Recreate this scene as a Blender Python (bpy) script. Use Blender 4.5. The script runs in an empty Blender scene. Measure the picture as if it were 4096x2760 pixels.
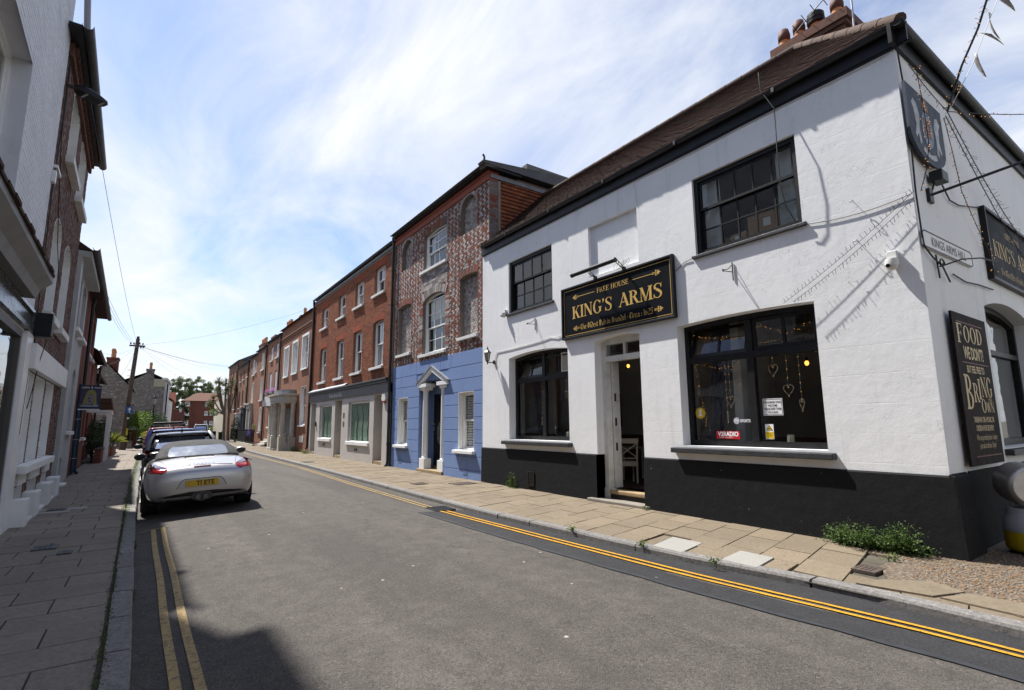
import bpy, bmesh, math, random
from mathutils import Vector, Matrix, geometry
from mathutils.bvhtree import BVHTree
random.seed(7)
SC = bpy.context.scene
COL = SC.collection
rad = math.radians
# ------------------------------------------------------------------ camera
cam = bpy.data.cameras.new('camera'); camo = bpy.data.objects.new('camera', cam); COL.objects.link(camo)
cam.sensor_width = 36; cam.sensor_fit = 'HORIZONTAL'; cam.lens = 2069/4096*36; cam.clip_start = .05; cam.clip_end = 6000
_p, _r, _y = math.atan(316/2069), -math.atan(98/13550), math.atan(1458/(2069/math.cos(math.atan(316/2069))))
_fw = Vector((math.sin(_y)*math.cos(_p), math.cos(_y)*math.cos(_p), math.sin(_p)))
_rt = Vector((math.cos(_y), -math.sin(_y), 0)); _up = _rt.cross(_fw)
_r2 = math.cos(_r)*_rt+math.sin(_r)*_up; _u2 = -math.sin(_r)*_rt+math.cos(_r)*_up
camo.matrix_world = Matrix(((_r2.x, _u2.x, -_fw.x, 0), (_r2.y, _u2.y, -_fw.y, 0), (_r2.z, _u2.z, -_fw.z, 1.6), (0, 0, 0, 1)))
SC.camera = camo
# ------------------------------------------------------------------ sky
SUN = Vector((-.212, .58, 1.0)).normalized()
W = bpy.data.worlds.new('World'); SC.world = W; W.use_nodes = True
nt = W.node_tree; nt.nodes.clear(); L = nt.links.new
def wn(t, **k):
    n = nt.nodes.new(t)
    for a, b in k.items(): setattr(n, a, b)
    return n
out = wn('ShaderNodeOutputWorld'); bg = wn('ShaderNodeBackground'); bg.inputs[1].default_value = .085; L(bg.outputs[0], out.inputs[0])
sky = wn('ShaderNodeTexSky', sky_type='NISHITA', sun_disc=False, sun_elevation=math.asin(SUN.z), sun_rotation=math.atan2(SUN.x, SUN.y), air_density=1.0, dust_density=.6, ozone_density=2.2)
tc = wn('ShaderNodeTexCoord'); sx = wn('ShaderNodeSeparateXYZ'); L(tc.outputs['Generated'], sx.inputs[0])
def wm(op, a, b=None, c=None):
    n = wn('ShaderNodeMath', operation=op)
    for i, v in enumerate((a, b, c)):
        if v is None: continue
        if isinstance(v, (int, float)): n.inputs[i].default_value = v
        else: L(v, n.inputs[i])
    return n.outputs[0]
zz = wm('MAXIMUM', wm('ADD', sx.outputs[2], .12), .04)
cx = wn('ShaderNodeCombineXYZ'); L(wm('DIVIDE', sx.outputs[0], zz), cx.inputs[0]); L(wm('DIVIDE', sx.outputs[1], zz), cx.inputs[1])
def wnoise(scale, det, ro, dist, loc, rot, sc):
    mp = wn('ShaderNodeMapping'); mp.inputs[1].default_value = loc; mp.inputs[2].default_value = (0, 0, rot); mp.inputs[3].default_value = sc
    L(cx.outputs[0], mp.inputs[0]); n = wn('ShaderNodeTexNoise'); n.inputs['Scale'].default_value = scale; n.inputs['Detail'].default_value = det
    n.inputs['Roughness'].default_value = ro; n.inputs['Distortion'].default_value = dist; L(mp.outputs[0], n.inputs[0]); return n.outputs['Fac']
n1 = wnoise(.55, 3, .5, .3, (.784, 2.993, 0), 2.892, (1, .7, 1))
n2 = wnoise(1.7, 10, .62, .8, (6.822, 1.062, 0), 2.740, (1, .5, 1))
cl = wm('ADD', wm('MULTIPLY', n1, .5), wm('MULTIPLY', n2, .5))
# thicker towards the horizon, where one looks through more of the layer
hz = wm('POWER', wm('SUBTRACT', 1.0, wm('MINIMUM', wm('MAXIMUM', sx.outputs[2], 0), 1)), 3.0)
cl = wm('ADD', cl, wm('MULTIPLY', hz, .135))
rp = wn('ShaderNodeValToRGB'); L(cl, rp.inputs[0]); e = rp.color_ramp.elements
e[0].position = .41; e[0].color = (.0,)*3+(1,); e[1].position = .645; e[1].color = (1, 1, 1, 1)
k = rp.color_ramp.elements.new(.51); k.color = (.42,)*3+(1,)
mx = wn('ShaderNodeMix', data_type='RGBA'); L(rp.outputs[0], mx.inputs['Factor']); gm = wn('ShaderNodeMix', data_type='RGBA', blend_type='MULTIPLY'); gm.inputs['Factor'].default_value = 1; gm.inputs['B'].default_value = (.76, .82, .95, 1); L(sky.outputs[0], gm.inputs['A']); L(gm.outputs['Result'], mx.inputs['A']); mx.inputs['B'].default_value = (5.1, 5.25, 5.5, 1)
L(mx.outputs['Result'], bg.inputs[0])
# ------------------------------------------------------------------ sun and exposure
sl = bpy.data.lights.new('sun', 'SUN'); sl.energy = 4.0; sl.angle = rad(.9); sl.color = (1, .97, .925)
so = bpy.data.objects.new('sun', sl); COL.objects.link(so); so.rotation_euler = SUN.to_track_quat('Z', 'Y').to_euler(); so.location = (-8, 20, 40)
SC.view_settings.view_transform = 'Standard'; SC.view_settings.look = 'None'; SC.view_settings.exposure = 1.2; SC.view_settings.gamma = 1
SC.cycles.max_bounces = 6; SC.cycles.diffuse_bounces = 3; SC.cycles.glossy_bounces = 3; SC.cycles.transparent_max_bounces = 12; SC.cycles.caustics_reflective = False; SC.cycles.caustics_refractive = False

# ================================================================== helpers
def tag(o, label=None, cat=None, group=None, kind=None):
    for k_, v in (('label', label), ('category', cat), ('group', group), ('kind', kind)):
        if v: o[k_] = v
    return o
def thing(name, loc, label, cat, group=None):
    o = bpy.data.objects.new(name, None); COL.objects.link(o); o.location = loc; o.empty_display_size = .2
    return tag(o, label, cat, group)
def wloc(o):
    v = Vector(o.location)
    while o.parent: o = o.parent; v += Vector(o.location)
    return v
def FR(X0=7.5): return lambda u, v, w: (X0-w, u, v)          # right-hand facades: u along the street, v up, w out
LX0, LXK = -1.40, -.024
def lx(u): return LX0+LXK*u
def FL(dx=0): return lambda u, v, w: (lx(u)+dx+w, u, v)       # left-hand facades
def FY(Y0): return lambda u, v, w: (u, Y0-w, v)               # walls that face the camera end of the street
def FZ(z0=0): return lambda u, v, w: (u, v, z0+w)             # ground: u=X, v=Y, w up
class MB:
    def __init__(s, F=None): s.v = []; s.f = []; s.t = []; s.F = F or (lambda a, b, c: (a, b, c)); s.tint = 0.
    def add(s, vs, fs, tint=None):
        n = len(s.v); s.v += [s.F(*p) for p in vs]; s.f += [tuple(i+n for i in f) for f in fs]; s.t += [s.tint if tint is None else tint]*len(fs); return s
    def box(s, a0, a1, b0, b1, c0, c1, tint=None):
        return s.add([(a0, b0, c0), (a1, b0, c0), (a1, b1, c0), (a0, b1, c0), (a0, b0, c1), (a1, b0, c1), (a1, b1, c1), (a0, b1, c1)],
                     [(0, 3, 2, 1), (4, 5, 6, 7), (0, 1, 5, 4), (1, 2, 6, 5), (2, 3, 7, 6), (3, 0, 4, 7)], tint)
    def prism(s, pts, c0, c1, tint=None):
        n = len(pts); tris = geometry.tessellate_polygon([[Vector((p[0], p[1], 0)) for p in pts]])
        vs = [(p[0], p[1], c0) for p in pts]+[(p[0], p[1], c1) for p in pts]
        return s.add(vs, [tuple(t) for t in tris]+[tuple(i+n for i in t) for t in tris]+[(i, (i+1) % n, (i+1) % n+n, i+n) for i in range(n)], tint)
    def slab(s, outl, holes, c0, c1, tint=None):
        loops = [outl]+holes; flat = [p for l in loops for p in l]; n = len(flat)
        tris = geometry.tessellate_polygon([[Vector((p[0], p[1], 0)) for p in l] for l in loops])
        fs = [tuple(t) for t in tris]+[tuple(i+n for i in t) for t in tris]; k_ = 0
        for l in loops:
            m = len(l); fs += [(k_+i, k_+(i+1) % m, k_+(i+1) % m+n, k_+i+n) for i in range(m)]; k_ += m
        return s.add([(p[0], p[1], c0) for p in flat]+[(p[0], p[1], c1) for p in flat], fs, tint)
    def bar(s, p, q, w, h=None, tint=None):       # square bar between two points (in frame coords)
        p, q = Vector(p), Vector(q); d = (q-p).normalized(); h = h or w
        a = d.cross(Vector((0, 0, 1)) if abs(d.z) < .9 else Vector((1, 0, 0))).normalized(); b = d.cross(a)
        vs = [tuple(o+a*x*w/2+b*y*h/2) for o in (p, q) for x, y in ((-1, -1), (1, -1), (1, 1), (-1, 1))]
        return s.add(vs, [(0, 1, 2, 3), (7, 6, 5, 4), (0, 4, 5, 1), (1, 5, 6, 2), (2, 6, 7, 3), (3, 7, 4, 0)], tint)
    def tube(s, path, r, n=8, tint=None, cap=True):
        P = [Vector(p) for p in path]; R = r if isinstance(r, (list, tuple)) else [r]*len(P); vs = []; fs = []; pa = None
        for i, p in enumerate(P):
            d = (P[min(i+1, len(P)-1)]-P[max(i-1, 0)]).normalized()
            a = pa-d*pa.dot(d) if pa is not None else d.cross(Vector((0, 0, 1)) if abs(d.z) < .9 else Vector((1, 0, 0)))
            a.normalize(); pa = a; b = d.cross(a)
            vs += [tuple(p+(a*math.cos(t)+b*math.sin(t))*R[i]) for t in [2*math.pi*j/n for j in range(n)]]
        for i in range(len(P)-1):
            fs += [(i*n+j, i*n+(j+1) % n, (i+1)*n+(j+1) % n, (i+1)*n+j) for j in range(n)]
        if cap: fs += [tuple(range(n))[::-1], tuple((len(P)-1)*n+j for j in range(n))]
        return s.add(vs, fs, tint)
    def lathe(s, prof, c, n=16, axis=2, tint=None):
        vs = []; fs = []
        for r, h in prof:
            for j in range(n):
                t = 2*math.pi*j/n; a, b = r*math.cos(t), r*math.sin(t)
                vs.append((c[0]+a, c[1]+b, c[2]+h) if axis == 2 else (c[0]+h, c[1]+a, c[2]+b) if axis == 0 else (c[0]+a, c[1]+h, c[2]+b))
        for i in range(len(prof)-1): fs += [(i*n+j, i*n+(j+1) % n, (i+1)*n+(j+1) % n, (i+1)*n+j) for j in range(n)]
        fs += [tuple(range(n))[::-1], tuple((len(prof)-1)*n+j for j in range(n))]
        return s.add(vs, fs, tint)
    def sphere(s, c, r, n=10, m=6, tint=None):
        r = r if isinstance(r, (list, tuple)) else (r, r, r); vs = []; fs = []
        for i in range(m+1):
            for j in range(n):
                a, b = math.pi*i/m, 2*math.pi*j/n; vs.append((c[0]+r[0]*math.sin(a)*math.cos(b), c[1]+r[1]*math.sin(a)*math.sin(b), c[2]+r[2]*math.cos(a)))
        for i in range(m): fs += [(i*n+j, (i+1)*n+j, (i+1)*n+(j+1) % n, i*n+(j+1) % n) for j in range(n)]
        return s.add(vs, fs, tint)
    def build(s, name, mat, parent=None, smooth=False, local=False, bevel=0, fixn=True):
        me = bpy.data.meshes.new(name); vs = s.v
        if parent is not None and not local:
            o = wloc(parent); vs = [(a-o.x, b-o.y, c-o.z) for a, b, c in vs]
        me.from_pydata(vs, [], s.f); at = me.attributes.new('tint', 'FLOAT', 'FACE'); at.data.foreach_set('value', s.t)
        if fixn:
            bm = bmesh.new(); bm.from_mesh(me); bmesh.ops.remove_doubles(bm, verts=bm.verts, dist=1e-6) if smooth else None
            bmesh.ops.recalc_face_normals(bm, faces=bm.faces); bm.to_mesh(me); bm.free()
        if smooth: me.polygons.foreach_set('use_smooth', [True]*len(me.polygons))
        for m in (mat if isinstance(mat, (list, tuple)) else [mat]): me.materials.append(m)
        ob = bpy.data.objects.new(name, me); COL.objects.link(ob)
        if parent is not None: ob.parent = parent
        if bevel:
            b = ob.modifiers.new('bevel', 'BEVEL'); b.width = bevel; b.segments = 2; b.limit_method = 'ANGLE'; b.angle_limit = rad(40)
        if smooth and smooth != 'all':
            try: me.set_sharp_from_angle(angle=rad(smooth if smooth is not True else 40))
            except Exception: pass
        return ob
def copy_tree(o, parent=None):
    c = o.copy(); COL.objects.link(c)
    if parent is not None: c.parent = parent
    for ch in list(o.children): copy_tree(ch, c)
    return c
def rect(u0, u1, v0, v1): return [(u0, v0), (u1, v0), (u1, v1), (u0, v1)]
def archrect(u0, u1, v0, v1, rise, n=10):
    """rectangle whose head is an arc that rises by `rise` above v1"""
    if rise <= 0: return rect(u0, u1, v0, v1)
    c = (u0+u1)/2; hw = (u1-u0)/2; R = (hw*hw+rise*rise)/(2*rise); zc = v1+rise-R; pts = [(u0, v0), (u1, v0)]
    a0 = math.atan2(v1-zc, hw); a1 = math.pi-a0
    return pts+[(c+R*math.cos(a0+(a1-a0)*i/n), zc+R*math.sin(a0+(a1-a0)*i/n)) for i in range(n+1)]
def rise_at(h, v):
    """clear interval of an opening h=(u0,u1,v0,v1,rise) at height v"""
    u0, u1, v0, v1, r = h
    if v < v0 or v > v1+r: return None
    if v <= v1 or r <= 0: return (u0, u1)
    hw = (u1-u0)/2; R = (hw*hw+r*r)/(2*r); zc = v1+r-R; d = R*R-(v-zc)**2
    if d <= 0: return None
    return ((u0+u1)/2-math.sqrt(d), (u0+u1)/2+math.sqrt(d))
# ------------------------------------------------------------------ materials
class NT:
    def __init__(s, name):
        s.m = bpy.data.materials.new(name); s.m.use_nodes = True; s.t = s.m.node_tree; s.b = s.t.nodes['Principled BSDF']; s.o = s.t.nodes['Material Output']
    def n(s, t, **k):
        n = s.t.nodes.new(t)
        for a, b in k.items(): setattr(n, a, b)
        return n
    def l(s, a, b): s.t.links.new(a, b)
    def pos(s, sc=(1, 1, 1), obj=False):
        g = s.n('ShaderNodeTexCoord').outputs['Object'] if obj else s.n('ShaderNodeNewGeometry').outputs['Position']
        mp = s.n('ShaderNodeMapping'); mp.inputs[3].default_value = sc; s.l(g, mp.inputs[0]); return mp.outputs[0]
    def noise(s, scale, det=3, ro=.55, sc=(1, 1, 1), dist=0, obj=False):
        n = s.n('ShaderNodeTexNoise'); n.inputs['Scale'].default_value = scale; n.inputs['Detail'].default_value = det; n.inputs['Roughness'].default_value = ro
        n.inputs['Distortion'].default_value = dist; s.l(s.pos(sc, obj), n.inputs[0]); return n.outputs['Fac']
    def ramp(s, f, st, interp='LINEAR'):
        r = s.n('ShaderNodeValToRGB'); s.l(f, r.inputs[0]); e = r.color_ramp.elements; r.color_ramp.interpolation = interp
        while len(e) > 1: e.remove(e[-1])
        for i, (p, c) in enumerate(st):
            c = (c, c, c) if isinstance(c, (int, float)) else c
            x = e[0] if i == 0 else e.new(p); x.position = p; x.color = (*c[:3], 1)
        return r.outputs[0]
    def mix(s, f, a, b, mode='MIX'):
        m = s.n('ShaderNodeMix', data_type='RGBA', blend_type=mode)
        for k_, v in (('Factor', f), ('A', a), ('B', b)):
            i = [x for x in m.inputs if x.name == k_ and (x.type == 'RGBA' or k_ == 'Factor')][0]
            if isinstance(v, (int, float)): i.default_value = v if k_ == 'Factor' else (v, v, v, 1)
            elif isinstance(v, tuple): i.default_value = (*v[:3], 1)
            else: s.l(v, i)
        return [x for x in m.outputs if x.type == 'RGBA'][0]
    def math(s, op, a, b=0., c=None):
        m = s.n('ShaderNodeMath', operation=op)
        for i, v in enumerate((a, b, c)):
            if v is None: continue
            if isinstance(v, (int, float)): m.inputs[i].default_value = v
            else: s.l(v, m.inputs[i])
        return m.outputs[0]
    def tint(s): a = s.n('ShaderNodeAttribute'); a.attribute_name = 'tint'; return a.outputs['Fac']
    def bump(s, h, st=.4, d=.01, prev=None):
        b = s.n('ShaderNodeBump'); b.inputs['Strength'].default_value = st; b.inputs['Distance'].default_value = d; s.l(h, b.inputs['Height'])
        if prev is not None: s.l(prev, b.inputs['Normal'])
        return b.outputs[0]
    def set(s, col=None, rough=None, nrm=None, metal=None, spec=None, coat=None):
        for k_, v in (('Base Color', col), ('Roughness', rough), ('Normal', nrm), ('Metallic', metal), ('Specular IOR Level', spec), ('Coat Weight', coat)):
            if v is None: continue
            if isinstance(v, (int, float)): s.b.inputs[k_].default_value = v
            elif isinstance(v, tuple): s.b.inputs[k_].default_value = (*v[:3], 1)
            else: s.l(v, s.b.inputs[k_])
        return s.m
def M(name, col, rough=.6, var=.12, vs=2.5, bump=0., bs=60, spec=.4, metal=0, coat=0, dirt=0., fine=0., obj=False):
    """plain procedural material: large blotches, fine grain, grime and bump"""
    t = NT(name); c = col
    n1 = t.noise(vs, 4, obj=obj); c = t.mix(t.ramp(n1, [(.3, 0), (.7, 1)]), tuple(x*(1-var) for x in col), tuple(min(1, x*(1+var)) for x in col))
    if fine: c = t.mix(t.ramp(t.noise(90, 2, obj=obj), [(.35, fine), (.5, 0)]), c, tuple(x*.45 for x in col))
    if dirt: c = t.mix(t.ramp(t.noise(1.3, 7, .7, obj=obj), [(.52, 0), (.72, dirt)]), c, (col[0]*.35+.03, col[1]*.33+.026, col[2]*.3+.02))
    nb = t.bump(t.noise(bs, 4, .6, obj=obj), bump, .01) if bump else None
    t.set(c, t.math('ADD', t.math('MULTIPLY', t.noise(vs*3, 3, obj=obj), .25), rough-.12), nb, metal, spec, coat)
    return t.m
# ------------------------------------------------------------------ material set
def mk_asphalt(name, base, pale, wear=1.):
    t = NT(name); g = t.noise(150, 2, .6); g2 = t.noise(42, 4, .7); big = t.noise(.55, 5, .6, (1, .45, 1)); mid = t.noise(5, 5, .65)
    c = t.mix(t.ramp(big, [(.35, 0), (.65, 1)]), base, pale)
    c = t.mix(t.ramp(t.noise(.9, 4, .6, (1.1, .10, 1)), [(.42, 0), (.60, .8*wear)]), c, tuple(x*1.22 for x in pale))      # tyre polished tracks
    c = t.mix(t.ramp(mid, [(.38, .5), (.6, 0)]), c, tuple(x*.68 for x in base))
    c = t.mix(t.ramp(g2, [(.36, .6), (.5, 0)]), c, tuple(x*.45 for x in base)); c = t.mix(t.ramp(g2, [(.58, 0), (.70, .5)]), c, tuple(min(1, x*1.9) for x in pale))
    c = t.mix(t.ramp(g, [(.38, .8), (.5, 0)]), c, tuple(x*.3 for x in base)); c = t.mix(t.ramp(g, [(.62, 0), (.74, .7)]), c, tuple(min(1, x*3.0) for x in pale))
    c = t.mix(t.ramp(t.noise(1.7, 6, .7, dist=.6), [(.62, 0), (.72, .5*wear)]), c, tuple(x*.42 for x in base))             # old oil stains
    vo = t.n('ShaderNodeTexVoronoi'); vo.inputs['Scale'].default_value = 3.2; t.l(t.pos((1, 1, .01)), vo.inputs[0]); sp = t.math('MULTIPLY', t.ramp(vo.outputs['Distance'], [(.045, 1), (.06, 0)]), t.ramp(vo.outputs['Color'], [(.62, 0), (.66, .8)]))
    c = t.mix(sp, c, tuple(min(1, x*4.2) for x in pale))
    cr = t.n('ShaderNodeTexVoronoi', feature='DISTANCE_TO_EDGE'); cr.inputs['Scale'].default_value = .55; ad = t.n('ShaderNodeVectorMath', operation='ADD'); nz = t.n('ShaderNodeTexNoise'); nz.inputs['Scale'].default_value = 1.6; nz.inputs['Detail'].default_value = 7; t.l(t.pos(), nz.inputs[0]); t.l(nz.outputs['Color'], ad.inputs[0]); t.l(t.pos(), ad.inputs[1]); t.l(ad.outputs[0], cr.inputs[0])
    ck = t.math('MULTIPLY', t.ramp(cr.outputs['Distance'], [(0, 1), (.006, 0)]), t.ramp(t.noise(.4, 3), [(.5, 0), (.58, .7*wear)])); c = t.mix(ck, c, tuple(x*.35 for x in base))
    return t.set(c, .88, t.bump(g, .8, .007, t.bump(g2, .7, .014)), spec=.25)
ASPH = mk_asphalt('worn asphalt', (.080, .071, .063), (.108, .096, .084))
ASPH2 = mk_asphalt('newer asphalt', (.036, .035, .037), (.043, .042, .043), .3)
SEAL = M('bitumen seam', (.022, .024, .028), .7, .3, 8)
def mk_yellow(name, col, wear):
    t = NT(name); w = t.noise(22, 7, .75); w2 = t.noise(2.2, 3)
    c = t.mix(t.ramp(w2, [(.3, 0), (.7, 1)]), tuple(x*.8 for x in col), col)
    c = t.mix(t.ramp(w, [(.60-wear*.14, 0), (.66, .9)]), c, (.05, .046, .043)); return t.set(c, .7, t.bump(t.noise(160, 2), .5, .005), spec=.3)
YEL = mk_yellow('fresh yellow road paint', (.56, .28, .014), .55); YELF = mk_yellow('faded yellow road paint', (.40, .275, .105), 1.)
def mk_stone(name, cols, sp, bs=90, moss=0):
    t = NT(name); c = t.ramp(t.math('FRACT', t.math('ADD', t.tint(), t.math('MULTIPLY', t.noise(.9, 3), .25))), [(i/(len(cols)-1), x) for i, x in enumerate(cols)])
    g = t.noise(130, 3, .65); c = t.mix(t.ramp(g, [(.36, sp), (.52, 0)]), c, tuple(x*.4 for x in cols[0])); c = t.mix(t.ramp(g, [(.6, 0), (.72, sp*.7)]), c, tuple(min(1, x*2) for x in cols[0]))
    c = t.mix(t.ramp(t.noise(2.4, 7, .7), [(.52, 0), (.75, .4)]), c, tuple(x*.5 for x in cols[0])); m_ = t.noise(28, 4, .7); c = t.mix(t.ramp(m_, [(.38, sp), (.52, 0)]), c, tuple(x*.5 for x in cols[0])); c = t.mix(t.ramp(m_, [(.58, 0), (.70, sp*.7)]), c, tuple(min(1, x*1.5) for x in cols[0]))
    c = t.mix(t.ramp(t.noise(.7, 6, .7), [(.45, 0), (.7, .45)]), c, tuple(x*.6 for x in cols[0])); vo = t.n('ShaderNodeTexVoronoi'); vo.inputs['Scale'].default_value = 5; t.l(t.pos((1, 1, .01)), vo.inputs[0]); c = t.mix(t.math('MULTIPLY', t.ramp(vo.outputs['Distance'], [(.09, 1), (.12, 0)]), t.ramp(vo.outputs['Color'], [(.60, 0), (.63, .55)])), c, tuple(x*.42 for x in cols[0]))
    if moss: c = t.mix(t.ramp(t.noise(3.3, 6, .7), [(.6, 0), (.72, moss)]), c, (.05, .075, .02))
    return t.set(c, .9, t.bump(g, .45, .006, t.bump(t.noise(7, 3), .35, .02)), spec=.2)
SLAB = mk_stone('buff paving slab', [(.205, .165, .115), (.175, .140, .098), (.225, .180, .125), (.19, .155, .11)], .4)
SLABL = mk_stone('grey brown paving slab', [(.25, .213, .175), (.22, .188, .155), (.27, .232, .19), (.235, .20, .165)], .4)
SLABW = M('pale new paving slab', (.27, .26, .235), .85, .05, 3, .3, 120, fine=.2)
KERB = mk_stone('granite kerb', [(.235, .222, .21), (.20, .188, .175), (.265, .25, .235)], .8)
JOINT = M('gritty joint', (.085, .075, .055), .95, .3, 5, .5, 80)
t = NT('sunk flint gravel'); vo = t.n('ShaderNodeTexVoronoi'); vo.inputs['Scale'].default_value = 34; t.l(t.pos((1, 1, .2)), vo.inputs[0])
GRAV = t.set(t.mix(t.ramp(vo.outputs['Distance'], [(.25, 0), (.6, .85)]), t.ramp(vo.outputs['Color'], [(0, (.22, .12, .06)), (.35, (.12, .09, .06)), (.6, (.22, .18, .13)), (.8, (.25, .14, .06)), (1, (.30, .27, .22))]), (.055, .048, .038)), .8, t.bump(vo.outputs['Distance'], -.9, .02))
EARTH = M('grey earth', (.12, .11, .09), .95, .2, .3)
def mk_render(name, col, line, lumps, dirt=.35, joints=.37, chip=None, drip=.25):
    t = NT(name); p = t.n('ShaderNodeNewGeometry').outputs['Position']; s = t.n('ShaderNodeSeparateXYZ'); t.l(p, s.inputs[0])
    wob = t.math('MULTIPLY', t.noise(1.1, 2), .05); fr = t.math('FRACT', t.math('DIVIDE', t.math('ADD', s.outputs[2], wob), joints))
    ln = t.ramp(fr, [(0, 1), (.022, 0), (.975, 0), (1, 1)]); ln = t.math('MULTIPLY', ln, t.ramp(t.noise(1.7, 4), [(.38, 0), (.6, 1)]))
    crk = t.n('ShaderNodeTexVoronoi', feature='DISTANCE_TO_EDGE'); crk.inputs['Scale'].default_value = 1.7
    wp = t.n('ShaderNodeTexNoise'); wp.inputs['Scale'].default_value = 3; wp.inputs['Detail'].default_value = 6; t.l(p, wp.inputs[0])
    ad = t.n('ShaderNodeVectorMath', operation='ADD'); t.l(p, ad.inputs[0]); t.l(wp.outputs['Color'], ad.inputs[1]); t.l(ad.outputs[0], crk.inputs[0])
    ck = t.math('MULTIPLY', t.ramp(crk.outputs['Distance'], [(0, 1), (.012, 0)]), t.ramp(t.noise(.7, 3), [(.52, 0), (.6, 1)]))
    flk = t.ramp(t.noise(2.1, 8, .72, dist=.8), [(.655, 0), (.67, 1)])
    c = t.mix(t.ramp(t.noise(.9, 5, .6), [(.35, 0), (.7, 1)]), tuple(x*.93 for x in col), col)
    c = t.mix(t.math('MULTIPLY', ck, .3), c, tuple(x*.35 for x in col)); c = t.mix(t.math('MULTIPLY', flk, .28), c, tuple(x*.62 for x in col))
    c = t.mix(t.ramp(t.noise(2.2, 8, .75, (1, 1, .35)), [(.56, 0), (.8, dirt)]), c, (col[0]*.52, col[1]*.5, col[2]*.46))
    c = t.mix(t.ramp(t.noise(7, 5, .6, (1, 1, .07)), [(.56, 0), (.74, drip)]), c, tuple(x*.55 for x in col))
    if chip: c = t.mix(t.ramp(t.noise(17, 4, .6), [(.735, 0), (.745, .9)]), c, chip); c = t.mix(t.ramp(t.noise(3.1, 7, .75, (1, 1, .5)), [(.6, 0), (.78, .35)]), c, tuple(x*3.2 for x in col))
    h = t.math('SUBTRACT', t.noise(6, 5, .6), t.math('ADD', t.math('MULTIPLY', ln, line), t.math('ADD', t.math('MULTIPLY', ck, .5), t.math('MULTIPLY', flk, .35))))
    return t.set(c, .8, t.bump(t.noise(75, 3), .18, .005, t.bump(h, lumps, .02)), spec=.12)
WHITE = mk_render('whitewashed render', (.80, .80, .80), .22, .2)
PLINTH = mk_render('black masonry paint', (.0145, .0145, .0155), .0, .4, .25, 5, (.42, .40, .35))
BLUE = mk_render('blue painted stucco', (.185, .262, .46), .0, .2, .55, 9, None, .4)
WHITEB = M('white painted brick', (.62, .63, .66), .7, .06, 2, .35, 30, dirt=.3)
GREYB = M('grey white painted brick', (.42, .43, .42), .7, .08, 2, .3, 40, dirt=.3)
WPAINT = M('white gloss paint', (.78, .78, .76), .35, .04, 5, .12, 40, dirt=.15)
WREV = M('white painted reveal', (.74, .74, .72), .6, .05, 3, .2, 40, dirt=.2)
OWP = M('weathered white paint', (.66, .66, .63), .6, .08, 5, .5, 50, dirt=.55)
BPAINT = M('black gloss paint', (.012, .012, .013), .45, .25, 6, .10, 50, spec=.25, dirt=.1)
BWORN = M('worn black sill paint', (.035, .035, .038), .5, .3, 9, .5, 40, dirt=.25)
BIRON = M('black ironwork', (.012, .012, .013), .45, .2, 8, .15, 60, metal=.0)
LEAD = M('weathered lead', (.17, .175, .185), .6, .2, 4, .3, 30)
GSHOP = M('stone grey shopfront paint', (.47, .44, .405), .55, .05, 3, .15, 50, dirt=.12)
GFASC = M('mid grey fascia paint', (.105, .10, .096), .5, .08, 3, .15, 50, dirt=.1)
GCORN = M('dark grey cornice paint', (.05, .05, .052), .5, .15, 3, .2, 40)
STONE = M('carved pale stone', (.46, .43, .37), .85, .12, 3, .4, 60, dirt=.45)
STEPS = M('worn sandstone step', (.30, .22, .12), .85, .2, 3, .4, 60, dirt=.5)
TIMB = M('worn timber step', (.30, .21, .11), .7, .25, 6, .5, 60, dirt=.5)
SIGNB = M('black sign enamel', (.006, .007, .010), .55, .2, 2, spec=.06)
GOLD = M('gold leaf lettering', (.62, .40, .11), .4, .12, 4, metal=.15)
GOLDF = M('dull gold lettering', (.50, .36, .15), .5, .12, 4)
def mk_brick(name, cols, mort=False, bs=110):
    t = NT(name); c = t.ramp(t.math('FRACT', t.math('ADD', t.tint(), t.math('MULTIPLY', t.noise(1.2, 4), .14))), [(i/(len(cols)-1), x) for i, x in enumerate(cols)])
    c = t.mix(t.ramp(t.noise(45, 4, .7), [(.4, .35), (.6, 0)]), c, tuple(x*.5 for x in cols[0])); c = t.mix(t.ramp(t.noise(.8, 5, .65), [(.5, 0), (.75, .45)]), c, (.07, .05, .04))
    return t.set(c, .88, t.bump(t.noise(bs, 3), .5, .008), spec=.15)
BRRED = mk_brick('red brick', [(.29, .088, .040), (.20, .066, .036), (.33, .115, .050), (.25, .08, .038), (.14, .058, .040), (.31, .135, .068), (.29, .088, .040)])
BRCHK = mk_brick('red and grey brick', [(.27, .085, .05), (.22, .065, .042), (.31, .11, .065), (.12, .07, .06), (.30, .28, .26), (.44, .41, .375), (.56, .54, .50), (.18, .175, .18), (.34, .29, .24)])
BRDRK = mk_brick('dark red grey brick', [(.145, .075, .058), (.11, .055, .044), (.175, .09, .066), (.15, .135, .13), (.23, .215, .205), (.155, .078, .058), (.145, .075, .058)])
BRVOU = mk_brick('rubbed red brick', [(.33, .085, .04), (.28, .07, .034), (.36, .10, .045)])
MORT = M('lime mortar', (.30, .255, .20), .95, .12, 3, .4, 90, dirt=.35)
MORTD = M('dark mortar', (.20, .17, .14), .95, .12, 3, .4, 90, dirt=.35)
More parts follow.
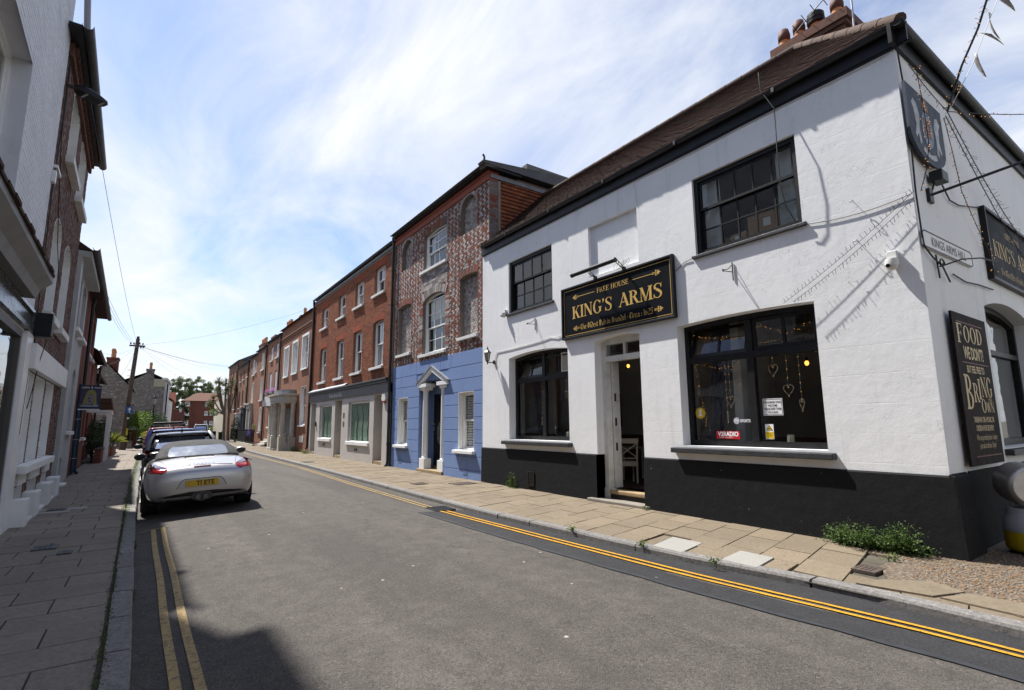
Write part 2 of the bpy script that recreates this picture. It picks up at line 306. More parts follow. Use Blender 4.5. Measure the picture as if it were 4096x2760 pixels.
def mk_brickwall(name, cols, mort, bw=.225, bh=.075, flip=False):
    """brickwork too far away to tell the bricks apart"""
    t = NT(name); p = t.n('ShaderNodeNewGeometry').outputs['Position']; s = t.n('ShaderNodeSeparateXYZ'); t.l(p, s.inputs[0]); cb = t.n('ShaderNodeCombineXYZ')
    t.l(t.math('ADD', s.outputs[0], s.outputs[1]), cb.inputs[0]); t.l(s.outputs[2], cb.inputs[1]); b = t.n('ShaderNodeTexBrick'); t.l(cb.outputs[0], b.inputs[0])
    for k_, v in (('Scale', 1), ('Brick Width', bw), ('Row Height', bh), ('Mortar Size', .008), ('Mortar Smooth', .2), ('Bias', 0)): b.inputs[k_].default_value = v
    b.inputs['Color1'].default_value = (*cols[0], 1); b.inputs['Color2'].default_value = (*cols[1], 1); b.inputs['Mortar'].default_value = (*mort, 1)
    c = t.mix(t.ramp(t.noise(.9, 5, .65), [(.45, 0), (.75, .6)]), b.outputs['Color'], cols[2]); c = t.mix(t.ramp(t.noise(9, 3), [(.5, 0), (.7, .5)]), c, cols[3])
    return t.set(c, .9, t.bump(b.outputs['Fac'], -.5, .012, t.bump(t.noise(60, 3), .4, .01)), spec=.15)
BWALL = mk_brickwall('terrace brickwork', [(.27, .095, .048), (.20, .070, .040), (.15, .078, .050), (.32, .145, .075)], (.27, .23, .18))
BWALL2 = mk_brickwall('browner terrace brickwork', [(.25, .105, .055), (.19, .08, .045), (.15, .085, .055), (.30, .15, .085)], (.24, .21, .17))
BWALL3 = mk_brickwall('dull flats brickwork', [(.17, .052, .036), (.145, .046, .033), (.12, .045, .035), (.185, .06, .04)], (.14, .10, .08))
t = NT('knapped flint wall'); vo = t.n('ShaderNodeTexVoronoi'); vo.inputs['Scale'].default_value = 5.0; t.l(t.pos((1, 1, 1.7)), vo.inputs[0])
FLINT = t.set(t.mix(t.ramp(vo.outputs['Distance'], [(.3, 0), (.62, .8)]), t.ramp(vo.outputs['Color'], [(0, (.10, .095, .09)), (.4, (.16, .145, .13)), (.7, (.24, .225, .20)), (.9, (.34, .32, .30)), (1, (.14, .08, .06))]), (.19, .165, .135)), .8, t.bump(vo.outputs['Distance'], -.6, .03))
def mk_tile(name, cols, lich):
    t = NT(name); c = t.ramp(t.math('FRACT', t.math('ADD', t.tint(), t.math('MULTIPLY', t.noise(1.5, 3), .15))), [(i/(len(cols)-1), x) for i, x in enumerate(cols)])
    c = t.mix(t.ramp(t.noise(9, 6, .7), [(.58, 0), (.7, lich)]), c, (.20, .18, .13)); c = t.mix(t.ramp(t.noise(40, 4), [(.4, .4), (.6, 0)]), c, tuple(x*.45 for x in cols[0]))
    c = t.mix(t.ramp(t.noise(5, 5, .7), [(.70, 0), (.74, lich)]), c, (.33, .20, .02)); return t.set(c, .9, t.bump(t.noise(50, 3), .5, .01), spec=.15)
TILE = mk_tile('old brown clay tile', [(.052, .030, .024), (.070, .038, .028), (.042, .027, .023), (.085, .042, .028), (.052, .030, .024)], .6)
HTILE = mk_tile('orange hung tile', [(.31, .095, .04), (.24, .07, .034), (.36, .13, .055), (.17, .06, .038), (.31, .095, .04)], .0)
RIDGE = mk_tile('mortared ridge tile', [(.125, .090, .072), (.10, .072, .058), (.15, .11, .088)], .6)
SLATE = M('grey slate', (.075, .075, .08), .6, .2, 3, .3, 40)
TERRA = M('terracotta pot', (.50, .215, .085), .8, .15, 6, .3, 60, dirt=.15)
GUT = M('black gutter', (.016, .018, .02), .45, .3, 4, .2, 30, dirt=.15)
CABLE = M('grey cable', (.10, .10, .10), .6); CABLEB = M('black cable', (.012, .012, .012), .5); CABLEW = M('white cable', (.60, .60, .58), .6, dirt=.2)
PLAST = M('white plastic', (.66, .65, .62), .4, .04); GPLAST = M('grey plastic', (.25, .25, .26), .5)
RUBB = M('tyre rubber', (.014, .014, .015), .8, .2, 9, .4, 80, obj=True); BPLAS = M('black plastic trim', (.016, .016, .017), .5, .2, 6, .2, 90, obj=True)
WOOD = M('weathered pole timber', (.10, .075, .055), .9, .25, 5, .5, 40); STEEL = M('galvanised steel', (.35, .35, .36), .45, .1, 5, metal=.8)
t = NT('window glass'); tr = t.n('ShaderNodeBsdfTransparent'); tr.inputs[0].default_value = (.82, .85, .84, 1); gl = t.n('ShaderNodeBsdfGlossy'); gl.inputs['Roughness'].default_value = .015
fr = t.n('ShaderNodeFresnel'); t.l(t.math('ADD', t.math('MULTIPLY', t.n('ShaderNodeNewGeometry').outputs['Backfacing'], 1/1.52-1.52), 1.52), fr.inputs[0]); ms = t.n('ShaderNodeMixShader'); t.l(t.math('MINIMUM', t.math('MULTIPLY', fr.outputs[0], 1.5), 1), ms.inputs[0]); t.l(tr.outputs[0], ms.inputs[1]); t.l(gl.outputs[0], ms.inputs[2]); t.l(ms.outputs[0], t.o.inputs[0])
wv = t.bump(t.noise(2.6, 2), .05, .05); t.l(wv, gl.inputs['Normal']); GLASS = t.m
t = NT('dark tinted glass'); GLASSD = t.set((.01, .012, .014), .03, spec=.7)
CURT = M('pale net curtain', (.55, .55, .53), .9, .06, 8); CURTD = M('dark curtain', (.05, .055, .07), .9, .2, 8); BLIND = M('cream roller blind', (.50, .48, .42), .8, .03)
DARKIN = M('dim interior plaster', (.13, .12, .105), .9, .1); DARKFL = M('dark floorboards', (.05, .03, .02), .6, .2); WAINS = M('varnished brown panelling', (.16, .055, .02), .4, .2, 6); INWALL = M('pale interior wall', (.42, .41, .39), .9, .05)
def emit(name, col, s):
    m = bpy.data.materials.new(name); m.use_nodes = True; b = m.node_tree.nodes['Principled BSDF']; b.inputs['Emission Color'].default_value = (*col, 1); b.inputs['Emission Strength'].default_value = s; b.inputs['Base Color'].default_value = (*col, 1); m.cycles.emission_sampling = 'NONE'; return m
BULB = emit('warm fairy bulb', (1, .45, .10), .6); LAMPO = emit('amber bulb', (1, .38, .06), 1.6)
def leafmat(name, a, b):
    t = NT(name); oi = t.tint(); c = t.mix(t.math('FRACT', oi), a, b); c = t.mix(t.ramp(t.noise(1.3, 3), [(.35, .35), (.65, 0)]), c, tuple(x*.5 for x in a)); t.set(c, .5, spec=.3)
    tl = t.n('ShaderNodeBsdfTranslucent'); t.l(c, tl.inputs[0]); ms = t.n('ShaderNodeMixShader'); ms.inputs[0].default_value = .3; t.l(t.b.outputs[0], ms.inputs[1]); t.l(tl.outputs[0], ms.inputs[2]); t.l(ms.outputs[0], t.o.inputs[0]); return t.m
LEAF = leafmat('weed leaf', (.05, .09, .02), (.12, .19, .05)); LEAFB = leafmat('bright shrub leaf', (.07, .14, .012), (.16, .24, .025)); LEAFD = leafmat('dark shrub leaf', (.018, .04, .012), (.05, .085, .025))
LEAFT = leafmat('far tree leaf', (.085, .125, .042), (.17, .215, .08)); LEAFP = leafmat('palm blade', (.07, .09, .03), (.16, .17, .065)); MOSS = leafmat('joint moss', (.05, .085, .012), (.10, .14, .02)); BARK = M('grey bark', (.16, .14, .11), .9, .2, 5, .5, 30)
PURP = leafmat('purple petal', (.07, .04, .25), (.16, .10, .42)); PINK = leafmat('pink petal', (.40, .10, .30), (.50, .30, .55))

# ================================================================== ground, road, pavements
def poly_at(tab, y):
    if y <= tab[0][0]: return tab[0][1]
    for (a, p), (b, q) in zip(tab, tab[1:]):
        if y <= b: return p+(q-p)*(y-a)/(b-a)
    return tab[-1][1]
KR = [(-30, 5.3), (0, 5.38), (1.3, 5.45), (2.4, 5.47), (3.1, 5.38), (3.9, 5.25), (4.9, 5.17), (6.1, 5.11), (7.8, 5.03), (10.6, 5.03), (13.4, 5.08), (16.8, 5.13), (22.6, 5.2), (32, 5.2), (42, 5.35), (50, 5.8), (63, 6.9), (75, 8.3), (90, 10.4), (110, 13.6), (160, 22)]
KL = [(-30, .06), (4.4, .03), (7, 0), (9.2, -.025), (13, -.06), (26, -.1), (40, -.08), (50, .4), (60, 1.3), (70, 2.4), (85, 4.5), (100, 6.8), (160, 16)]
def XR(y): return poly_at(KR, y)
def XL(y): return poly_at(KL, y)
def roadz(x, y):
    s = (x-XL(y))/(XR(y)-XL(y)); return .10*(1-(2*s-1)**2)-.045*(1-s)
b = MB(); b.box(-1500, 1500, -1500, 1500, -.5, -.12); tag(b.build('ground', EARTH), kind='structure')
ys = [-30, -20, -12]+[-8+i*.8 for i in range(80)]+[58+3*i for i in range(30)]
b = MB(); n = 17
b.add([(XL(y)+(XR(y)-XL(y))*j/(n-1), y, roadz(XL(y)+(XR(y)-XL(y))*j/(n-1), y)) for y in ys for j in range(n)], [(i*n+j, i*n+j+1, (i+1)*n+j+1, (i+1)*n+j) for i in range(len(ys)-1) for j in range(n-1)])
road = tag(b.build('road', ASPH, smooth='all'), kind='structure')
def strip(name, mat, xf0, xf1, y0, y1, dz, step=.35, parent=None):
    m = max(2, int((y1-y0)/step)); b = MB()
    for i in range(m+1):
        y = y0+(y1-y0)*i/m
        b.v += [(xf0(y), y, roadz(xf0(y), y)+dz), (xf1(y), y, roadz(xf1(y), y)+dz)]
    b.f = [(2*i, 2*i+1, 2*i+3, 2*i+2) for i in range(m)]; b.t = [0]*m
    return b.build(name, mat, parent, fixn=False)
PE = [(-5, 4.42), (1.35, 4.42), (2, 4.36), (3.14, 4.25), (5.06, 4.17), (6.75, 4.12), (8.85, 4.10)]
strip('asphalt_repair', ASPH2, lambda y: poly_at(PE, y), lambda y: XR(y)-.002, -4, 8.83, .004, parent=road)
strip('repair_seam', SEAL, lambda y: poly_at(PE, y)-.035+.012*math.sin(y*7), lambda y: poly_at(PE, y)+.03+.01*math.sin(y*5+1), -4, 8.8, .008, parent=road)
RY = [(-5, 5.02), (1.2, 5.02), (1.7, 5.0), (2.8, 4.86), (3.6, 4.80), (5, 4.74), (6.5, 4.68), (8.8, 4.60), (9.4, 4.58), (14, 4.66), (21, 4.88), (27, 4.82), (32, 4.78), (42, 4.95), (50, 5.4), (63, 6.5)]
for dx, w_ in ((-.13, .052), (0, .052)):
    wob = lambda y, dx=dx: poly_at(RY, y)+dx+.004*math.sin(y*3.1+dx*9)
    strip('yellow_line', YEL, lambda y: wob(y), lambda y: wob(y)+w_, -4, 8.78, .010, parent=road)
    strip('yellow_line', YELF, lambda y: wob(y), lambda y: wob(y)+w_, 9.32, 62, .008, parent=road)
LYa = lambda y: .235+.005*math.sin(y*2)-.012*(y-4.2)
for dx in (0, .125): strip('yellow_line', YELF, lambda y, dx=dx: LYa(y)+dx, lambda y, dx=dx: LYa(y)+dx+.062, -4, 10.33, .008, parent=road)
b = MB(); b.add([(.02, 10.20, roadz(.02, 10.2)+.01), (.40, 10.345, roadz(.4, 10.3)+.012), (.40, 10.38, roadz(.4, 10.3)+.012), (.02, 10.23, roadz(.02, 10.2)+.01)], [(0, 1, 2, 3)]); b.build('yellow_line', YELF, road, fixn=False)
# drain grate
dr = thing('drain_grate', (4.62, 9.05, roadz(4.6, 9)), 'black slotted iron drain grate breaking the double yellow line', 'drain')
b = MB(); z0 = roadz(4.6, 9.05)
for a in ((4.42, 4.45, 8.82, 9.28), (4.80, 4.83, 8.82, 9.28), (4.42, 4.83, 8.80, 8.83), (4.42, 4.83, 9.27, 9.30)): b.box(a[0], a[1], a[2], a[3], z0-.05, z0+.018)
b.build('frame', BIRON, dr)
for i in range(9):
    b = MB(); x = 4.47+i*.041; b.add([(x, 8.83, z0-.03), (x+.02, 8.83, z0-.03), (x+.02+.05, 9.27, z0-.03), (x+.05, 9.27, z0-.03), (x, 8.83, z0+.016), (x+.02, 8.83, z0+.016), (x+.07, 9.27, z0+.016), (x+.05, 9.27, z0+.016)], [(4, 5, 6, 7), (0, 1, 5, 4), (1, 2, 6, 5), (2, 3, 7, 6), (3, 0, 4, 7)]); b.build('bar', BIRON, dr)
b = MB(); b.box(4.45, 4.80, 8.83, 9.27, z0-.03, z0+.009); b.build('drain_dark', M('drain darkness', (.004, .004, .004), .9), dr)  # black block stands in for the dark inside the drain
# kerbs and pavements
PZR, PZL, KW = .075, .085, .15
def lay(name, parts, mat, pname, base, keep=300, thick=.05, gap=.008):
    """parts: list of 4-point quads (x,y) with z and tint; the nearest `keep` become objects, the rest one stuff mesh"""
    parts.sort(key=lambda q: q[0][0][0]**2*.3+q[0][0][1]**2 if q[0][0][1] > -1 else 1e4)
    rest = MB(); cache = {}
    for i, (q, z, t_, mt) in enumerate(parts):
        cxm = sum(p[0] for p in q)/4; cym = sum(p[1] for p in q)/4
        vs = [(x, y, z-thick) for x, y in q]+[(x+(cxm-x)*.012, y+(cym-y)*.012, z) for x, y in q]; fs = [(4, 5, 6, 7), (0, 1, 5, 4), (1, 2, 6, 5), (2, 3, 7, 6), (3, 0, 4, 7)]
        if i < keep: m = MB(); m.add(vs, fs, t_); m.build(pname, mt or mat, base)
        else: rest.add(vs, fs, t_)
    if rest.v: tag(rest.build(name, mat, base), kind='stuff')
pvr = MB(FZ()); yy = [-30]+[-6+i*1. for i in range(70)]+[70, 80, 95, 120]
pvr.add([p for y in yy for p in ((XR(y)+.01, y, .05), (max(10.5, XR(y)+3) if y < 1.9 or y > 30 else 7.7, y, .05))], [(2*i, 2*i+1, 2*i+3, 2*i+2) for i in range(len(yy)-1)])
pvr = tag(pvr.build('pavement', JOINT, fixn=False), kind='structure')
rng = random.Random(3); quads = []
yb = 1.0; rowi = 0
def skew(x): return .235*(x-5.2)
while yb < 66:
    h = .475 if yb < 40 else .6; xs = [XR(yb)+KW+.004]; off = rng.random()*.5; lim = 7.50 if yb < 30.8 else 8.1
    x = xs[0]+.3+.3*(rowi % 2)+off*.15
    while x < lim-.2: xs.append(x); x += rng.choice((.62, .62, .7, .55))
    xs.append(lim)
    for x0, x1 in zip(xs, xs[1:]):
        g = .004; q = [(x0+g, yb+skew(x0)+g), (x1-g, yb+skew(x1)+g), (x1-g, yb+h+skew(x1)-g), (x0+g, yb+h+skew(x0)-g)]
        cxm, cym = (x0+x1)/2, yb+h/2+skew((x0+x1)/2)
        if cym < 2.6 and cxm > 5.95+.2*(cym-1.4) : continue                # the gravel corner
        if 6.05 < cxm < 6.5 and 2.3 < cym < 2.75: continue
        mt = None
        if 5.28 < cxm < 5.98 and 4.0 < cym < 4.75 or 5.38 < cxm < 6.0 and 3.15 < cym < 3.75: continue
        quads.append((q, PZR+rng.uniform(-.004, .004), rng.random(), mt))
    yb += h; rowi += 1
quads += [([(5.31, 4.14), (5.93, 4.29), (5.93, 4.75), (5.31, 4.58)], PZR+.008, .5, SLABW), ([(5.40, 3.26), (5.95, 3.37), (5.95, 3.78), (5.40, 3.68)], PZR+.008, .4, SLABW), ([(5.31, 4.60), (5.93, 4.77), (5.93, 4.9), (5.31, 4.78)], PZR, .2, None), ([(5.32, 3.70), (5.95, 3.80), (5.93, 4.27), (5.32, 4.12)], PZR+.001, .7, None), ([(5.40, 3.0), (5.95, 3.1), (5.95, 3.35), (5.40, 3.24)], PZR, .6, None)]
lay('far_slabs', quads, SLAB, 'slab', pvr)
b = MB(FZ()); 
def kerb_run(side, parent, y0, y1):
    y = y0; i = 0; rest = MB()
    while y < y1:
        l = rng.uniform(.85, 1.25) if side > 0 else rng.uniform(.75, 1.05)
        if side > 0 and y < 2.6 < y+l+1.2: l = 1.6
        X = XR if side > 0 else XL; z = PZR+.004 if side > 0 else PZL+.005; d = rng.uniform(-.006, .006); g = .006 if rng.random() < .7 else .018
        xs = [(X(y+l*k_/3)) for k_ in range(4)]; vs = []; c = .014
        for k_ in range(4):
            yy_ = y+g+(l-2*g)*k_/3; x = xs[k_]+d; s_ = side
            vs += [(x, yy_, -.1), (x, yy_, z-c*1.6), (x+s_*c, yy_, z), (x+s_*KW, yy_, z+.004), (x+s_*KW, yy_, -.1)]
        fs = [(k_*5+j, k_*5+j+1, k_*5+6+j, k_*5+5+j) for k_ in range(3) for j in range(4)]+[(0, 1, 2, 3, 4), (19, 18, 17, 16, 15)]
        m = MB(); m.add(vs, fs, rng.random())
        if y+l > -1 and y < 60: m.build('kerbstone', KERB, parent)
        else: rest.add(vs, fs, rng.random())
        y += l; i += 1
    if rest.v: tag(rest.build('far_kerb', KERB, parent), kind='stuff')
kerb_run(1, pvr, -4, 110)
# left pavement
pl_ = MB(FZ()); pl_.add([p for y in yy for p in ((-6, y, .055), (XL(y)-.01, y, .055))], [(2*i, 2*i+1, 2*i+3, 2*i+2) for i in range(len(yy)-1)])
pvl = tag(pl_.build('pavement', JOINT, fixn=False), kind='structure'); quads = []; yb = -1; rowi = 0
while yb < 62:
    h = .432 if yb < 30 else .6; x = XL(yb)-KW-.025; xs = [x]; x -= (.3, .62)[rowi % 2]+rng.uniform(0, .1)
    lim = lx(yb)-.02 if yb < 30 else -2.6
    while x > lim+.15: xs.append(x); x -= rng.choice((.60, .63, .58))
    xs.append(lim)
    for x1, x0 in zip(xs, xs[1:]):
        g = .004; cym = yb+h/2; q = [(x0+g, yb+g), (x1-g, yb+g), (x1-g, yb+h-g), (x0+g, yb+h-g)]
        quads.append((q, PZL+rng.uniform(-.003, .003), rng.random(), None))
    yb += h; rowi += 1
lay('far_slabs', quads, SLABL, 'slab', pvl)
kerb_run(-1, pvl, -4, 70)
# service covers
def cover(x0, x1, y0, y1, z, mat, label, ribs=4, name='service_cover'):
    t_ = thing(name, ((x0+x1)/2, (y0+y1)/2, z), label, 'manhole cover'); b = MB(); b.slab(rect(x0, x1, y0, y1), [rect(x0+.025, x1-.025, y0+.025, y1-.025)], z-.02, z+.010); b.build('frame', mat, t_)
    b = MB(); b.box(x0+.028, x1-.028, y0+.028, y1-.028, z-.02, z+.007)
    for i in range(ribs):
        for j in range(3):
            u = x0+.05+(x1-x0-.1)*(i+.2)/ribs; v = y0+.05+(y1-y0-.1)*(j+.2)/3; b.box(u, u+(x1-x0-.1)/ribs*.6, v, v+(y1-y0-.1)/3*.5, z+.007, z+.011)
    b.build('lid', mat, t_); return t_
IRON = M('rusty iron cover', (.075, .055, .045), .7, .2, 8, .3, 60)
GIRON = M('grey iron cover', (.055, .058, .065), .6, .2, 8, .3, 60)
cover(6.14, 6.42, 2.44, 2.66, .078, IRON, 'small rusty iron cover in the pavement by the weeds', 5)
cover(6.55, 7.15, 11.9, 12.35, .078, IRON, 'rust red iron cover below the black plinth and blue wall corner', 5)
cover(5.75, 6.1, 12.6, 12.95, .078, IRON, 'small square iron cover in front of the blue house', 3)
cover(5.45, 5.85, 22.9, 23.6, .078, GIRON, 'dark grating cover by the kerb outside the grey shopfront', 5)
cover(-1.07, -.83, 8.9, 9.18, .089, GIRON, 'larger blue grey cover in the shaded left pavement', 3)
cover(-.78, -.64, 8.46, 8.65, .089, GIRON, 'smaller blue grey cover in the shaded left pavement', 2)
cover(-1.40, -1.14, 12.87, 13.15, .089, GIRON, 'oval marked cover between pale slabs near the basement windows', 3)
for x0, x1, y0, y1 in ((-1.12, -.83, 12.8, 13.18), (-1.48, -1.04, 12.5, 12.76), (-1.66, -1.42, 12.86, 13.14)):
    b = MB(); b.box(x0, x1, y0, y1, .06, .094); b.build('pale_slab', SLABW, pvl)
# gravel corner by the pub
b = MB(); b.prism([(5.72, -3), (5.72, 1.3), (5.98, 1.7), (5.92, 2.1), (6.05, 2.3), (6.5, 2.52), (7.0, 2.55), (7.3, 2.42), (7.75, 2.4), (12, 2.4), (12, -3)], .03, .083); grv = tag(b.build('gravel', GRAV), kind='stuff')
grv['label'] = 'loose brown flint gravel around the pub corner'; grv['category'] = 'gravel'
b = MB()
for i in range(3800):
    x, y = rng.uniform(5.9, 8.4), rng.uniform(.3, 2.5)
    if x < 6.0+.35*(y-1.4 if y > 1.4 else 0)+ (.5 if y > 2.2 else 0): continue
    s_ = rng.uniform(.005, .015); b.sphere((x, y, .083), (s_*rng.uniform(.7, 1.5), s_*rng.uniform(.7, 1.5), s_*.7), 5, 3, rng.random())
FST = mk_stone('flint pebbles', [(.22, .115, .055), (.12, .092, .065), (.24, .20, .15), (.25, .135, .06), (.16, .13, .10), (.30, .27, .22)], .3)
tag(b.build('pebbles', FST, grv, smooth='all'), kind='stuff')
for pts, z in (([(5.74, 1.85), (6.1, 1.72), (6.25, 2.0), (5.95, 2.3), (5.62, 2.4)], .092), ([(5.72, 1.05), (6.15, 1.1), (6.08, 1.68), (5.76, 1.8)], .091), ([(5.7, .3), (6.2, .4), (6.15, 1.06), (5.7, 1.0)], .09)):
    b = MB(); b.prism(pts, .03, z); b.tint = .3; b.build('broken_slab', SLAB, pvr)
# ================================================================== building helpers
def lay_bricks(F, u0, u1, v0, v1, holes, parent, mat, pat, keep, depth=.009, rh=.075, seed=1, rest_name='bricks', extra=None):
    rg = random.Random(seed); out_ = []; v = v0; r = 0
    while v < v1-.02:
        vt = min(v+rh-.009, v1); vm = (v+vt)/2
        blk = sorted([i for i in (rise_at(h, vm) for h in holes) if i]); free = []; a = u0
        for s_, e_ in blk:
            if s_ > a: free.append((a, min(s_, u1)))
            a = max(a, e_)
        if a < u1: free.append((a, u1))
        k_ = 0; x = u0-pat(r, -1)[0]
        while x < u1:
            ln, ti = pat(r, k_); k_ += 1
            for s_, e_ in free:
                p, q = max(x, s_), min(x+ln-.009, e_)
                if q-p > .02: out_.append((p, q, v, vt, ti if ti is not None else rg.random(), depth*rg.uniform(.55, 1.3)))
            x += ln
        v += rh; r += 1
    if extra: out_ += extra
    O = Vector(F(0, 0, 0)); campos = Vector((0, 0, 1.6)); out_.sort(key=lambda q: (Vector(F((q[0]+q[1])/2, q[2], 0))-campos).length-(q[1]-q[0])*8)
    rest = MB(F); cache = {}; po = wloc(parent)
    for i, (p, q, a, c, ti, d) in enumerate(out_):
        if i < keep:
            key = (round(q-p, 3), round(c-a, 3), round(ti*8)); me = cache.get(key)
            if me is None:
                m = MB(lambda x, y, z: tuple(Vector(F(x, y, z))-O)); m.add([(0, 0, 0), (q-p, 0, 0), (q-p, c-a, 0), (0, c-a, 0), (.002, .002, depth), (q-p-.002, .002, depth), (q-p-.002, c-a-.002, depth), (.002, c-a-.002, depth)], [(4, 5, 6, 7), (0, 1, 5, 4), (1, 2, 6, 5), (2, 3, 7, 6), (3, 0, 4, 7)], round(ti*8)/8.2)
                ob = m.build('brick', mat); me = ob.data; cache[key] = me; bpy.data.objects.remove(ob)
            ob = bpy.data.objects.new('brick', me); COL.objects.link(ob); ob.parent = parent; ob.location = Vector(F(p, a, d-depth))-po
        else:
            rest.add([(p, a, 0), (q, a, 0), (q, c, 0), (p, c, 0), (p+.002, a+.002, d), (q-.002, a+.002, d), (q-.002, c-.002, d), (p+.002, c-.002, d)], [(4, 5, 6, 7), (0, 1, 5, 4), (1, 2, 6, 5), (2, 3, 7, 6), (3, 0, 4, 7)], ti)
    if rest.v: tag(rest.build(rest_name, mat, parent, fixn=False), kind='stuff')
def voussoirs(F, h, parent, mat, hgt=.22, w=.014, keys=None, name='arch'):
    """flat or cambered arch of bricks on edge over an opening (u0,u1,v0,v1,rise)"""
    u0, u1, v0, v1, r = h; n_ = max(5, int((u1-u0)/.075)); b = MB(F); c = (u0+u1)/2; hw = (u1-u0)/2
    for i in range(n_):
        a0, a1 = u0+(u1-u0)*(i+.06)/n_, u0+(u1-u0)*(i+.94)/n_
        def zz_(u): return v1 if r <= 0 else (v1+r-((hw*hw+r*r)/(2*r))+math.sqrt(max(0, ((hw*hw+r*r)/(2*r))**2-(u-c)**2)))
        sp = 1+hgt*.55/hw
        b.add([(a0, zz_(a0), 0), (a1, zz_(a1), 0), (c+(a1-c)*sp, zz_(a1)+hgt, 0), (c+(a0-c)*sp, zz_(a0)+hgt, 0), (a0, zz_(a0), w), (a1, zz_(a1), w), (c+(a1-c)*sp, zz_(a1)+hgt, w), (c+(a0-c)*sp, zz_(a0)+hgt, w)],
              [(4, 5, 6, 7), (0, 1, 5, 4), (1, 2, 6, 5), (2, 3, 7, 6), (3, 0, 4, 7)], random.random() if keys is None else random.choice(keys))
    return b.build(name, mat, parent, fixn=False)
def sash(parent, F, u0, u1, v0, v1, w, mat, cols=2, rows=(1, 1), fw=.06, bw=.022, split=.5, curtain=None, name='window', drop=0., glass=None, rise=0., box=.1, gl_off=.02):
    """vertical sliding sash: upper sash proud of lower one, glazing bars, one object per pane"""
    b = MB(F)
    if rise > 0:
        o = archrect(u0, u1, v0, v1, rise); i_ = archrect(u0+fw, u1-fw, v0+fw, v1-fw*.4, max(.01, rise*.9)); b.slab(o, [i_[::-1]], w-box, w)
    else: b.slab(rect(u0, u1, v0, v1), [rect(u0+fw, u1-fw, v0+fw, v1-fw)], w-box, w)
    U0, U1, V0, V1 = u0+fw, u1-fw, v0+fw, v1-fw+(rise*.55 if rise else 0); vm = V0+(V1-V0)*(1-split)-drop*0; s = .042; panes = []
    for part, (a, c, ww, nr) in enumerate(((vm, V1-drop, w-.035, rows[0]), (V0, vm+s, w-.078, rows[1]))):
        b.slab(rect(U0, U1, a, c), [rect(U0+s, U1-s, a+s, c-s)], ww-.03, ww)
        du, dv = (U1-U0-2*s)/cols, (c-a-2*s)/nr
        for i in range(1, cols): b.box(U0+s+du*i-bw/2, U0+s+du*i+bw/2, a+s, c-s, ww-.028, ww-.003)
        for j in range(1, nr): b.box(U0+s, U1-s, a+s+dv*j-bw/2, a+s+dv*j+bw/2, ww-.0275, ww-.0025)
        panes += [(U0+s+du*i, U0+s+du*(i+1), a+s+dv*j, a+s+dv*(j+1), ww-.016) for i in range(cols) for j in range(nr)]
    win = b.build(name, mat, parent)
    for p in panes: pane(win, F, *p, mat=glass)
    if curtain: drape(win, F, U0, U1, V0, V1, w-.16, curtain)
    return win
PT = random.Random(5)
def pane(win, F, a, b_, c, d, ww, mat=None, tilt=.004):
    e = [PT.uniform(-tilt, tilt) for _ in range(3)]; m = MB(F); z = lambda s_, t_: ww+e[0]*s_*(b_-a)+e[1]*t_*(d-c)
    m.add([(a, c, z(0, 0)), (b_, c, z(1, 0)), (b_, d, z(1, 1)), (a, d, z(0, 1))], [(0, 1, 2, 3)]); return m.build('pane', mat or GLASS, win, fixn=False)
def drape(win, F, u0, u1, v0, v1, w, spec):
    kind, mat = spec; W_ = u1-u0
    def cloth(a, c, d, e, name='curtain', amp=.022, fr=26):
        m = MB(F); n_ = max(6, int((c-a)*26)); m.add([p for i in range(n_+1) for p in ((a+(c-a)*i/n_, d, w+amp*math.sin(i*.9)), (a+(c-a)*i/n_, e, w+amp*math.sin(i*.9+.5)))], [(2*i, 2*i+1, 2*i+3, 2*i+2) for i in range(n_)]); m.build(name, mat, win, smooth='all', fixn=False)
    if kind == 'sides': cloth(u0, u0+W_*.2, v0, v1); cloth(u1-W_*.2, u1, v0, v1)
    elif kind == 'full': cloth(u0, u1, v0, v1)
    elif kind == 'low': cloth(u0, u1, v0, v0+(v1-v0)*.5)
    elif kind == 'blind': cloth(u0, u1, v0+(v1-v0)*.62, v1, 'blind', 0)
    elif kind == 'slats':
        m = MB(F)
        for i in range(int((v1-v0)/.075)): m.box(u0, u1, v0+i*.075, v0+i*.075+.055, w, w+.03)
        m.build('shutter', mat, win)
def sill(parent, F, u0, u1, v0, v1, w0, w1, mat, name='sill', bevel=.006):
    b = MB(F); b.add([(u0, v0, w0), (u1, v0, w0), (u1, v1+.015, w0), (u0, v1+.015, w0), (u0, v0, w1), (u1, v0, w1), (u1, v1, w1), (u0, v1, w1)], [(0, 3, 2, 1), (4, 5, 6, 7), (0, 1, 5, 4), (1, 2, 6, 5), (2, 3, 7, 6), (3, 0, 4, 7)]); return b.build(name, mat, parent, bevel=bevel)
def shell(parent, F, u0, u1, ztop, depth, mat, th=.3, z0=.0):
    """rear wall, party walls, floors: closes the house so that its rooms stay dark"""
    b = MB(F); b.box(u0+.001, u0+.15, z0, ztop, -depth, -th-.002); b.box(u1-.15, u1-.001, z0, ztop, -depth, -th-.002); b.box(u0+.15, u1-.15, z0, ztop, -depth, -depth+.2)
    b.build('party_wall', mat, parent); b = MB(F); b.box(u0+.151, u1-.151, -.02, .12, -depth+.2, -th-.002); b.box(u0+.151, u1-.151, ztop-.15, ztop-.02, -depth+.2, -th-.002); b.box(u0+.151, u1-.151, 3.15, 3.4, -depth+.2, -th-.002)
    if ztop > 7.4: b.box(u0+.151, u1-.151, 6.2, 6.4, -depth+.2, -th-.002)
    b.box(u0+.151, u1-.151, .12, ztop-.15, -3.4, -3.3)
    b.build('interior', DARKIN, parent)
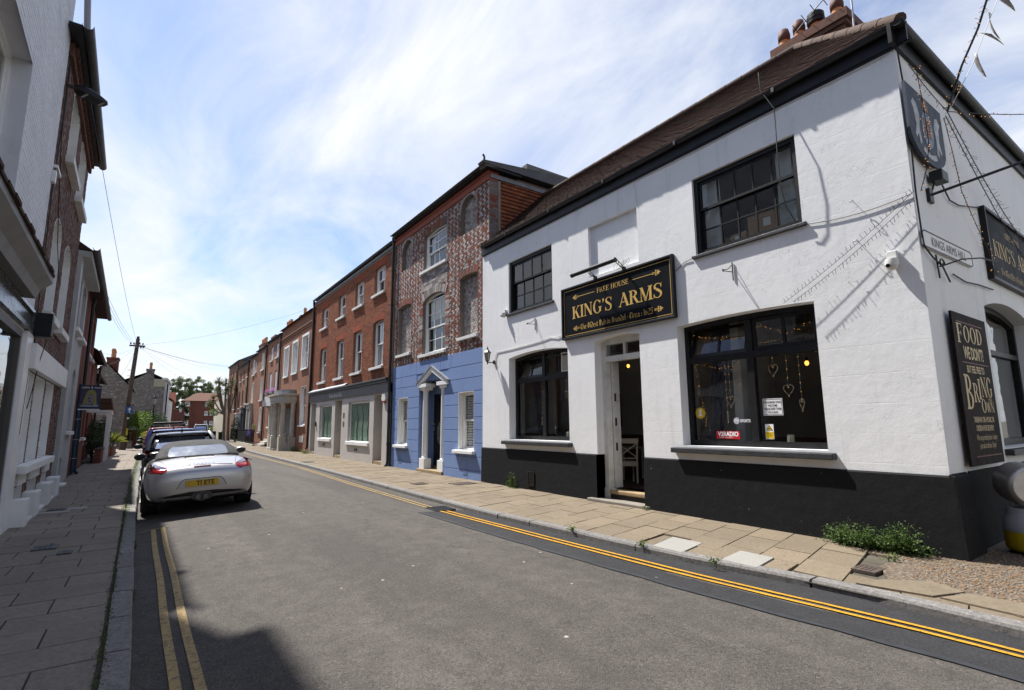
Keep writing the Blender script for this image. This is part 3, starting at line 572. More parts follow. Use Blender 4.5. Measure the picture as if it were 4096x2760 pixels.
def pipe(parent, F, u, v0, v1, w, r=.045, mat=None, name='downpipe', joints=(), kick=True):
    b = MB(F); path = [(u, v1, w+.02), (u, v1-.12, w+.02), (u, v1-.25, w), (u, v0+.2, w)]+([(u, v0+.08, w+.02), (u, v0, w+.1)] if kick else [(u, v0, w)]); b.tube(path, r, 10)
    for j in joints: b.tube([(u, j-.04, w), (u, j+.04, w)], r*1.25, 10); b.box(u-.09, u+.09, j-.012, j+.012, w-.07, w+.01)
    return b.build(name, mat or GUT, parent, smooth=True)
def gutter(parent, F, u0, u1, v, w, r=.06, mat=None):
    b = MB(F); n_ = 10; prof = [(r*math.cos(math.pi+math.pi*i/n_), r*math.sin(math.pi+math.pi*i/n_)) for i in range(n_+1)]; prof += [((r-.008)*math.cos(2*math.pi-math.pi*i/n_), (r-.008)*math.sin(2*math.pi-math.pi*i/n_)) for i in range(n_+1)]
    m = len(prof); b.add([(u, v+y, w+x) for u in (u0, u1) for x, y in prof], [(i, (i+1) % m, (i+1) % m+m, i+m) for i in range(m)]+[tuple(range(m)), tuple(range(2*m-1, m-1, -1))])
    return b.build('gutter', mat or GUT, parent)
# ------------------------------------------------------------------ lettering
TCOL = [0]
def text(parent, F, s, size, u, v, w, mat, align='LEFT', xs=1., name='lettering', bold=0., shear=0., space=1.):
    cu = bpy.data.curves.new('lettering', 'FONT'); cu.body = s; cu.size = size; cu.align_x = align; cu.offset = bold; cu.shear = shear; cu.space_character = space; cu.resolution_u = 3
    o = bpy.data.objects.new('tmp', cu); COL.objects.link(o); bpy.context.view_layer.update(); me = bpy.data.meshes.new_from_object(o.evaluated_get(bpy.context.evaluated_depsgraph_get()))
    b = MB(F); b.add([(u+p.co.x*xs, v+p.co.y, w) for p in me.vertices], [tuple(f.vertices) for f in me.polygons])
    bpy.data.objects.remove(o); bpy.data.curves.remove(cu); bpy.data.meshes.remove(me)
    return b.build(name, mat, parent, fixn=False)
class Pen:
    def __init__(s): s.q = []
    def poly(s, *p): s.q.append(list(p))
    def diag(s, x0, y0, x1, y1, w): s.poly((x0-w/2, y0), (x0+w/2, y0), (x1+w/2, y1), (x1-w/2, y1))
    def stem(s, x, w, y0=0, y1=1, ser=True):
        s.poly((x-w/2, y0), (x+w/2, y0), (x+w/2, y1), (x-w/2, y1))
        if ser:
            for y, d in ((y0, 1), (y1, -1)): s.serif(x, y, w, d)
    def serif(s, x, y, w, d, e=.085):
        s.poly((x-w/2-e, y), (x+w/2+e, y), (x+w/2+e, y+d*.025), (x+w/2, y+d*.085), (x-w/2, y+d*.085), (x-w/2-e, y+d*.025))
    def ring(s, cx_, cy, rx, ry, ts, tt, a0, a1, n=18):
        for i in range(n):
            t0, t1 = rad(a0+(a1-a0)*i/n), rad(a0+(a1-a0)*(i+1)/n); P = lambda t_, k_: (cx_+(rx-(ts if k_ else 0))*math.cos(t_), cy+(ry-(tt if k_ else 0))*math.sin(t_)); s.poly(P(t0, 0), P(t1, 0), P(t1, 1), P(t0, 1))
    def stroke(s, pts, ws):
        P = [Vector((p[0], p[1])) for p in pts]; n = len(P); e = []
        for i in range(n):
            d = (P[min(i+1, n-1)]-P[max(i-1, 0)]).normalized(); nn = Vector((-d.y, d.x))*ws[i]/2; e.append((tuple(P[i]+nn), tuple(P[i]-nn)))
        for i in range(n-1): s.poly(e[i][0], e[i][1], e[i+1][1], e[i+1][0])
def smoothp(pts, ws, k_=3):
    P = [Vector((*p, w)) for p, w in zip(pts, ws)]; o = []
    for i in range(len(P)-1):
        a, b, c, d = P[max(i-1, 0)], P[i], P[i+1], P[min(i+2, len(P)-1)]
        for j in range(k_): t_ = j/k_; o.append(.5*((2*b)+(c-a)*t_+(2*a-5*b+4*c-d)*t_*t_+(3*b-a-3*c+d)*t_**3))
    o.append(P[-1]); return [(p.x, p.y) for p in o], [p.z for p in o]
def serif_glyph(ch, T=.17, t_=.055):
    p = Pen(); adv = .6
    if ch == 'I': p.stem(.17, T); adv = .36
    elif ch == 'K': p.stem(.17, T); p.diag(.24, .40, .66, 1, .06); p.serif(.68, 1, .06, -1); p.diag(.66, 0, .40, .60, T); p.serif(.68, 0, T, 1, .06); adv = .84
    elif ch == 'N': p.stem(.14, t_); p.diag(.74, 0, .16, 1, T*1.05); p.stem(.72, t_); adv = .90
    elif ch == 'G': p.ring(.42, .5, .40, .53, T, .05, 42, 322); p.stem(.68, T*.9, .08, .46, False); p.serif(.68, .46, T*.9, -1); p.poly((.70, .70), (.74, .96), (.70, .96), (.62, .80)); adv = .86
    elif ch == 'S':
        pts, ws = smoothp([(.58, .74), (.52, .92), (.34, .99), (.17, .91), (.13, .74), (.26, .60), (.44, .47), (.56, .30), (.50, .09), (.31, .01), (.13, .09), (.07, .28)], [.03, .05, .05, .10, .14, .16, .17, .15, .10, .05, .05, .03]); p.stroke(pts, ws)
        p.poly((.60, .68), (.62, .99), (.585, .99), (.55, .72)); p.poly((.04, .30), (.03, 0), (.065, 0), (.10, .27)); adv = .68
    elif ch == 'A': p.diag(.07, 0, .40, 1, .06); p.diag(.70, 0, .39, 1.02, T*1.05); p.poly((.17, .30), (.60, .30), (.58, .36), (.19, .36)); p.serif(.07, 0, .06, 1); p.serif(.70, 0, T, 1, .07); adv = .82
    elif ch == 'R': p.stem(.17, T); p.ring(.28, .745, .36, .255, T*.95, .05, -90, 90, 12); p.poly((.16, .955), (.28, .955), (.28, 1), (.16, 1)); p.poly((.16, .49), (.30, .49), (.30, .54), (.16, .54)); p.diag(.68, 0, .40, .54, T); p.serif(.72, 0, T, 1, .05); adv = .82
    elif ch == 'P': p.stem(.17, T); p.ring(.28, .725, .36, .275, T*.95, .05, -90, 90, 12); p.poly((.16, .955), (.28, .955), (.28, 1), (.16, 1)); p.poly((.16, .45), (.30, .45), (.30, .50), (.16, .50)); adv = .7
    elif ch == 'B': p.stem(.17, T); p.ring(.28, .76, .32, .24, T*.9, .05, -90, 90, 12); p.ring(.28, .265, .37, .265, T*.95, .05, -90, 90, 12); p.poly((.16, .955), (.28, .955), (.28, 1), (.16, 1)); p.poly((.16, 0), (.3, 0), (.3, .05), (.16, .05)); p.poly((.16, .5), (.3, .5), (.3, .55), (.16, .55)); adv = .74
    elif ch == 'M': p.stem(.13, t_); p.diag(.46, 0, .17, 1, T); p.diag(.46, 0, .78, 1, .055); p.stem(.82, T); adv = 1.02
    elif ch == 'F': p.stem(.17, T); p.poly((.2, .95), (.60, .95), (.60, 1), (.2, 1)); p.poly((.60, 1), (.565, 1), (.54, .9), (.60, .74)); p.poly((.2, .48), (.46, .48), (.46, .53), (.2, .53)); p.poly((.44, .38), (.48, .38), (.48, .63), (.44, .63)); adv = .66
    elif ch == 'E': p.stem(.17, T); p.poly((.2, .95), (.60, .95), (.60, 1), (.2, 1)); p.poly((.61, 1), (.565, 1), (.54, .9), (.61, .76)); p.poly((.2, .48), (.46, .48), (.46, .53), (.2, .53)); p.poly((.44, .38), (.48, .38), (.48, .63), (.44, .63)); p.poly((.2, 0), (.62, 0), (.62, .05), (.2, .05)); p.poly((.65, .24), (.62, 0), (.57, 0), (.57, .1)); adv = .7
    elif ch == 'H': p.stem(.17, T); p.stem(.68, T); p.poly((.2, .48), (.66, .48), (.66, .535), (.2, .535)); adv = .88
    elif ch == 'O': p.ring(.42, .5, .40, .53, T, .05, 0, 360, 28); adv = .86
    elif ch == 'D': p.stem(.17, T); p.ring(.28, .5, .46, .50, T, .05, -90, 90, 16); p.poly((.16, .955), (.28, .955), (.28, 1), (.16, 1)); p.poly((.16, 0), (.3, 0), (.3, .045), (.16, .045)); adv = .84
    elif ch == 'U': p.stem(.17, T, .3, 1, False); p.serif(.17, 1, T, -1); p.stem(.66, t_, .3, 1, False); p.serif(.66, 1, t_, -1); p.ring(.385, .30, .30, .32, T*.9, .06, 180, 360, 14); adv = .82
    elif ch == "'": p.poly((.06, .70), (.10, .70), (.19, .86), (.19, 1), (.06, 1), (.06, .88), (.10, .86)); adv = .26
    elif ch == 'W': p.diag(.30, 0, .10, 1, T*.9); p.diag(.32, 0, .50, 1, .05); p.diag(.70, 0, .50, 1, T*.9); p.diag(.72, 0, .90, 1, .05); adv = 1.02
    else: adv = .42
    return p.q, adv
def glyph_text(parent, F, s, h, u0, u1, v, w, mat, gl=serif_glyph, name='lettering', slant=0., ratio=None):
    x = 0; qs = []
    for ch in s:
        q, a = gl(ch); qs += [[(px+x, py) for px, py in poly] for poly in q]; x += a
    k_ = (u1-u0)/x; b = MB(F); i = 0
    for poly in qs:
        d = w+(i % 23)*.00012; i += 1; n = len(poly); b.add([(u0+px*k_+slant*py*h, v+py*h, d) for px, py in poly], [tuple(range(n))])
    return b.build(name, mat, parent, fixn=False)
BL = {'T': ([[(0, .85), (.5, .95)], [(.1, .9), (.02, .55), (.12, .2), (.4, .0)], [(.28, .88), (.28, .15)]], .56), 'h': ([[(.05, 1), (.05, .08)], [(.05, .5), (.22, .62), (.33, .5), (.33, .1), (.25, -.1)]], .46), 'e': ([[(.33, .12), (.2, .0), (.06, .12), (.06, .5), (.22, .62), (.33, .46), (.1, .3)]], .42),
      'O': ([[(.2, .98), (.04, .7), (.04, .3), (.22, .02), (.45, .2), (.45, .75), (.2, .98)], [(.22, .9), (.22, .1)]], .6), 'l': ([[(.06, 1), (.06, .1), (.14, .0)]], .23), 'd': ([[(.08, 1), (.36, .68), (.36, .2), (.2, .0), (.06, .14), (.06, .46), (.2, .6)]], .46), 's': ([[(.3, .6), (.1, .5), (.1, .38), (.3, .25), (.3, .1), (.08, .0)]], .38),
      't': ([[(.1, .82), (.1, .12), (.22, .0)], [(0, .6), (.25, .6)]], .3), 'P': ([[(.12, .95), (.12, .0)], [(.0, .85), (.3, .98), (.46, .8), (.46, .55), (.14, .4)], [(.28, .9), (.28, -.05)]], .56), 'u': ([[(.06, .6), (.06, .12), (.18, .0), (.33, .12)], [(.33, .6), (.33, .1), (.4, .0)]], .48), 'b': ([[(.06, 1), (.06, .14), (.2, .0), (.35, .14), (.35, .48), (.2, .62), (.06, .5)]], .45),
      'i': ([[(.06, .6), (.06, .1), (.14, .0)], [(.04, .8), (.1, .76)]], .23), 'n': ([[(.06, .6), (.06, .02)], [(.06, .5), (.2, .62), (.33, .5), (.33, .08), (.4, .0)]], .48), 'A': ([[(.0, .75), (.2, .98), (.36, .86), (.36, .0)], [(.16, .9), (.12, .1), (.0, .0)], [(.1, .45), (.36, .45)]], .52), 'r': ([[(.06, .6), (.06, .02)], [(.06, .5), (.2, .62), (.28, .56)]], .34),
      'C': ([[(.46, .85), (.2, .98), (.05, .7), (.05, .28), (.2, .02), (.46, .15)], [(.24, .9), (.24, .1)]], .56), 'c': ([[(.32, .5), (.2, .62), (.06, .48), (.06, .12), (.2, .0), (.32, .12)]], .4), 'a': ([[(.08, .5), (.2, .62), (.33, .5), (.33, .1), (.4, .0)], [(.33, .36), (.08, .25), (.08, .1), (.18, .0), (.33, .12)]], .48),
      '1': ([[(.0, .8), (.12, 1), (.12, .0)]], .28), '6': ([[(.34, .95), (.1, .7), (.06, .2), (.2, .0), (.36, .16), (.36, .4), (.2, .52), (.08, .4)]], .46), '2': ([[(.04, .8), (.2, .98), (.36, .82), (.3, .55), (.04, .03), (.4, .03)]], .48), '5': ([[(.38, .95), (.1, .95), (.08, .58), (.28, .6), (.38, .4), (.34, .1), (.16, .0), (.02, .1)]], .46), '.': ([[(.04, .42), (.1, .36)]], .24), ':': ([[(.04, .5), (.1, .44)], [(.04, .14), (.1, .08)]], .22), ' ': ([], .24)}
def nib_glyph(ch, nw=.115, ang=38):
    ls, adv = BL.get(ch, ([], .3)); n = Vector((math.cos(rad(ang)), math.sin(rad(ang))))*nw/2; m = Vector((-n.y, n.x))*.35; q = []
    for l in ls:
        for a, b in zip(l, l[1:]):
            a, b = Vector(a), Vector(b); d = (b-a).normalized()*.02; q.append([tuple(a-d-n-m), tuple(a-d+n-m*0), tuple(b+d+n+m), tuple(b+d-n+m*0)])
    return q, adv
# ================================================================== the white pub
F = FR(7.5); SY = 2.11; S_ = FY(SY)
pub = thing('pub', (8, 7, 0), 'white rendered corner pub with black plinth and brown tiled roof', 'pub')
H_BR, H_BL, H_UR, H_UL, H_DR = (3.38, 5.69, 1.22, 3.27, .04), (8.61, 10.91, 1.22, 3.265, .085), (3.43, 5.21, 4.43, 5.82, 0), (9.10, 10.90, 4.43, 5.82, 0), (6.55, 7.77, .0, 3.28, .08)
b = MB(F); holes = [archrect(*h) for h in (H_BR, H_BL, H_UR, H_UL)]
door = archrect(6.55, 7.77, .02, 3.28, .08)
b.slab(rect(SY, 12.2, .0, 6.46), [h[::-1] for h in holes]+[rect(6.48, 7.85, 4.68, 5.80)[::-1], door[::-1]], -.34, 0); wall = b.build('front_wall', WHITE, pub)
b = MB(F); b.box(6.40, 7.93, 4.60, 5.88, -.12, -.075); b.build('blind_recess', WHITE, pub)
# side wall to the hill
H_S = (9.83, 12.4, 1.22, 3.25, .16)
b = MB(S_); b.slab(rect(7.841, 17, .0, 6.40), [archrect(*H_S)[::-1]], -.34, 0); b.build('side_wall', WHITE, pub)
b = MB(F)
for y0, y1 in ((SY-.045, 6.55), (7.77, 12.2)): b.add([(y0, 0, .001), (y1, 0, .001), (y1, .985, .001), (y0, .985, .001), (y0, 0, .05), (y1, 0, .05), (y1, .965, .036), (y0, .965, .036)], [(4, 5, 6, 7), (0, 1, 5, 4), (1, 2, 6, 5), (2, 3, 7, 6), (3, 0, 4, 7)])
b.box(7.770, 7.776, 0, .98, -.2, .04); b.box(6.545, 6.549, 0, .98, -.2, .04)
b.build('plinth', PLINTH, pub)
b = MB(S_); b.add([(7.451, 0, .001), (8.12, 0, .001), (8.05, 1.0, .001), (7.465, 1.0, .001), (7.451, 0, .09), (8.12, 0, .09), (8.05, .97, .045), (7.465, .97, .045)], [(4, 5, 6, 7), (0, 1, 5, 4), (1, 2, 6, 5), (2, 3, 7, 6), (3, 0, 4, 7)]); b.box(8.12, 17, 0, 1.0, .001, .02); b.build('plinth', PLINTH, pub)
# eaves
b = MB(F); b.box(1.95, 12.19, 6.36, 6.60, .002, .045); b.box(1.9, 12.19, 6.335, 6.36, .002, .03); b.build('fascia', BPAINT, pub)
b = MB(S_); b.box(7.32, 17, 6.34, 6.60, .002, .045); b.build('fascia', BPAINT, pub)
gutter(pub, F, 1.93, 12.08, 6.60, .105, .065); gutter(pub, S_, 7.33, 17, 6.60, .105, .065)
for u in (3.6, 5.4, 7.2, 9.0, 10.8): MB(F).box(u-.02, u+.02, 6.525, 6.605, .046, .175).build('gutter_bracket', GUT, pub)
# roof: front slope with real tiles, hip to the side street
EX, EZ, RX, RZ, HY = 7.38, 6.585, 9.5, 8.58, 4.15
b = MB(); b.add([(EX, 1.98, EZ), (EX, 12.15, EZ), (RX, 12.15, RZ), (RX, HY, RZ), (17, 1.98, EZ), (17, HY, RZ), (RX+2.2, 12.15, EZ)], [(0, 1, 2, 3), (0, 3, 5, 4), (3, 2, 6), (3, 6, 4, 5)]); roof = b.build('roof', M('roof underlay', (.06, .04, .03), .9), pub, fixn=False)
sl_ = Vector((RX-EX, 0, RZ-EZ)); Ls = sl_.length; sl_.normalize(); nv = Vector((-sl_.z, 0, sl_.x)); rows_ = int(Ls/.098); rg = random.Random(4); tiles = []
for r in range(rows_):
    d = r*.098-.03; yl = 1.98+(d/Ls)*(HY-1.98)+.03; y = 12.12-(.08 if r % 2 else 0)
    while y-.16 > yl: tiles.append((d, y, rg.uniform(-.004, .006), rg.random(), rg.uniform(-.006, .006))); y -= .166
def tile_v(d, y, dz, sk, w=.16, ln=.15, th=.013):
    o = Vector((EX, 0, EZ))+sl_*d+nv*(.012+dz); e = sl_*ln; vs = []
    for q in (0, 1):
        for p, yy_ in ((o, y), (o, y-w), (o+e, y-w), (o+e, y)):
            lift = (.022 if p is o else .004); pt = p+nv*(lift+(th if q else 0)); vs.append((pt.x, yy_+sk, pt.z))
    return vs
tf = [(4, 5, 6, 7), (0, 1, 5, 4), (1, 2, 6, 5), (3, 0, 4, 7)]
tiles.sort(key=lambda q: q[1]+q[0]*.6); rest = MB(); cache = {}; po = wloc(roof)
for i, (d, y, dz, ti, sk) in enumerate(tiles):
    if i < 300:
        key = int(ti*8); me = cache.get(key)
        if me is None:
            m = MB(); m.add([tuple(Vector(p)-Vector((EX, 0, EZ))) for p in tile_v(0, 0, 0, 0)], tf, key/8); ob = m.build('roof_tile', TILE); me = ob.data; cache[key] = me; bpy.data.objects.remove(ob)
        ob = bpy.data.objects.new('roof_tile', me); COL.objects.link(ob); ob.parent = roof; ob.location = Vector((EX, y+sk, EZ))+sl_*d+nv*dz-po
    else: rest.add(tile_v(d, y, dz, sk), tf, ti)
tag(rest.build('far_roof_tiles', TILE, roof, fixn=False), kind='stuff')
for p, q, nn in (((EX-.01, 1.97, EZ+.03), (RX, HY, RZ+.03), 8), ((RX, HY, RZ+.03), (RX, 12.1, RZ+.03), 22)):
    p, q = Vector(p), Vector(q)
    for i in range(nn):
        a, c = p+(q-p)*(i/nn), p+(q-p)*((i+1)/nn); m = MB(); m.tube([a, a+(c-a)*.97], [.075, .070], 10, random.random()); m.build('ridge_tile', RIDGE, roof, smooth=True)
b = MB(); b.tube([(7.42, 12.1, 6.66), (9.5, 12.12, 8.62)], .07, 8); b.build('verge_flashing', RIDGE, roof, smooth=True)
# chimney stack on the hip
ch = MB(); ch.box(9.75, 10.45, 3.42, 4.62, 7.6, 8.72); ch.box(9.70, 10.50, 3.36, 4.68, 8.72, 8.80); ch.box(9.66, 10.54, 3.32, 4.72, 8.80, 8.97)
stack = ch.build('chimney_stack', mk_brickwall('chimney brick', [(.17, .075, .05), (.13, .06, .045), (.09, .05, .04), (.2, .11, .07)], (.13, .11, .09)), pub)
def pot(parent, x, y, z, cap, h=.34, r=.105):
    b = MB(); b.lathe([(r*1.0, 0), (r*.95, h*.45), (r*1.12, h*.46), (r*1.12, h*.56), (r*.92, h*.6), (r*.92, h), (r*.75, h), (r*.75, h*.7)], (x, y, z), 14); p = b.build('chimney_pot', TERRA, parent, smooth=True)
    if cap == 'hood':
        m = MB(); n_ = 10; vs = []
        for k_, (rr, hh) in enumerate(((r*1.05, h), (r*1.12, h+.12), (r*.9, h+.24), (r*.2, h+.27))): vs += [(x+rr*math.cos(rad(70+a*32)), y+rr*math.sin(rad(70+a*32)), z+hh) for a in range(n_)]
        m.add(vs, [(k_*n_+a, k_*n_+a+1, (k_+1)*n_+a+1, (k_+1)*n_+a) for k_ in range(3) for a in range(n_-1)]); o = m.build('cowl', M('brown cowl', (.10, .035, .02), .7, .2), p, smooth='all', fixn=False); s_ = o.modifiers.new('thick', 'SOLIDIFY'); s_.thickness = .015
    elif cap == 'black': m = MB(); m.lathe([(r*.9, h*.9), (r*1.5, h*.95), (r*1.55, h*1.1), (r*1.2, h*1.12), (r*1.25, h*1.15), (r*1.45, h*1.2), (r*1.45, h*1.5), (r*1.1, h*1.62)], (x, y, z), 16); m.build('cowl', BPAINT, p, smooth=True)
    return p
for y, c in ((4.62, 'hood'), (4.32, 'hood'), (4.0, 'black'), (3.62, 'hood')): pot(stack, 10.08, y, 8.96, c)
# aerial behind the stack
ae = thing('tv_aerial', (9.72, 3.3, 8.0), 'thin metal television aerial rising beside the pub chimney', 'aerial'); b = MB(); b.tube([(9.70, 3.26, 8.1), (9.70, 3.22, 10.6)], .017, 8); b.build('mast', STEEL, ae, smooth=True)
b = MB(); b.tube([(9.7, 3.3, 9.62), (9.7, 4.25, 9.05)], .01, 6)
for i in range(6): c = Vector((9.7, 3.35+.17*i, 9.59-.1*i)); b.tube([c+Vector((-.16, 0, .04)), c+Vector((.16, 0, -.04))], .007, 5)
b.build('array', BIRON, ae)
# ---- windows
def big_window(h, mull, trans, label):
    u0, u1, v0, v1, r = h; w = -.20; b = MB(F); b.slab(archrect(u0, u1, v0, v1, r), [archrect(u0+.08, u1-.08, v0+.09, v1-.08, r*.95)[::-1]], w-.09, w); b.box(mull-.055, mull+.055, v0+.09, v1+r-.09, w-.085, w+.004); b.box(u0+.08, mull-.055, trans-.05, trans+.05, w-.08, w+.006); b.box(mull+.055, u1-.08, trans-.05, trans+.05, w-.08, w+.006)
    win = b.build('window', BPAINT, pub); win['label'] = label
    for a, c in ((u0+.08, mull-.055), (mull+.055, u1-.08)): pane(win, F, a, c, v0+.09, trans-.05, w-.05, tilt=.003)
    def light(a, c, op):
        m = MB(F); hh = v1-.06-(trans+.05); mid = (a+c)/2; ww = w-.02
        fx = lambda u, v, q: F(u, v, q+(math.sin(op)*(trans+.05+hh-v) if op else 0)) if True else None
        m.F = lambda u, v, q: F(u, v, q-op*(v-(trans+.05)))
        m.slab(rect(a+.005, c-.005, trans+.055, trans+.05+hh), [rect(a+.055, c-.055, trans+.11, trans+.05+hh-.05)], ww-.04, ww+.0); m.box(mid-.022, mid+.022, trans+.11, trans+hh, ww-.035, ww-.004); o = m.build('top_light', BPAINT, win)
        FF = m.F
        for q in ((a+.055, mid-.022), (mid+.022, c-.055)):
            pn = MB(FF); pn.add([(q[0], trans+.11, ww-.02), (q[1], trans+.11, ww-.02), (q[1], trans+hh, ww-.02), (q[0], trans+hh, ww-.02)], [(0, 1, 2, 3)]); pn.build('pane', GLASS, win, fixn=False)
    light(mull+.055, u1-.08, .32); light(u0+.08, mull-.055, 0)
    return win
wbr = big_window(H_BR, 4.50, 2.66, 'large black framed window with open top light'); wbl = big_window(H_BL, 9.735, 2.68, 'black framed window left of the door')
def pub_sash(h, curtain):
    u0, u1, v0, v1, r = h; win = sash(pub, F, u0, u1, v0, v1, -.05, BPAINT, 5 if u0 < 6 else 4, (1, 2), .075, .024, .42, curtain); b = MB(F); b.box(u0-.001, u1+.001, v1-.001, v1+.0005, -.05, -.001); return win
pub_sash(H_UR, ('sides', CURT)); pub_sash(H_UL, ('sides', CURTD))
for h, e, pj, n_ in ((H_UR, .06, .05, BWORN), (H_UL, .06, .05, BWORN)): sill(pub, F, h[0]-e, h[1]+e, h[2]-.05, h[2], -.05, pj, n_)
for h, a, c in ((H_BR, 3.28, 5.87), (H_BL, 8.52, 11.12)): sill(pub, F, a, c, 1.10, 1.185, -.2, .12, BWORN, bevel=.012)
# ---- doorway
b = MB(F); b.slab(archrect(6.55, 7.77, .20, 3.28, .08), [rect(6.66, 7.66, .20, 2.86)[::-1], rect(6.67, 7.65, 2.97, 3.21)[::-1]], -.34, -.20); b.box(7.12, 7.17, 2.97, 3.21, -.3, -.215); df = b.build('door_frame', OWP, pub)
for a, c in ((6.67, 7.12), (7.17, 7.65)): pane(df, F, a, c, 2.97, 3.21, -.25)
b = MB(F); b.box(7.50, 7.77, .0, .32, -.235, -.17); b.build('frame_foot', OWP, df)
# the open door leaf stands inside, hinged on the far jamb
b = MB(); b.box(7.84, 8.02, 7.60, 7.65, .32, 2.86); dl = b.build('door_leaf', OWP, pub); 
for z in (1.05, 1.55, 2.05): m = MB(); m.box(7.86, 7.9, 7.585, 7.602, z, z+.16); m.build('door_lock', BIRON, dl)
b = MB(F); b.add([(6.40, .0, -.3), (7.92, .0, -.3), (7.92, .13, -.3), (6.40, .13, -.3), (6.44, .0, .10), (7.95, .0, .16), (7.95, .135, .16), (6.44, .125, .10)], [(0, 3, 2, 1), (4, 5, 6, 7), (0, 1, 5, 4), (1, 2, 6, 5), (2, 3, 7, 6), (3, 0, 4, 7)]); b.build('door_step', M('grey stone step', (.20, .18, .15), .85, .2, 3, .4, 40, dirt=.5), pub, bevel=.015)
b = MB(F); b.box(6.552, 7.60, .13, .22, -.62, -.16); b.build('step_riser', M('black step riser', (.02, .016, .012), .8), pub); b = MB(F); b.box(6.553, 7.60, .22, .30, -.62, -.13); b.build('timber_step', TIMB, pub, bevel=.02)
# ---- rooms behind
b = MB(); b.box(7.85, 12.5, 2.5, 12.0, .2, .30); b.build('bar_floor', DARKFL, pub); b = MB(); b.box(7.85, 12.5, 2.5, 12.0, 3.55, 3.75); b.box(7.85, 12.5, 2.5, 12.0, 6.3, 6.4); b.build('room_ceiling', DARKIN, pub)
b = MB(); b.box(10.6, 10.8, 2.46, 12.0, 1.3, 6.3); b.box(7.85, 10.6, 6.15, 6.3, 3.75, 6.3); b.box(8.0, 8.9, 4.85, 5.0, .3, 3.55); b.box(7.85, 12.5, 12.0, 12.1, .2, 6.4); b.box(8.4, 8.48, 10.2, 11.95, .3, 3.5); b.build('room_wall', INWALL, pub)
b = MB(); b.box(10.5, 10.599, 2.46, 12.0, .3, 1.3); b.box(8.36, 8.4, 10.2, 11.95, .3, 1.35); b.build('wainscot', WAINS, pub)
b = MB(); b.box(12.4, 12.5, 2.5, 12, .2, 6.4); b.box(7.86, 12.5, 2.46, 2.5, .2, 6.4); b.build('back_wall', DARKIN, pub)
b = MB(F); b.box(8.05, 8.4, 2.0, 2.0, -3, -3)
# pictures, panels seen inside
pc = thing('picture_board', (10.55, 10.0, 1.6), 'brown framed board on the bar wall seen through the doorway', 'picture'); b = MB(); b.box(10.56, 10.6, 10.0, 10.8, 1.55, 2.35); b.build('panel', M('brown picture', (.10, .07, .04), .6), pc); b = MB(); b.slab(rect(9.96, 10.84, 1.51, 2.39), [rect(10.0, 10.8, 1.55, 2.35)], 0, .03); b.F = lambda a, c, d: (10.57-d, a, c); b.v = [(10.57-p[2], p[0], p[1]) for p in b.v]; b.build('frame', WAINS, pc)
# chair just inside the door
def chair(loc, rz):
    t_ = thing('dining_chair', loc, 'cream wooden cross back chair standing just inside the pub door', 'chair'); t_.rotation_euler = (0, 0, rz); CR = M('cream chair paint', (.56, .53, .43), .5, .06); W_ = .21
    for sx_ in (-1, 1):
        m = MB(); m.bar((sx_*W_, .2, 0), (sx_*W_, .17, .45), .036); m.build('leg', CR, t_, local=True, bevel=.004)
        m = MB(); m.bar((sx_*W_*.95, -.22, 0), (sx_*W_, -.19, .45), .036); m.bar((sx_*W_, -.19, .45), (sx_*W_*1.02, -.25, .93), .034); m.build('leg', CR, t_, local=True, bevel=.004)
    m = MB(); m.box(-.23, .23, -.2, .22, .43, .465); m.build('seat', CR, t_, local=True, bevel=.006); m = MB(); m.box(-.20, .20, .165, .195, .37, .43); m.box(-.20, .20, -.205, -.18, .37, .43); m.build('apron', CR, t_, local=True)
    m = MB(); m.add([(-.235, -.27, .86), (.235, -.27, .86), (.235, -.235, .86), (-.235, -.235, .86), (-.245, -.285, .97), (.245, -.285, .97), (.245, -.25, .97), (-.245, -.25, .97)], [(0, 1, 2, 3), (4, 5, 6, 7), (0, 1, 5, 4), (1, 2, 6, 5), (2, 3, 7, 6), (3, 0, 4, 7)]); m.build('top_rail', CR, t_, local=True, bevel=.008)
    m = MB(); m.bar((-.2, -.205, .56), (.2, -.24, .86), .026, .02); m.build('cross_slat', CR, t_, local=True); m = MB(); m.bar((.2, -.208, .56), (-.2, -.243, .86), .026, .02); m.build('cross_slat', CR, t_, local=True); m = MB(); m.bar((-.2, -.205, .54), (.2, -.205, .54), .03, .02); m.build('lower_rail', CR, t_, local=True)
chair((8.78, 8.22, .30), rad(-35))
tb = thing('bar_table', (9.5, 8.9, .3), 'pale table behind the chair in the pub doorway', 'table'); b = MB(); b.box(9.1, 9.9, 8.6, 9.4, 1.0, 1.04); b.build('table_top', M('pale table', (.35, .33, .28), .5), tb)
for x, y in ((9.15, 8.65), (9.85, 8.65), (9.15, 9.35), (9.85, 9.35)): m = MB(); m.box(x-.03, x+.03, y-.03, y+.03, .3, 1.0); m.build('leg', CURT, tb)
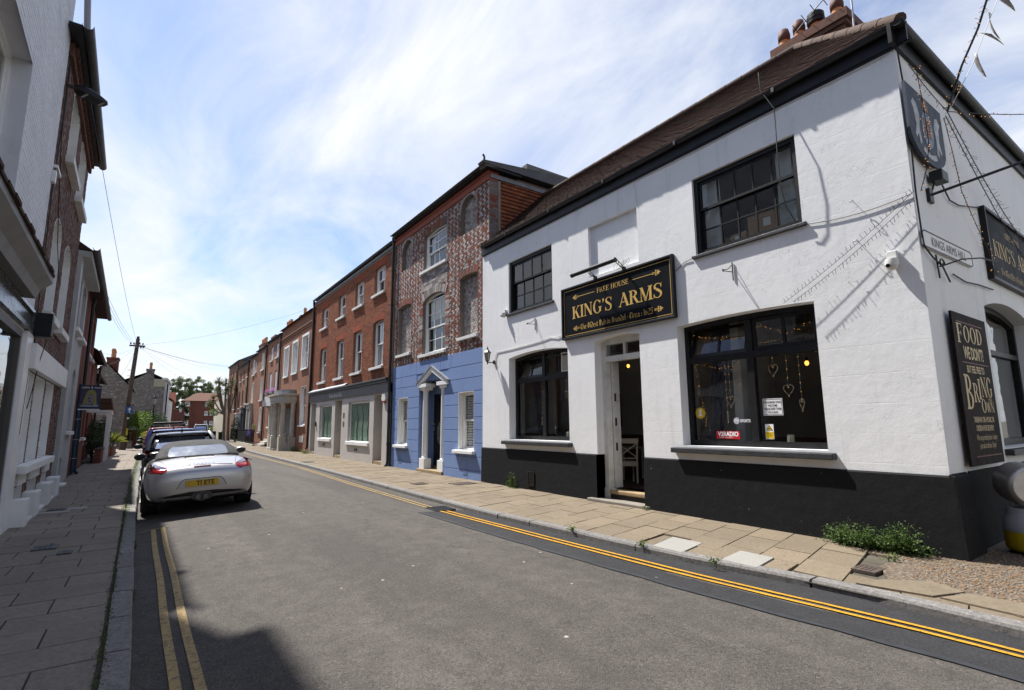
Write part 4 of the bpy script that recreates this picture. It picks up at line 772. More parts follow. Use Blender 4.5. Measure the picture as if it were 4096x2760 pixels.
# curtain inside large window, boxes upstairs, candle, extractor
def hang(name, label, pts_top, pts_bot, z0, z1, mat, cat='curtain'):
    (x0, y0), (x1, y1) = pts_top; m = MB(); n_ = 16; (a0, c0), (a1, c1) = pts_bot
    for i in range(n_+1):
        s_ = i/n_; m.v += [(x0+(x1-x0)*s_+.03*math.sin(i*1.9), y0+(y1-y0)*s_, z1), (a0+(a1-a0)*s_+.03*math.sin(i*1.9), c0+(c1-c0)*s_, z0)]
    m.f = [(2*i, 2*i+1, 2*i+3, 2*i+2) for i in range(n_)]; m.t = [0]*n_; return tag(m.build(name, mat, smooth='all', fixn=False), label, cat)
hang('curtain', 'dark patterned curtain tied back inside the large pub window', ((8.0, 5.35), (8.1, 4.85)), ((8.0, 5.5), (8.05, 5.3)), 1.3, 3.3, mk_tile('patterned curtain cloth', [(.06, .065, .09), (.10, .10, .12), (.20, .19, .17), (.06, .065, .09)], .9)); hang('curtain', 'dark curtain inside the window left of the door', ((8.05, 10.75), (8.1, 10.2)), ((8.05, 10.4), (8.1, 10.2)), 1.3, 3.2, CURTD)
CARD = M('brown cardboard', (.33, .20, .10), .85, .08)
for (x, y, z, s1, s2, rz), l in (((7.72, 4.05, 4.5, .6, .38, .12), 'large brown cardboard carton behind the upper right pub window'), ((7.72, 4.55, 4.5, .3, .18, -.1), 'small brown cardboard carton behind the upper right pub window'), ((7.78, 4.98, 4.5, .28, .26, .45), 'tilted cardboard carton at the left of the upper right pub window')):
    t_ = thing('cardboard_box', (x, y, z), l, 'box'); t_.rotation_euler = (.0 if rz < .4 else .35, 0, rz); m = MB(); m.box(0, .3, -s1/2, s1/2, 0, s2); m.build('carton', CARD, t_, local=True); m = MB(); m.box(-.004, -.001, -.05, .06, s2*.4, s2*.75); m.build('paper_label', PLAST, t_, local=True); m = MB(); m.box(-.002, .302, -s1/2-.002, s1/2+.002, s2-.07, s2-.03); m.build('tape', M('parcel tape', (.42, .28, .15), .3), t_, local=True)
for (y, l) in ((9.05, 'square cream candle on the sill of the window left of the door'), (4.05, 'pale candle on the sill of the large pub window')):
    t_ = thing('pillar_candle', (7.86, y, 1.30), l, 'candle'); m = MB(); m.lathe([(.05, 0), (.052, .11), (.04, .115)], (7.86, y, 1.30), 12); m.build('wax', M('candle wax', (.6, .56, .42), .5), t_, smooth=True); m = MB(); m.tube([(7.86, y, 1.41), (7.865, y, 1.43)], .003, 5); m.build('wick', BIRON, t_)
ex = thing('extractor_grille', (7.74, 8.86, 2.75), 'louvred extractor grille in the top of the window left of the door', 'vent'); b = MB(F); b.slab(rect(8.70, 9.08, 2.78, 3.22), [rect(8.72, 9.06, 2.80, 3.20)], -.26, -.205); b.build('frame', PLAST, ex)
for i in range(9): m = MB(F); m.add([(8.72, 2.81+i*.043, -.25), (9.06, 2.81+i*.043, -.25), (9.06, 2.845+i*.043, -.215), (8.72, 2.845+i*.043, -.215)], [(0, 1, 2, 3)]); m.build('louvre', PLAST, ex, fixn=False)
# ---- heart lights
WIRE = M('pale wire', (.5, .48, .42), .5)
def heart(y, z, s, ztop, label, tw=1., x=7.86):
    t_ = thing('heart_light', (x, y, z), label, 'fairy light', 'wire heart lights hung in the pub windows'); P = []
    for i in range(29):
        a = 2*math.pi*i/28; P.append((x+.02*math.sin(a), y+s*tw*(16*math.sin(a)**3)/16, z+s*(13*math.cos(a)-5*math.cos(2*a)-2*math.cos(3*a)-math.cos(4*a))/14))
    m = MB(); m.tube(P, .0055, 5); m.build('wire_heart', WIRE, t_); m = MB(); m.tube([(x, y, z+s*.45), (x, y, ztop)], .002, 4); m.build('hanging_wire', WIRE, t_); m = MB()
    for i in range(0, 28, 3): m.sphere(P[i], .0055, 6, 4)
    k_ = z+s*.6
    while k_ < ztop: m.sphere((x, y, k_), .005, 6, 4); k_ += .13
    m.build('bulbs', BULB, t_)
heart(4.23, 2.40, .085, 2.62, 'wide wire heart highest in the right pane of the large pub window'); heart(4.02, 2.08, .085, 2.62, 'wide wire heart in the middle of the right pane of the large pub window'); heart(3.84, 1.86, .085, 2.62, 'narrow turned wire heart lowest in the right pane of the large pub window', .5)
heart(4.98, 1.95, .085, 2.62, 'wide wire heart in the left pane of the large pub window'); heart(4.80, 2.15, .08, 2.62, 'narrow wire heart nearest the mullion of the large pub window', .6); heart(5.05, 1.70, .085, 2.62, 'edge on wire heart lowest in the left pane of the large pub window', .2)
heart(9.10, 2.28, .085, 2.64, 'upper wire heart in the right pane of the window left of the door'); heart(8.98, 2.15, .085, 2.64, 'wire heart overlapping another in the right pane of the left pub window'); heart(9.93, 2.20, .08, 2.64, 'wire heart high in the left pane of the window left of the door', .6); heart(10.02, 1.68, .085, 2.64, 'edge on wire heart low in the left pane of the window left of the door', .3)
def fairy(name, label, path, n, mat=CABLEB, drop=.045, r=.005, bulbs=True, spread=None, seed=1):
    rg_ = random.Random(seed); P = [Vector(p) for p in path]; L_ = [0]
    for a, c in zip(P, P[1:]): L_.append(L_[-1]+(c-a).length)
    t_ = thing(name, path[0], label, 'fairy lights'); m = MB(); m.tube(path, r, 5); m.build('wire', mat, t_); m = MB(); q = MB(); at = []
    for i in range(n):
        d = L_[-1]*(i+.5)/n; k_ = max(j for j in range(len(P)-1) if L_[j] <= d); p = P[k_]+(P[k_+1]-P[k_])*((d-L_[k_])/(L_[k_+1]-L_[k_])); v = Vector(spread) if spread else Vector((rg_.uniform(-1, 1), rg_.uniform(-1, 1), rg_.uniform(-1.2, .6)))
        v = (v+Vector([rg_.uniform(-.25, .25) for _ in range(3)])).normalized()*drop*rg_.uniform(.7, 1.2); m.tube([p, p+v], .0028, 4); q.sphere(p+v, .0048, 5, 3)
    m.build('lead', mat, t_); q.build('bulbs', BULB if bulbs else M('dark bulb', (.15, .10, .05), .3), t_); return t_
fairy('fairy_lights', 'string of lit fairy lights draped across the top of the large pub window', [(7.80, 5.55, 3.12), (7.8, 5.1, 3.0), (7.8, 4.6, 2.98), (7.78, 4.3, 3.12), (7.8, 4.0, 2.93), (7.78, 3.7, 2.98), (7.78, 3.45, 3.12)], 46, drop=.03)
fairy('fairy_lights', 'second string of fairy lights sagging lower behind the large pub window', [(7.95, 5.5, 2.6), (7.95, 5.0, 2.48), (7.95, 4.6, 2.9), (7.95, 4.2, 2.85), (7.95, 3.9, 2.78), (7.95, 3.5, 2.52)], 34, drop=.025)
fairy('fairy_lights', 'fairy light string hanging beside the curtain in the large pub window', [(7.84, 5.55, 2.9), (7.84, 5.58, 2.4), (7.84, 5.52, 2.0), (7.84, 5.45, 1.7), (7.84, 5.42, 1.45)], 24, drop=.03)
# pendant bulbs inside
for (x, y, z, l) in ((9.4, 4.45, 2.62, 'glowing amber bulb seen beside a wire heart in the large pub window'), (9.4, 3.7, 2.66, 'glowing amber bulb at the right of the large pub window'), (9.3, 8.5, 2.95, 'glowing spotlight bulb seen in the pub doorway')):
    t_ = thing('pendant_bulb', (x, y, z), l, 'light bulb'); m = MB(); m.sphere((x, y, z), (.035, .035, .045), 10, 6); m.build('bulb', LAMPO, t_, smooth=True); m = MB(); m.lathe([(.02, .04), (.024, .07), (.012, .1)], (x, y, z), 8); m.tube([(x, y, z+.08), (x, y, 3.55)], .004, 5); m.build('flex', BIRON, t_)
# ---- stickers on the glass
GX = 7.7+.051; FS = lambda u, v, w: (GX-.004-w, -u, v)     # u = -Y so that text reads left to right from the street
def panel(name, label, y0, y1, z0, z1, mat, cat='sticker', dep=.0015):
    t_ = thing(name, (GX-.01, (y0+y1)/2, z0), label, cat); m = MB(FS); m.box(-y1, -y0, z0, z1, 0, dep); m.build('sheet', mat, t_); return t_
RED = M('red sticker', (.50, .012, .02), .4, .02); YLW = M('yellow sticker', (.62, .42, .01), .4, .02); WHT = M('white sticker', (.78, .78, .78), .4, .02); INK = M('black ink', (.012, .012, .012), .5)
t_ = panel('radio_sticker', 'red radio station sticker low in the large pub window', 4.79, 5.21, 1.335, 1.46, RED); text(t_, FS, 'V2RADIO', .098, -5.175, 1.382, .004, WHT, bold=.004, xs=.88); text(t_, FS, 'PROPER LOCAL RADIO', .022, -5.155, 1.35, .004, WHT, xs=1.05)
t_ = thing('sports_sticker', (GX, 4.7, 1.6), 'white sports channel sticker beside the mullion of the large pub window', 'sticker'); m = MB(FS); m.prism([(-4.83+.052*math.cos(a), 1.625+.052*math.sin(a)) for a in [i*math.pi/10 for i in range(20)]], 0, .0015); m.build('disc', M('grey lilac sticker', (.45, .43, .50), .4), t_); text(t_, FS, 'TNT', .045, -4.873, 1.61, .004, WHT, bold=.001, xs=1.0); text(t_, FS, 'SPORTS', .062, -4.765, 1.603, .004, WHT, bold=.002, xs=.8)
t_ = panel('dog_notice', 'white notice about dogs stuck in the large pub window', 4.07, 4.375, 1.70, 1.955, WHT, 'notice'); m = MB(FS); m.slab(rect(-4.365, -4.08, 1.71, 1.945), [rect(-4.36, -4.085, 1.715, 1.94)], .0018, .003); m.build('border', INK, t_)
for i, s_ in enumerate(('DOGS MORE THAN', 'WELCOME', 'PLEASE KEEP THEM', 'ON A LEAD')): text(t_, FS, s_, .042, -4.2225, 1.885-i*.05, .004, INK, 'CENTER', .72, bold=.001)
t_ = panel('camera_notice', 'white and yellow camera warning sticker in the large pub window', 4.235, 4.365, 1.345, 1.57, WHT, 'notice'); m = MB(FS); m.prism([(-4.355, 1.475), (-4.245, 1.475), (-4.30, 1.56)], .0016, .003); m.build('warning_triangle', INK, t_); m = MB(FS); m.prism([(-4.34, 1.482), (-4.26, 1.482), (-4.30, 1.545)], .0032, .004); m.build('triangle_fill', YLW, t_); m = MB(FS); m.box(-4.318, -4.282, 1.495, 1.51, .0042, .005); m.build('camera_symbol', INK, t_); m = MB(FS); m.box(-4.36, -4.24, 1.355, 1.455, .0016, .003); m.build('yellow_field', YLW, t_); text(t_, FS, '24 hour', .028, -4.3, 1.42, .005, INK, 'CENTER', .9); text(t_, FS, 'CCTV', .032, -4.3, 1.385, .005, INK, 'CENTER', .9)
t_ = thing('round_sticker', (GX, 5.5, 1.7), 'round yellow sticker low at the left of the large pub window', 'sticker'); m = MB(FS); m.prism([(-5.49+.095*math.cos(a), 1.76+.095*math.sin(a)) for a in [i*math.pi/12 for i in range(24)]], 0, .002); m.build('disc', YLW, t_); m = MB(FS); m.prism([(-5.53, 1.71), (-5.45, 1.71), (-5.455, 1.73), (-5.47, 1.735), (-5.465, 1.79), (-5.46, 1.82), (-5.52, 1.82), (-5.515, 1.79), (-5.51, 1.735), (-5.525, 1.73)], .0022, .004); m.build('rook_symbol', WHT, t_)
# ---- the sign over the door
SW = 3.06; FN = lambda u, v, w: (7.5-.05-w, 8.71-u, v)
sg = thing('pub_sign', (7.45, 7.2, 3.43), 'black pub signboard with gold lettering above the doorway', 'sign'); m = MB(FN); m.box(.04, SW-.04, 3.47, 4.55, -.045, 0); m.build('board', SIGNB, sg); m = MB(FN); m.slab(rect(0, SW, 3.43, 4.59), [rect(.045, SW-.045, 3.475, 4.545)], -.048, .03); m.build('frame', BPAINT, sg, bevel=.008)
m = MB(FN); m.slab(rect(.075, SW-.075, 3.505, 4.515), [rect(.086, SW-.086, 3.516, 4.504)], .0005, .002); m.build('gold_line', GOLD, sg)
glyph_text(sg, FN, "KING'S", .27, .34, 1.55, 3.86, .002, GOLD); glyph_text(sg, FN, "ARMS", .27, 1.73, 2.80, 3.86, .002, GOLD); glyph_text(sg, FN, 'FREE HOUSE', .10, 1.12, 2.0, 4.285, .002, GOLD, lambda c: serif_glyph(c, .125, .045))
glyph_text(sg, FN, 'The Oldest Pub in Arundel . Circa : 1625', .115, .60, 2.56, 3.59, .002, GOLD, nib_glyph)
def spear(u, v, d, ln):
    m = MB(FN); X_ = lambda a: u+d*a; P = lambda *p: m.prism([(X_(a), v+c) for a, c in p], .0015, .003)
    P((0, 0), (.05, .022), (.09, .012), (.09, -.012), (.05, -.022)); m.box(min(X_(.10), X_(.125)), max(X_(.10), X_(.125)), v-.055, v-.02, .0015, .003); m.box(min(X_(.10), X_(.125)), max(X_(.10), X_(.125)), v+.02, v+.055, .0015, .003); m.slab([(X_(.10), v-.014), (X_(.20), v-.02), (X_(.20), v+.02), (X_(.10), v+.014)], [[(X_(.115), v-.006), (X_(.115), v+.006), (X_(.19), v+.009), (X_(.19), v-.009)]], .0015, .003)
    m.prism([(X_(.03), v+.03), (X_(.075), v+.045), (X_(.09), v+.03), (X_(.07), v+.022)], .0015, .003); m.prism([(X_(.03), v-.03), (X_(.075), v-.045), (X_(.09), v-.03), (X_(.07), v-.022)], .0015, .003)
    if ln > .2: m.box(min(X_(.21), X_(ln)), max(X_(.21), X_(ln)), v-.006, v+.006, .0015, .003)
    m.build('gold_spearhead', GOLD, sg)
spear(.36, 4.33, 1, .69); spear(2.78, 4.335, -1, .69); spear(.36, 3.64, 1, .2); spear(2.80, 3.65, -1, .2)
lp = thing('sign_lamp', (7.3, 7.4, 4.6), 'black tubular picture lamp on two arched brackets above the pub sign', 'lamp'); m = MB(); m.tube([(7.20, 6.82, 4.745), (7.20, 8.06, 4.735)], .045, 14); m.build('tube', BPAINT, lp, smooth=True); m = MB(); m.tube([(7.2, 6.80, 4.745), (7.2, 6.83, 4.745)], .05, 14); m.tube([(7.2, 8.05, 4.735), (7.2, 8.08, 4.735)], .05, 14); m.build('end_cap', BIRON, lp, smooth=True)
for y in (6.80, 7.60):
    m = MB(); arc = [(7.42-.2*math.sin(a), y+.0, 4.62+.13*math.sin(a*1.0)+.02) for a in [i*math.pi/2/6 for i in range(7)]]; arc2 = [(7.44-.22*math.sin(a), y, 4.60+.085*math.sin(a)) for a in [i*math.pi/2/6 for i in range(7)]]; m.tube(arc, .008, 6); m.tube(arc2, .008, 6)
    for i in (1, 3, 5): m.tube([arc[i], arc2[i]], .006, 5)
    m.box(7.40, 7.46, y-.03, y+.03, 4.575, 4.64); m.build('bracket', BIRON, lp)
# ---- small fittings on the front wall
def scroll_bracket(y, z, label):
    t_ = thing('iron_bracket', (7.5, y, z), label, 'bracket'); m = MB(); m.tube([(7.485, y, z-.14), (7.485, y, z+.16)], .010, 6); m.tube([(7.485, y, z), (7.26, y+.03, z-.01)], .007, 6); m.tube([(7.485, y, z+.12)]+[(7.485-.225*s_, y+.03*s_, z+.12-.13*s_**.7+.012*math.sin(s_*9)) for s_ in (.2, .4, .6, .8, 1)], .006, 6); m.tube([(7.27+.02*math.cos(a), y+.03, z+.0+.02*math.sin(a)) for a in [i*.7 for i in range(9)]], .005, 5); m.build('scrollwork', BIRON, t_)
scroll_bracket(4.55, 3.98, 'small scrolled iron bracket between upper and lower right pub windows'); scroll_bracket(9.76, 3.98, 'small scrolled iron bracket left of the pub sign')
la = thing('wall_lantern', (7.5, 11.58, 3.2), 'black coach lantern on the pub wall beside the blue house', 'lantern'); c = (7.28, 11.60)
m = MB(); m.tube([(7.49, 11.58, 3.24), (7.40, 11.58, 3.23), (7.28, 11.60, 3.22)], .013, 8); m.lathe([(.055, 0), (.055, .02), (.03, .035)], (7.465, 11.58, 3.24), 12, 0); m.build('arm', BIRON, la, smooth=True)
m = MB(); m.lathe([(.012, -.07), (.02, -.05), (.012, -.03), (.03, 0), (.055, .03)], (*c, 3.24), 6); m.build('base_cup', BIRON, la); m = MB(); m.lathe([(.115, .245), (.085, .27), (.055, .30), (.02, .345), (.03, .36), (.008, .40), (.004, .43)], (*c, 3.24), 6); m.build('roof_cap', BIRON, la)
m = MB(); m.lathe([(.052, .03), (.088, .245)], (*c, 3.24), 6); m.build('glass_body', M('lantern glass', (.30, .30, .28), .1, .05), la); m = MB()
for i in range(6): a = i*math.pi/3; m.bar((c[0]+.054*math.cos(a), c[1]+.054*math.sin(a), 3.27), (c[0]+.09*math.cos(a), c[1]+.09*math.sin(a), 3.485), .010)
m.build('cage', BIRON, la)
def cctv(y, z, s, label):
    t_ = thing('security_camera', (7.5, y, z), label, 'security camera'); m = MB(); m.box(7.43, 7.499, y-.055*s, y+.055*s, z+.075*s, z+.17*s); m.build('junction_box', PLAST, t_, bevel=.008); m = MB(); m.lathe([(.02, -.0), (.068*s, .0), (.075*s, .05), (.07*s, .09), (.03, .1)], (7.42, y, z-.03), 14); m.sphere((7.42, y, z-.015), .066*s, 14, 8); m.build('dome', PLAST, t_, smooth=True); m = MB(); m.tube([(7.37, y+.02, z-.02), (7.352-.012*s, y+.025, z-.03)], .024*s, 10); m.build('lens', BIRON, t_, smooth=True); m = MB(); m.box(7.45, 7.499, y-.02, y+.02, z+.02, z+.08); m.build('mount', PLAST, t_)
cctv(2.385, 3.53, 1., 'white dome security camera near the pub corner'); cctv(11.02, 4.42, .85, 'small white security camera beside the upper left pub window')
def wirething(name, label, paths, r, mat, cat='cable'):
    t_ = MB()
    for p in paths: t_.tube(p, r, 5)
    return tag(t_.build(name, mat, smooth=True), label, cat)
def sag(p, q, d, n=14): p, q = Vector(p), Vector(q); return [tuple(p+(q-p)*(i/n)-Vector((0, 0, d*4*(i/n)*(1-i/n)))) for i in range(n+1)]
wirething('hanging_cable', 'black cable looping down from the eaves over the upper right window', [[(7.36, 3.80, 6.98), (7.33, 3.78, 6.66), (7.40, 3.63, 6.30), (7.33, 3.60, 5.95), (7.31, 3.60, 5.48), (7.32, 3.60, 5.0), (7.36, 3.57, 4.7), (7.42, 3.48, 4.45)]], .0085, CABLEB)
wirething('wall_cable', 'thin grey cable clipped across the wall below the upper right window', [[(7.485, 5.30, 4.40), (7.49, 5.45, 4.38), (7.49, 5.64, 4.27)], sag((7.485, 3.36, 4.39), (7.485, 2.11, 4.37), .06)], .006, CABLE)
wirething('lantern_cable', 'painted cable running from the coach lantern to the pub sign', [[(7.488, 11.53, 3.25), (7.488, 11.50, 3.42), (7.488, 11.44, 3.50), (7.488, 10.9, 3.50), (7.488, 9.9, 3.53), (7.488, 9.5, 3.55), (7.488, 9.2, 3.58), (7.485, 8.95, 3.54), (7.488, 8.7, 3.58)]], .007, CABLEW)
wirething('eaves_cable', 'white cable clipped along under the black fascia board', [[(7.485, y, 6.315+.01*math.sin(y*2)) for y in [2.2+i*.35 for i in range(13)]]+[(7.485, 6.5, 6.30), (7.485, 6.47, 6.1), (7.485, 6.47, 5.82)]], .006, CABLEW)
wirething('loose_wires', 'tangle of loose white wires above the right end of the pub sign', [[(7.42, 6.9-.1*math.cos(a+k_)+.06*k_-.25*(a/9), 4.68+.07*math.sin(a*1.3+k_)+.05*(a/9)) for a in [i*.6 for i in range(16)]] for k_ in (0, .7, 1.6)], .005, CABLEW)
for i, (y, z) in enumerate(((2.75, 4.49), (2.75, 3.94))): wirething('eye_hook', ('upper' if i == 0 else 'lower')+' small eye hook screwed into the pub wall near the corner', [[(7.5, y, z), (7.44, y, z-.005)]+[(7.41+.028*math.cos(a), y+.028*math.sin(a), z-.005) for a in [i_*.7 for i_ in range(10)]]], .004, STEEL, 'hook')
for k_, (p, q, l) in enumerate((((7.45, 2.08, 4.38), (7.40, 3.75, 3.30), 'upper strand of icicle lights stretched from the pub corner to the large window'), ((7.44, 2.08, 4.30), (7.38, 3.60, 3.29), 'lower strand of icicle lights stretched from the pub corner to the large window'))): fairy('icicle_lights', l, sag(p, q, .05), 34, CABLEB, .06, .003, False, (0, -.2, -1) if k_ else (0, .4, 1), 3+k_)
b = MB(F); b.slab(rect(9.83, 10.08, .17, .50), [rect(9.85, 10.06, .19, .48)], .05, .066); vt = thing('air_vent', (7.45, 9.95, .17), 'black cast iron air vent in the plinth right of the small weed', 'vent'); b.build('frame', BIRON, vt)
for i in range(7): m = MB(F); m.box(9.852, 10.058, .20+i*.04, .222+i*.04, .048, .06); m.build('grille_bar', BIRON, vt)
# ---- side wall fittings
sh = thing('heraldic_shield', (8.05, 2.0, 4.9), 'dark shield shaped board with painted coat of arms on the pub side wall', 'sign'); out_ = [(7.42, 5.82), (7.42, 5.2)]+[(8.05-.63*math.cos(a), 5.2-.33*math.sin(a)) for a in [i*math.pi/12 for i in range(1, 12)]]+[(8.68, 5.2), (8.68, 5.82)]
m = MB(S_); m.prism(out_, .05, .085); m.build('board', M('dark shield enamel', (.06, .075, .10), .6, .25, 5, spec=.2), sh)
m = MB(S_); m.prism([(8.05+.2*math.cos(a), 5.35+.25*math.sin(a)) for a in [i*math.pi/10 for i in range(20)]], .0855, .089); m.build('roundel', M('blue grey paint', (.16, .20, .27), .5, .2, 9), sh); m = MB(S_)
for i in range(3):
    for j in range(3): m.box(7.93+i*.085, 8.0+i*.085, 5.25+j*.085, 5.32+j*.085, .0895, .093)
m.box(7.95, 8.15, 5.62, 5.72, .0855, .09); m.box(8.0, 8.1, 5.72, 5.78, .0855, .09); m.build('quarterings', M('dull red gold paint', (.25, .12, .06), .5, .2, 20), sh)
m = MB(S_)
for d in (-1, 1): m.prism([(8.05+d*.27, 5.1), (8.05+d*.33, 5.05), (8.05+d*.36, 5.2), (8.05+d*.43, 5.12), (8.05+d*.47, 5.16), (8.05+d*.40, 5.3), (8.05+d*.44, 5.5), (8.05+d*.5, 5.58), (8.05+d*.42, 5.66), (8.05+d*.32, 5.62), (8.05+d*.26, 5.48), (8.05+d*.3, 5.3)], .0855, .089)
m.prism([(7.8, 5.0), (7.9, 4.96), (8.05, 4.94), (8.2, 4.96), (8.3, 5.0), (8.27, 5.06), (8.05, 5.0), (7.83, 5.06)], .0855, .089); m.build('supporters', M('grey white paint', (.42, .43, .45), .6, .3, 9), sh)
npx = thing('street_nameplate', (8.5, 2.05, 3.7), 'white street nameplate with black border at the pub corner', 'sign'); tilt = .025
FT = lambda u, v, w: S_(u, v+(u-8.5)*tilt, w); m = MB(FT); m.prism([(7.53, 3.75), (7.60, 3.72), (9.38, 3.72), (9.45, 3.75), (9.45, 3.90), (9.38, 3.945), (7.60, 3.945), (7.53, 3.90)], .012, .03); m.build('plate', PLAST, npx); m = MB(FT); m.slab([(7.53, 3.75), (7.60, 3.72), (9.38, 3.72), (9.45, 3.75), (9.45, 3.90), (9.38, 3.945), (7.60, 3.945), (7.53, 3.90)], [[(7.55, 3.757), (7.55, 3.893), (7.605, 3.928), (9.375, 3.928), (9.43, 3.893), (9.43, 3.757), (9.375, 3.737), (7.605, 3.737)]], .0295, .033); m.build('border', INK, npx); text(npx, FT, 'KINGS ARMS HILL', .165, 8.49, 3.775, .0325, INK, 'CENTER', .97, space=1.06)
fb = thing('food_board', (8.7, 2.0, 1.05), 'tall dark board reading food we don\'t on the pub side wall', 'sign'); m = MB(S_); m.box(8.02, 9.38, 1.06, 2.95, .05, .075); m.build('board', M('dark board paint', (.014, .008, .008), .7, .2, 3, spec=.12), fb); CRM = M('cream board lettering', (.55, .42, .22), .5, .1, 6); REDL = M('red board line', (.12, .01, .01), .5)
m = MB(S_); [m.box(a, c, v, v+.014, .0755, .078) for a, c, v in ((8.16, 9.2, 2.83), (8.2, 9.26, 2.315), (8.25, 9.3, 1.16))]; m.build('red_lines', REDL, fb)
glyph_text(fb, S_, 'F', .25, 8.13, 8.36, 2.565, .0765, CRM); [glyph_text(fb, S_, c_, .21, 8.38+i*.26, 8.63+i*.26, 2.59, .0765, CRM) for i, c_ in enumerate('OOD')]; text(fb, S_, "WE DON'T!", .22, 8.70, 2.375, .0765, CRM, 'CENTER', .68, bold=.006); text(fb, S_, 'BUT FEEL FREE TO', .125, 8.69, 2.20, .0765, CRM, 'CENTER', .68, bold=.003)
glyph_text(fb, S_, 'B', .43, 8.16, 8.46, 1.74, .0765, CRM); glyph_text(fb, S_, 'R', .24, 8.47, 8.68, 1.83, .0765, CRM); glyph_text(fb, S_, 'I', .26, 8.68, 8.79, 1.87, .0765, CRM); glyph_text(fb, S_, 'NG', .26, 8.80, 9.26, 1.90, .0765, CRM); text(fb, S_, 'YOUR', .075, 9.12, 1.835, .0765, CRM, 'CENTER', .8); glyph_text(fb, S_, 'O', .17, 8.72, 8.92, 1.70, .0765, CRM); glyph_text(fb, S_, 'WN', .13, 8.93, 9.26, 1.705, .0765, CRM)
for i, s_ in enumerate(('TAKEAWAY OR A PICNIC OR', 'ORDER IN FOR DELIVERY!')): text(fb, S_, s_, .095, 8.75, 1.58-i*.105, .0765, CRM, 'CENTER', .66, bold=.002)
for i, s_ in enumerate(('We can provide plates / cutlery', 'just ask at the bar. Enjoy!')): text(fb, S_, s_, .10, 8.77, 1.36-i*.1, .0765, CRM, 'CENTER', .66, shear=.25)
# second sign on the side wall
FN2 = lambda u, v, w: (10.25+u, SY-.05-w, v); s2 = thing('pub_sign', (11.7, 2.05, 3.71), 'pub signboard with gold lettering on the pub side wall above the window', 'sign'); m = MB(FN2); m.box(.04, SW-.04, 3.75, 4.83, -.045, 0); m.build('board', SIGNB, s2); m = MB(FN2); m.slab(rect(0, SW, 3.71, 4.87), [rect(.045, SW-.045, 3.755, 4.825)], -.048, .03); m.build('frame', BPAINT, s2)
glyph_text(s2, FN2, "KING'S", .27, .34, 1.55, 4.14, .002, GOLDF); glyph_text(s2, FN2, "ARMS", .27, 1.73, 2.80, 4.14, .002, GOLDF); glyph_text(s2, FN2, 'FREE HOUSE', .10, 1.12, 2.0, 4.565, .002, GOLDF); glyph_text(s2, FN2, 'The Oldest Pub in Arundel . Circa : 1625', .115, .60, 2.56, 3.87, .002, GOLDF, nib_glyph)
# side window
b = MB(S_); b.slab(archrect(*H_S), [archrect(9.92, 12.3, 1.32, 3.17, .15)[::-1]], -.29, -.2); b.box(10.62, 10.72, 1.32, 3.2, -.28, -.196); b.box(9.92, 10.62, 2.62, 2.70, -.28, -.194); b.box(10.72, 12.3, 2.62, 2.70, -.28, -.194); b.box(10.25, 10.29, 2.70, 3.2, -.27, -.2); ws = b.build('window', BPAINT, pub)
for a, c, d, e_ in ((9.92, 10.62, 1.32, 2.62), (10.72, 12.3, 1.32, 2.62), (9.92, 10.25, 2.7, 3.2), (10.29, 10.62, 2.7, 3.2), (10.72, 12.3, 2.7, 3.2)): pane(ws, S_, a, c, d, e_, -.245)
sill(pub, S_, 9.8, 12.5, 1.12, 1.2, -.2, .1, BWORN)
sp = thing('flag_arm', (8.05, 2.1, 4.4), 'black iron arm sticking out from the pub side wall', 'bracket'); m = MB(S_); m.box(7.98, 8.12, 4.38, 4.56, .001, .04); m.build('wall_plate', BIRON, sp); m = MB(); m.tube([(8.05, 2.08, 4.48), (8.75, .7, 4.86)], .018, 8); m.tube([(8.75, .7, 4.86), (8.80, .62, 4.93), (8.86, .55, 4.86), (8.8, .62, 4.8), (8.75, .7, 4.86)], .014, 6); m.build('rod', BIRON, sp, smooth=True)
sp = thing('flood_light', (8.2, 2.0, 4.7), 'small black floodlight below the shield on the pub side wall', 'lamp'); m = MB(S_); m.box(8.06, 8.30, 4.66, 4.80, .03, .17); m.build('housing', BIRON, sp, bevel=.01); m = MB(S_); m.tube([(8.15, 4.68, .06), (8.12, 4.56, .03)], .012, 6); m.build('stem', BIRON, sp)
wirething('wall_cables', 'bundle of black cables looping round the pub corner below the nameplate', [[(7.53, 2.085, 6.3), (7.56, 2.07, 5.6), (7.55, 2.08, 4.9), (7.52, 2.085, 4.4), (7.52, 2.08, 3.9), (7.55, 2.08, 3.70), (7.75, 2.07, 3.60), (8.05, 2.06, 3.52), (8.3, 2.07, 3.36)], [(8.5, 2.08, 3.50), (9.0, 2.08, 3.47), (9.6, 2.08, 3.52), (10.3, 2.08, 3.55)], [(8.3, 2.08, 4.72), (8.5, 2.08, 4.80), (8.8, 2.08, 4.6), (9.2, 2.08, 4.62), (10.3, 2.08, 4.85)]], .010, CABLEB)
wirething('scroll_hook', 'curly iron hanging bracket under the street nameplate', [[(7.92, 2.08, 3.66), (7.96, 2.08, 3.36)], [(7.94, 2.06, 3.5), (8.2, 1.9, 3.6), (8.6, 1.8, 3.66), (9.0, 1.74, 3.66)], [(8.0+.1*math.cos(a)*(1-a/9), 2.05, 3.55+.07*math.sin(a)*(1-a/9)) for a in [i*.6 for i in range(12)]]], .010, BIRON, 'bracket')
K0 = (8.62, 1.93, 5.78)
fairy('rope_lights', 'thick bundle of dark string lights rising from the shield to the sky', [K0, (8.55, 1.7, 6.3), (8.62, 1.5, 6.75), (8.50, 1.32, 7.1), (8.55, 1.1, 7.6)], 60, CABLEB, .07, .014, True, seed=11)
